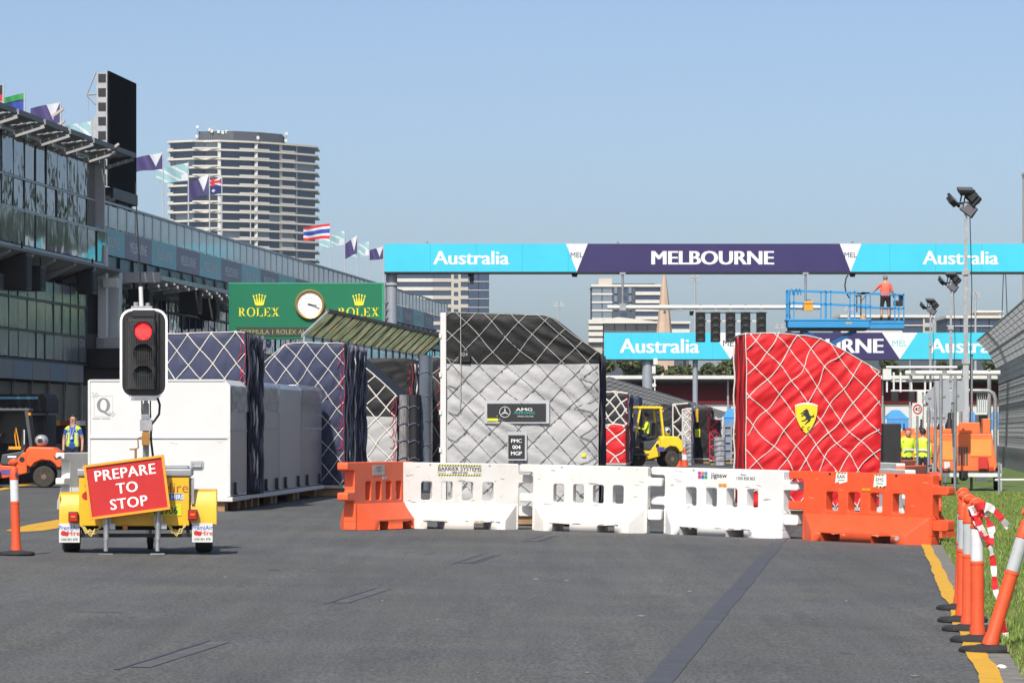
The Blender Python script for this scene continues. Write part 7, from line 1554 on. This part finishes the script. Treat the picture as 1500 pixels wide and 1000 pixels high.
cl = Net(0.34, 0.9, 0.3, 31.0, (0, 0), 0.04, 0.05, 0.5, 3)
cargo('freight_pallet', 'silvery netted freight at the foot of the black covered freight', 168, 1000, 1013, [(1000, 600), (1013, 598)], 1.6, [M_fgrey, M_fgrey, M_fdk], cl, rz=RZ, rope=M_rope, rope_r=0.04)
cargo('freight_pallet', 'grey freight with red cords left of the ladder frames', 164, 1040, 1052, [(1040, 612), (1052, 616)], 1.6, [M_fdk, M_fgrey, M_fdk], Net(0.4, 0.9, 0.3, 32.0, (0, 0), 0.04, 0.05, 0.5, 3), rz=RZ, rope=M_roper, rope_r=0.03)
cargo('freight_pallet', 'slate wrapped freight just left of the red pallet', 172, 1060, 1078, [(1060, 622), (1078, 626)], 1.8, [M_fdk, M_fdk, M_fdk], Net(0.5, 0.9, 0.3, 33.0, (0, 0), 0.04, 0.05, 1.2, 3), rz=RZ, rope=M_ropel, rope_r=0.03)
wrapped('low pale wrapped bundle in front of the ladder frames', 158, 1046, 1062, 640, mat('milky_wrap', (0.34, 0.35, 0.37), 0.25, var=0.5, scale=6, bump=0.6, bscale=9), 0.8)
wrapped('low silver wrapped bundle right of the yellow forklift', 156, 1004, 1014, 646, MATS['milky_wrap'], 0.6)
for px, lab in ((994, 'orange traffic cone standing right of the yellow forklift'), (1003, 'orange traffic cone beside the leaning short ladder')):
    D = 153.0; o = thing('traffic_cone', lab, 'cone', G(px, D), 0, 'traffic cones near the forklift'); MB().lathe([(0.17, 0.03), (0.15, 0.05), (0.04, 0.75), (0.03, 0.76)], 16).build('cone', M_or, o, smooth=35); MB().box(-0.2, 0.2, -0.2, 0.2, 0, 0.03).build('base', M_rub, o); MB().lathe([(0.118, 0.30), (0.082, 0.52)], 16).build('band', M_refl, o, smooth=35)
b = MB()
# ================================================================ city towers behind
M_tw = mat('tower_slab_white', (0.62, 0.59, 0.54), 0.7, var=0.08, scale=0.2); M_twc = mat('tower_column', (0.55, 0.55, 0.54), 0.7, var=0.08, scale=0.2); M_win = glassmat('tower_window', (0.022, 0.045, 0.10), 0.12, 0.02, 0.3, 0.3); M_win2 = glassmat('tower_window_pale', (0.14, 0.19, 0.25), 0.15, 0.02, 0.3, 0.5); M_roofg = mat('tower_roof_plant', (0.075, 0.085, 0.10), 0.7, var=0.15, scale=0.3); M_beige = mat('beige_wall', (0.47, 0.43, 0.37), 0.8, var=0.08, scale=0.2); M_dkclad = mat('dark_cladding', (0.06, 0.075, 0.10), 0.6, var=0.1, scale=0.2)
def round_tower():
    D = 1300.0; s = F/D; x0 = X(351, D); t = thing('apartment_tower', 'tall rounded apartment tower with white balcony slabs and dark windows', 'building', (x0, D, 0)); lx = lambda p: (p-351)/s; H0 = Z(205, D); fl = 13.0/s
    plan = [(243, 6), (252, 4), (282, 0), (298, 1.5), (322, 0), (350, 3), (372, 6), (392, 10), (408, 13.5), (428, 18.5), (458, 27)]; P = [(lx(p), y) for p, y in plan]
    inset = [(x*0.97, y+2.0) for x, y in P]; back = 24
    MB().prism([(x, y+1.5) for x, y in inset]+[(lx(450), 50), (lx(250), 50)], 0, H0, 'xy').build('core', M_dkclad, t)
    slab = MB().prism(P+[(lx(458), 48), (lx(243), 48)], -0.62, 0.0, 'xy').mesh('balcony_slab', M_tw)
    bal = MB()
    for (a, b_) in ((2, 4), (5, 6), (6, 7), (8, 9), (0, 1)):
        (xa, ya), (xb, yb) = P[a], P[b_]; bal.add([(xa, ya-0.05, 0), (xb, yb-0.05, 0), (xb, yb-0.05, 0.5), (xa, ya-0.05, 0.5), (xa, ya+0.2, 0), (xb, yb+0.2, 0), (xb, yb+0.2, 0.5), (xa, ya+0.2, 0.5)], [(0,1,2,3),(4,7,6,5),(3,2,6,7),(0,3,7,4),(1,5,6,2)])
    wm = []; bals = pieces(bal, 'balcony_front', M_tw, t); balm = [o.data for o in bals]
    for o in bals: bpy.data.objects.remove(o)
    for i in range(len(P)-1):
        (xa, ya), (xb, yb) = inset[i], inset[i+1]; h = fl-0.64; wm.append(MB().add([(xa+.05, ya, 0), (xb-.05, yb, 0), (xb-.05, yb, h), (xa+.05, ya, h), (xa+.05, ya+.3, 0), (xb-.05, yb+.3, 0), (xb-.05, yb+.3, h), (xa+.05, ya+.3, h)], [(0,1,2,3),(4,7,6,5),(3,2,6,7),(0,3,7,4),(1,5,6,2)]).mesh('window', M_win))
    wp = [m.copy() for m in wm]
    for m in wp: m.materials[0] = M_win2
    rq = random.Random(2)
    for f in range(28):
        z = H0-f*fl; obj('balcony_slab', slab, t, (0, 0, z))
        if f < 27:
            for m in balm: obj('balcony_front', m, t, (0, 0, z-fl))
            for i in range(len(wm)): obj('window', wp[i] if rq.random() < 0.10 else wm[i], t, (0, 0, z-fl+0.01))
    for p, y in ((321, 0.2), (373, 6.5), (407, 15), (428, 21)): MB().box(lx(p)-0.55, lx(p)+0.55, y+0.3, y+3, H0-27.5*fl, H0-0.1).build('column', M_twc, t)
    MB().prism([(lx(288), 8), (lx(340), 6), (lx(375), 11), (lx(408), 20), (lx(408), 40), (lx(288), 40)], H0, Z(190, D), 'xy').build('roof_plant', M_roofg, t)
    b = MB(); b2 = MB()
    for p, y0 in ((287, 180), (286, 194), (305, 184), (308, 186), (318, 187), (324, 188), (330, 187), (418, 190), (417, 200), (376, 196)):
        b.cyl((lx(p), 7, H0), (lx(p), 7, Z(y0, D)), 0.12, 5); b2.box(lx(p)-0.45, lx(p)+0.45, 6.4, 7.2, Z(y0+4, D)-0.5, Z(y0+4, D)+0.6)
    pieces(b, 'antenna', M_steel, t); pieces(b2, 'antenna_dish', M_white, t)
round_tower()
def flat_block(name, label, D, pl, pr, ytop, ybot, bays, fpx, first=0.0, cat='building', roof=None):
    """bays: list of (p0, p1, kind) kind in band / grid / wall / dark; floors of fpx pixels"""
    s = F/D; x0 = X(pl, D); t = thing(name, label, cat, (x0, D, 0)); lx = lambda p: (p-pl)/s; zt = Z(ytop, D); fh = fpx/s; n = int((ybot-ytop)/fpx)+1
    MB().box(0.05, lx(pr)-0.05, 1.0, 22, 0, zt-0.05).build('core', M_tw if name == 'corner_tower' else M_dkclad, t); MB().box(-0.2, lx(pr)+0.2, -0.3, 22.2, zt, zt+0.6).build('roof_slab', M_tw, t)
    cache = {}
    for p0, p1, kind, m in bays:
        a, c = lx(p0), lx(p1)
        for f in range(n):
            z = zt-(f+1)*fh
            key = (p0, kind)
            if key not in cache:
                if kind == 'band': cache[key] = (MB().box(a+.06, c-.06, 0.3, 0.9, fh*0.40, fh*0.98).mesh('window', M_win), MB().box(a, c, -0.1, 0.95, 0, fh*0.40).mesh('balcony_front', m), None)
                elif kind == 'grid':
                    k = max(1, round((c-a)/3.0)); cache[key] = (MB().box(0.12, (c-a)/k-0.12, 0.3, 0.8, 0.25, fh-0.12).mesh('window', M_win), MB().box(a, c, 0.0, 0.9, 0, 0.22).mesh('floor_edge', m), k)
                elif kind == 'pale':
                    k = max(1, round((c-a)/2.6)); cache[key] = (MB().box(0.10, (c-a)/k-0.10, 0.2, 0.8, fh*0.22, fh*0.95).mesh('window', M_win2), MB().box(a, c, 0.0, 0.9, 0, fh*0.22).mesh('floor_edge', m), k)
                else: cache[key] = (MB().box((a+c)/2-0.8, (a+c)/2+0.8, -0.02, 0.3, fh*0.35, fh*0.85).mesh('window', M_win), MB().box(a, c, 0.0, 0.95, 0.0, fh-0.02).mesh('wall_panel', m), None)
            w, e, k = cache[key]; obj(e.name.split('.')[0], e, t, (0, 0, z))
            if k:
                for q in range(k): obj('window', w, t, (a+(c-a)*q/k, 0, z))
            else: obj('window', w, t, (0, 0, z))
    return t, lx, zt
flat_block('apartment_block', 'pale banded apartment block under the left end of the cyan banner', 1350, 579, 716, 375, 610, [(579, 634, 'band', M_tw), (634, 661, 'band', M_beige), (661, 675, 'wall', M_beige), (675, 686, 'band', M_beige), (686, 716, 'grid', M_twc)], 12.6)
bb, blx, bzt = flat_block('office_block', 'mid-rise block with pale glazing, dark cladding and white balconies beside the spire', 1000, 867, 968, 420, 590, [(867, 897, 'pale', M_tw), (897, 931, 'wall', M_dkclad), (931, 968, 'band', M_tw)], 12.0)
MB().box(blx(877), blx(897), 4, 14, bzt, bzt+2.4).build('plant_room', M_beige, bb); MB().box(blx(897), blx(960), 3, 16, bzt+0.3, bzt+1.0).build('roof_plant', M_roofg, bb)
for f in range(3): MB().box(blx(921), blx(925), -0.3, 0.0, bzt-(f+1)*2.2+0.4, bzt-(f+1)*2.2+2.0).box(blx(900), blx(904), -0.3, 0.0, bzt-(f+1)*2.2+0.4, bzt-(f+1)*2.2+2.0).build('window', M_win2, bb)
pd, plx, pzt = flat_block('podium_building', 'low podium building with a wide overhanging roof in front of the mid-rise block', 960, 884, 1010, 474, 500, [(884, 965, 'pale', M_tw), (965, 1010, 'band', M_tw)], 13)
MB().prism([(plx(876), pzt+0.6), (plx(905), pzt+1.6), (plx(925), pzt+1.2), (plx(965), pzt+0.4), (plx(965), pzt), (plx(880), pzt)], -3, 8).build('curved_roof', M_tw, pd); MB().box(plx(868), plx(882), -1, 6, 0, pzt+0.5).build('stair_tower', M_tw, pd)
t = thing('apartment_wing', 'white stepped apartment wing left of the podium building', 'building', (X(862, 940), 940, 0))
for k in range(4): MB().box(0, 3.6, 0, 6, Z(474+9*k, 940), Z(468+9*k, 940)).build('balcony_front', M_tw, t); MB().box(0.2, 3.2, 0.6, 1.2, Z(479+9*k, 940)+.2, Z(475+9*k, 940)+.2).build('window', M_win, t)
MB().box(0.1, 3.5, 1.2, 6, 0, Z(470, 940)).build('core', M_beige, t)
D = 880.0; t = thing('church_spire', 'tall slender pale stone church spire', 'spire', (X(973, D), D, 0))
M_spire = mat('spire_stone', (0.50, 0.36, 0.27), 0.8, var=0.12, scale=0.6, bump=0.2, bscale=2)
MB().lathe([(13/F*D, Z(500, D)), (10.5/F*D, Z(478, D)), (5.8/F*D, Z(430, D)), (1.2/F*D, Z(394, D)), (0.1, Z(384, D))], 8).build('cone', M_spire, t); MB().box(-2.2, 2.2, -2.2, 2.2, 0, Z(500, D)).build('tower_base', M_spire, t)
for k, y0 in enumerate((455, 470)): MB().box(-0.25, 0.25, -10/F*D*0.92, -8.5/F*D, Z(y0+4, D), Z(y0, D)).build('lucarne', M_dkclad, t)
def lowblock(label, D, pl, pr, yt, m, kinds, fpx=12, pent=None):
    t, lx, zt = flat_block('low_block', label, D, pl, pr, yt, 500, kinds, fpx)
    if pent: MB().box(lx(pent[0]), lx(pent[1]), 4, 14, zt+0.5, zt+0.5+pent[2]/F*D).build('penthouse', m, t); MB().box(lx(pent[0])-1, lx(pent[1])+1, 3, 15, zt+0.5+pent[2]/F*D, zt+0.9+pent[2]/F*D).build('penthouse_roof', M_tw, t)
lowblock('white low-rise block with dark windows behind the lift end', 820, 1232, 1368, 465, M_tw, [(1232, 1322, 'band', M_tw), (1322, 1352, 'grid', M_tw), (1352, 1368, 'wall', M_beige)], 12)
lowblock('grey low-rise block with a sloped penthouse near the fence top', 860, 1387, 1470, 466, M_beige, [(1387, 1470, 'grid', M_twc)], 12, (1436, 1466, 6))
t, lx, zt = flat_block('corner_tower', 'sliver of a pale tower at the right edge of the picture', 1100, 1512, 1575, 250, 470, [(1512, 1575, 'wall', M_tw)], 22)
# ================================================================ trees
M_bark = mat('bark', (0.09, 0.065, 0.045), 0.9, var=0.3, scale=2)
LV = [mat('leaf_dark', (0.030, 0.052, 0.016), 0.7, var=0.3, scale=0.5), mat('leaf_mid', (0.055, 0.082, 0.022), 0.7, var=0.3, scale=0.5), mat('leaf_olive', (0.105, 0.105, 0.032), 0.7, var=0.3, scale=0.5)]
def tree(label, px, D, ytop, wpx, seed, mix=(0.4, 0.8)):
    r = random.Random(seed); s = F/D; x = X(px, D); H = Z(ytop, D); R = wpx/s/2; t = thing('tree', label, 'tree', (x, D, 0), r.random()*6, 'trees beyond the grandstand')
    b = MB(); b.tube([(0, 0, 0), (0.1, 0, H*0.25), (0.2*r.uniform(-1, 1), 0.1, H*0.55)], [0.35, 0.28, 0.16], 8); cl = []
    for k in range(17):
        a = r.random()*2*PI; q = R*(0.15+0.75*r.random()); zz = H*(0.16+0.76*r.random()); q *= 1.0-max(0, zz/H-0.6)*1.3; c = Vector((q*math.cos(a), q*math.sin(a), zz)); cl.append((c, R*r.uniform(0.28, 0.45)))
        if k < 8: b.tube([(0.1, 0, H*0.3), tuple(c*0.5+Vector((0, 0, H*0.2))), tuple(c)], [0.13, 0.08, 0.03], 5)
    b.build('trunk', M_bark, t, smooth=50); f = MB()
    for c, q in cl:
        for _ in range(230):
            d = Vector((r.gauss(0, 1), r.gauss(0, 1), r.gauss(0, 1))).normalized(); p = c+Vector((d.x, d.y, d.z*0.75))*q*(r.random()**0.35)*(1+0.35*noise.noise(d*2+c)); a = Vector((r.gauss(0, 1), r.gauss(0, 1), r.gauss(0, 1))).normalized(); e = a.orthogonal().normalized()*0.30; g = a.cross(e)*0.75
            if p.z > H: p.z = H-r.random()*0.6
            k = r.random(); f.add([p-e, p+g, p+e, p-g], [(0,1,2,3)], 0 if k < mix[0] else (1 if k < mix[1] else 2))
    f.build('crown', LV, t, fix=False)
tl = [(905, 520, 44), (930, 522, 40), (955, 527, 34), (985, 526, 48), (1012, 522, 40), (1040, 524, 46), (1062, 520, 40), (1086, 522, 46), (1120, 520, 50), (1165, 522, 60), (1210, 520, 60), (1262, 522, 60), (1300, 524, 46), (1335, 526, 44), (1372, 527, 40), (1408, 527, 46), (1450, 524, 50)]
words = ['leftmost tree under the far cyan banner', 'second tree from the left under the far banner', 'tree behind the sensor boxes of the far gantry', 'broad tree just right of the far gantry post', 'tree behind the thin far gantry post', 'dense tree between the thin post and red freight', 'tree just left of the red freight edge', 'tree behind the left edge of the red freight', 'tree hidden low behind the start lights and red freight', 'tree mostly behind the red freight top', 'tree behind the sloping red freight shoulder', 'tree behind the far purple banner', 'tree right of the red freight shoulder', 'tree behind the farthest lighting tower', 'tree behind the third lighting tower mast', 'tree behind the nearest lighting tower mast', 'tree behind the catch fence base']
for i, (px, yt, w) in enumerate(tl): tree(words[i], px, 430+(i*37) % 60, yt, w*1.35, 30+i, (0.35, 0.75) if i % 3 else (0.15, 0.55))
for i, (px, yt, w, lab) in enumerate(((1155, 474, 22, 'small distant treetop under the left end of the lift'), (1196, 474, 34, 'distant treetop seen under the lift between its arms'), (1222, 478, 26, 'distant treetop right of the lift arms'))): tree(lab, px, 600+20*i, yt, w, 70+i, (0.25, 0.6))
# ================================================================ grandstand across the far track
def stand(label, D, pl, pr, yroof, rz=0.0):
    s = F/D; x0 = X(pl, D); g = gz(x0, D); t = thing('grandstand', label, 'grandstand', (x0, D, g), rz); W = (pr-pl)/s; z = lambda y: Z(y, D)-g
    MB().prism([(-1.0, z(yroof+3)), (10.5, z(yroof)-1.0), (10.5, z(yroof)-0.8), (-1.0, z(yroof))], 0, W, 'yz').build('roof', mat('stand_roof', (0.30, 0.30, 0.29), 0.7, var=0.12, scale=0.5), t); MB().box(0, W, -1.05, -0.95, z(yroof+4), z(yroof-1)).build('roof_edge', M_white, t)
    M_seat = mat('seat_red', (0.30, 0.015, 0.025), 0.6, var=0.15, scale=1); M_seatb = mat('seat_back_wall', (0.18, 0.22, 0.26), 0.7, var=0.1)
    for k in range(7):
        yy = 2.0+0.8*k; zz = z(600)+0.40*k; MB().box(0, W, yy, yy+0.8, 0, zz).build('step', M_slab, t); MB().box(0.2, W-0.2, yy+0.45, yy+0.62, zz, zz+0.42).build('seat_row', M_seat, t)
    MB().box(0, W, 8.0, 8.2, 0, z(566)).build('back_wall', M_seatb, t); MB().box(0, W, 1.2, 1.35, 0, z(592)).build('front_wall', M_white, t); MB().box(0, W, 1.1, 1.19, z(591), z(587)).build('front_rail', mat('rail_red', (0.5, 0.04, 0.04), 0.5), t)
    n = int(W/6.5)
    for k in range(n+1): MB().bar((k*W/n, 0.4, 0), (k*W/n, 0.4, z(yroof+3)), 0.16).bar((k*W/n, 0.4, z(yroof+8)), (k*W/n, 7.5, z(yroof+6)), 0.12).build('column', M_fpost, t)
    return t
stand('covered grandstand with red seats beyond the track', 345, 840, 1520, 551)
for i, (px0, px1, y0, lab) in enumerate(((1060, 1088, 598, 'bright blue tent roof left of the red freight'), (1298, 1332, 600, 'bright blue tent roof right of the red freight'), (1418, 1432, 603, 'bright blue tent roof between lighting trailers and fence'), (935, 952, 586, 'bright blue tent roof over the navy freight'), (1450, 1475, 603, 'bright blue tent roof behind the pipe frame'))):
    D = 290.0+6*i; s = F/D; x0 = X(px0, D); g = gz(x0, D); W = (px1-px0)/s; H = Z(y0, D)-g; t = thing('tent', lab, 'tent', (x0, D, g), 0, 'blue tents near the far track'); MB().add([(0, 0, H-0.7), (W, 0, H-0.7), (W, 3, H-0.7), (0, 3, H-0.7), (W/2-.3, 1.5, H), (W/2+.3, 1.5, H)], [(0,1,5,4), (1,2,5), (2,3,4,5), (3,0,4)]).build('roof', mat('tent_blue', (0.07, 0.28, 0.62), 0.5, var=0.08), t); MB().box(0.05, W-.05, 0.05, 0.1, H-1.5, H-0.72).build('valance', MATS['tent_blue'], t)
    for q in (0.1, W-0.1): MB().bar((q, 0.1, 0), (q, 0.1, H-0.7), 0.08).build('leg', M_white, t)
# a white stand on the spectators' side, unseen, added to be mirrored in the pit glazing
stg = thing('spectator_stand', 'white open spectator stand on the right of the track', 'grandstand', (U(17, 250), 250, 0), RZ)
for k in range(9): MB().box(1.0*k, 1.0*k+1.0, 0, 90, 0, 1.2+1.0*k).build('step', M_white if k % 2 else M_slab, stg)
for k in range(13): MB().bar((-0.5, 7*k, 0), (-0.5, 7*k, 13), 0.3).build('column', M_white, stg)
MB().box(-1.5, 10, 0, 90, 13, 13.6).build('roof', M_white, stg)
# ================================================================ tall floodlights far off
def flood(label, px, D, ytop, ybot, w):
    s = F/D; t = thing('floodlight_mast', label, 'floodlight', (X(px, D), D, 0), 0, 'distant floodlight masts'); H = Z(ytop+4, D); MB().tube([(0, 0, 0), (0, 0, H)], [0.22, 0.12], 8).build('mast', M_greyp, t)
    for dx, dz in ((-0.30, 0), (0.30, 0), (-0.18, 3/s*1.3), (0.18, 3/s*1.3)): MB().box(dx*w/s-w/s*.2, dx*w/s+w/s*.2, -0.2, 0.2, H+dz-0.15, H+dz+0.22).build('lamp', M_greyp, t)
    MB().bar((-w/s*.5, 0, H), (w/s*.5, 0, H), 0.12).bar((-w/s*.35, 0, H+4/s), (w/s*.35, 0, H+4/s), 0.12).build('crossarm', M_greyp, t)
for a in (('distant floodlight mast left of the mid-rise block', 819, 600, 444, 0, 16), ('distant floodlight mast just right of the church spire', 1018, 450, 406, 0, 15), ('distant floodlight mast between nearest lighting mast and fence', 1429, 500, 430, 0, 14), ('faint floodlight mast seen through the lift rails', 1243, 520, 450, 0, 16), ('faint floodlight mast left of the lift deck', 1142, 640, 476, 0, 14)): flood(*a)

for i in range(9):                              # unseen trees on the spectators' side, added for reflections in the pit glazing
    D = 215+i*25; r_ = 24+i % 3*3; tree(['tall park tree nearest beyond the right-hand fence', 'tall park tree second along the right-hand fence', 'tall park tree third along the right-hand fence', 'tall park tree fourth along the right-hand fence', 'tall park tree fifth along the right-hand fence', 'tall park tree sixth along the right-hand fence', 'tall park tree seventh along the right-hand fence', 'tall park tree eighth along the right-hand fence', 'tall park tree farthest along the right-hand fence'][i], 1278+F*(30+i % 2*6)/D, D, HY-(r_-CZ)*F/D, 13*F/D, 90+i)
# ================================================================ thin haze over the whole place
hz = MB().box(-820, 800, -60, 2000, -1.2, 118).build('haze', None or mat('haze_air', (0.7, 0.8, 0.9)))
hm = bpy.data.materials.new('haze_volume'); hm.use_nodes = True; hn = hm.node_tree.nodes; hn.remove(hn['Principled BSDF'])
pv = hn.new('ShaderNodeVolumePrincipled'); pv.inputs['Color'].default_value = (0.80, 0.88, 0.97, 1); pv.inputs['Density'].default_value = 0.00008; pv.inputs['Anisotropy'].default_value = 0.2
hm.node_tree.links.new(pv.outputs[0], hn['Material Output'].inputs['Volume']); hz.data.materials.clear(); hz.data.materials.append(hm); tag(hz, kind='stuff')
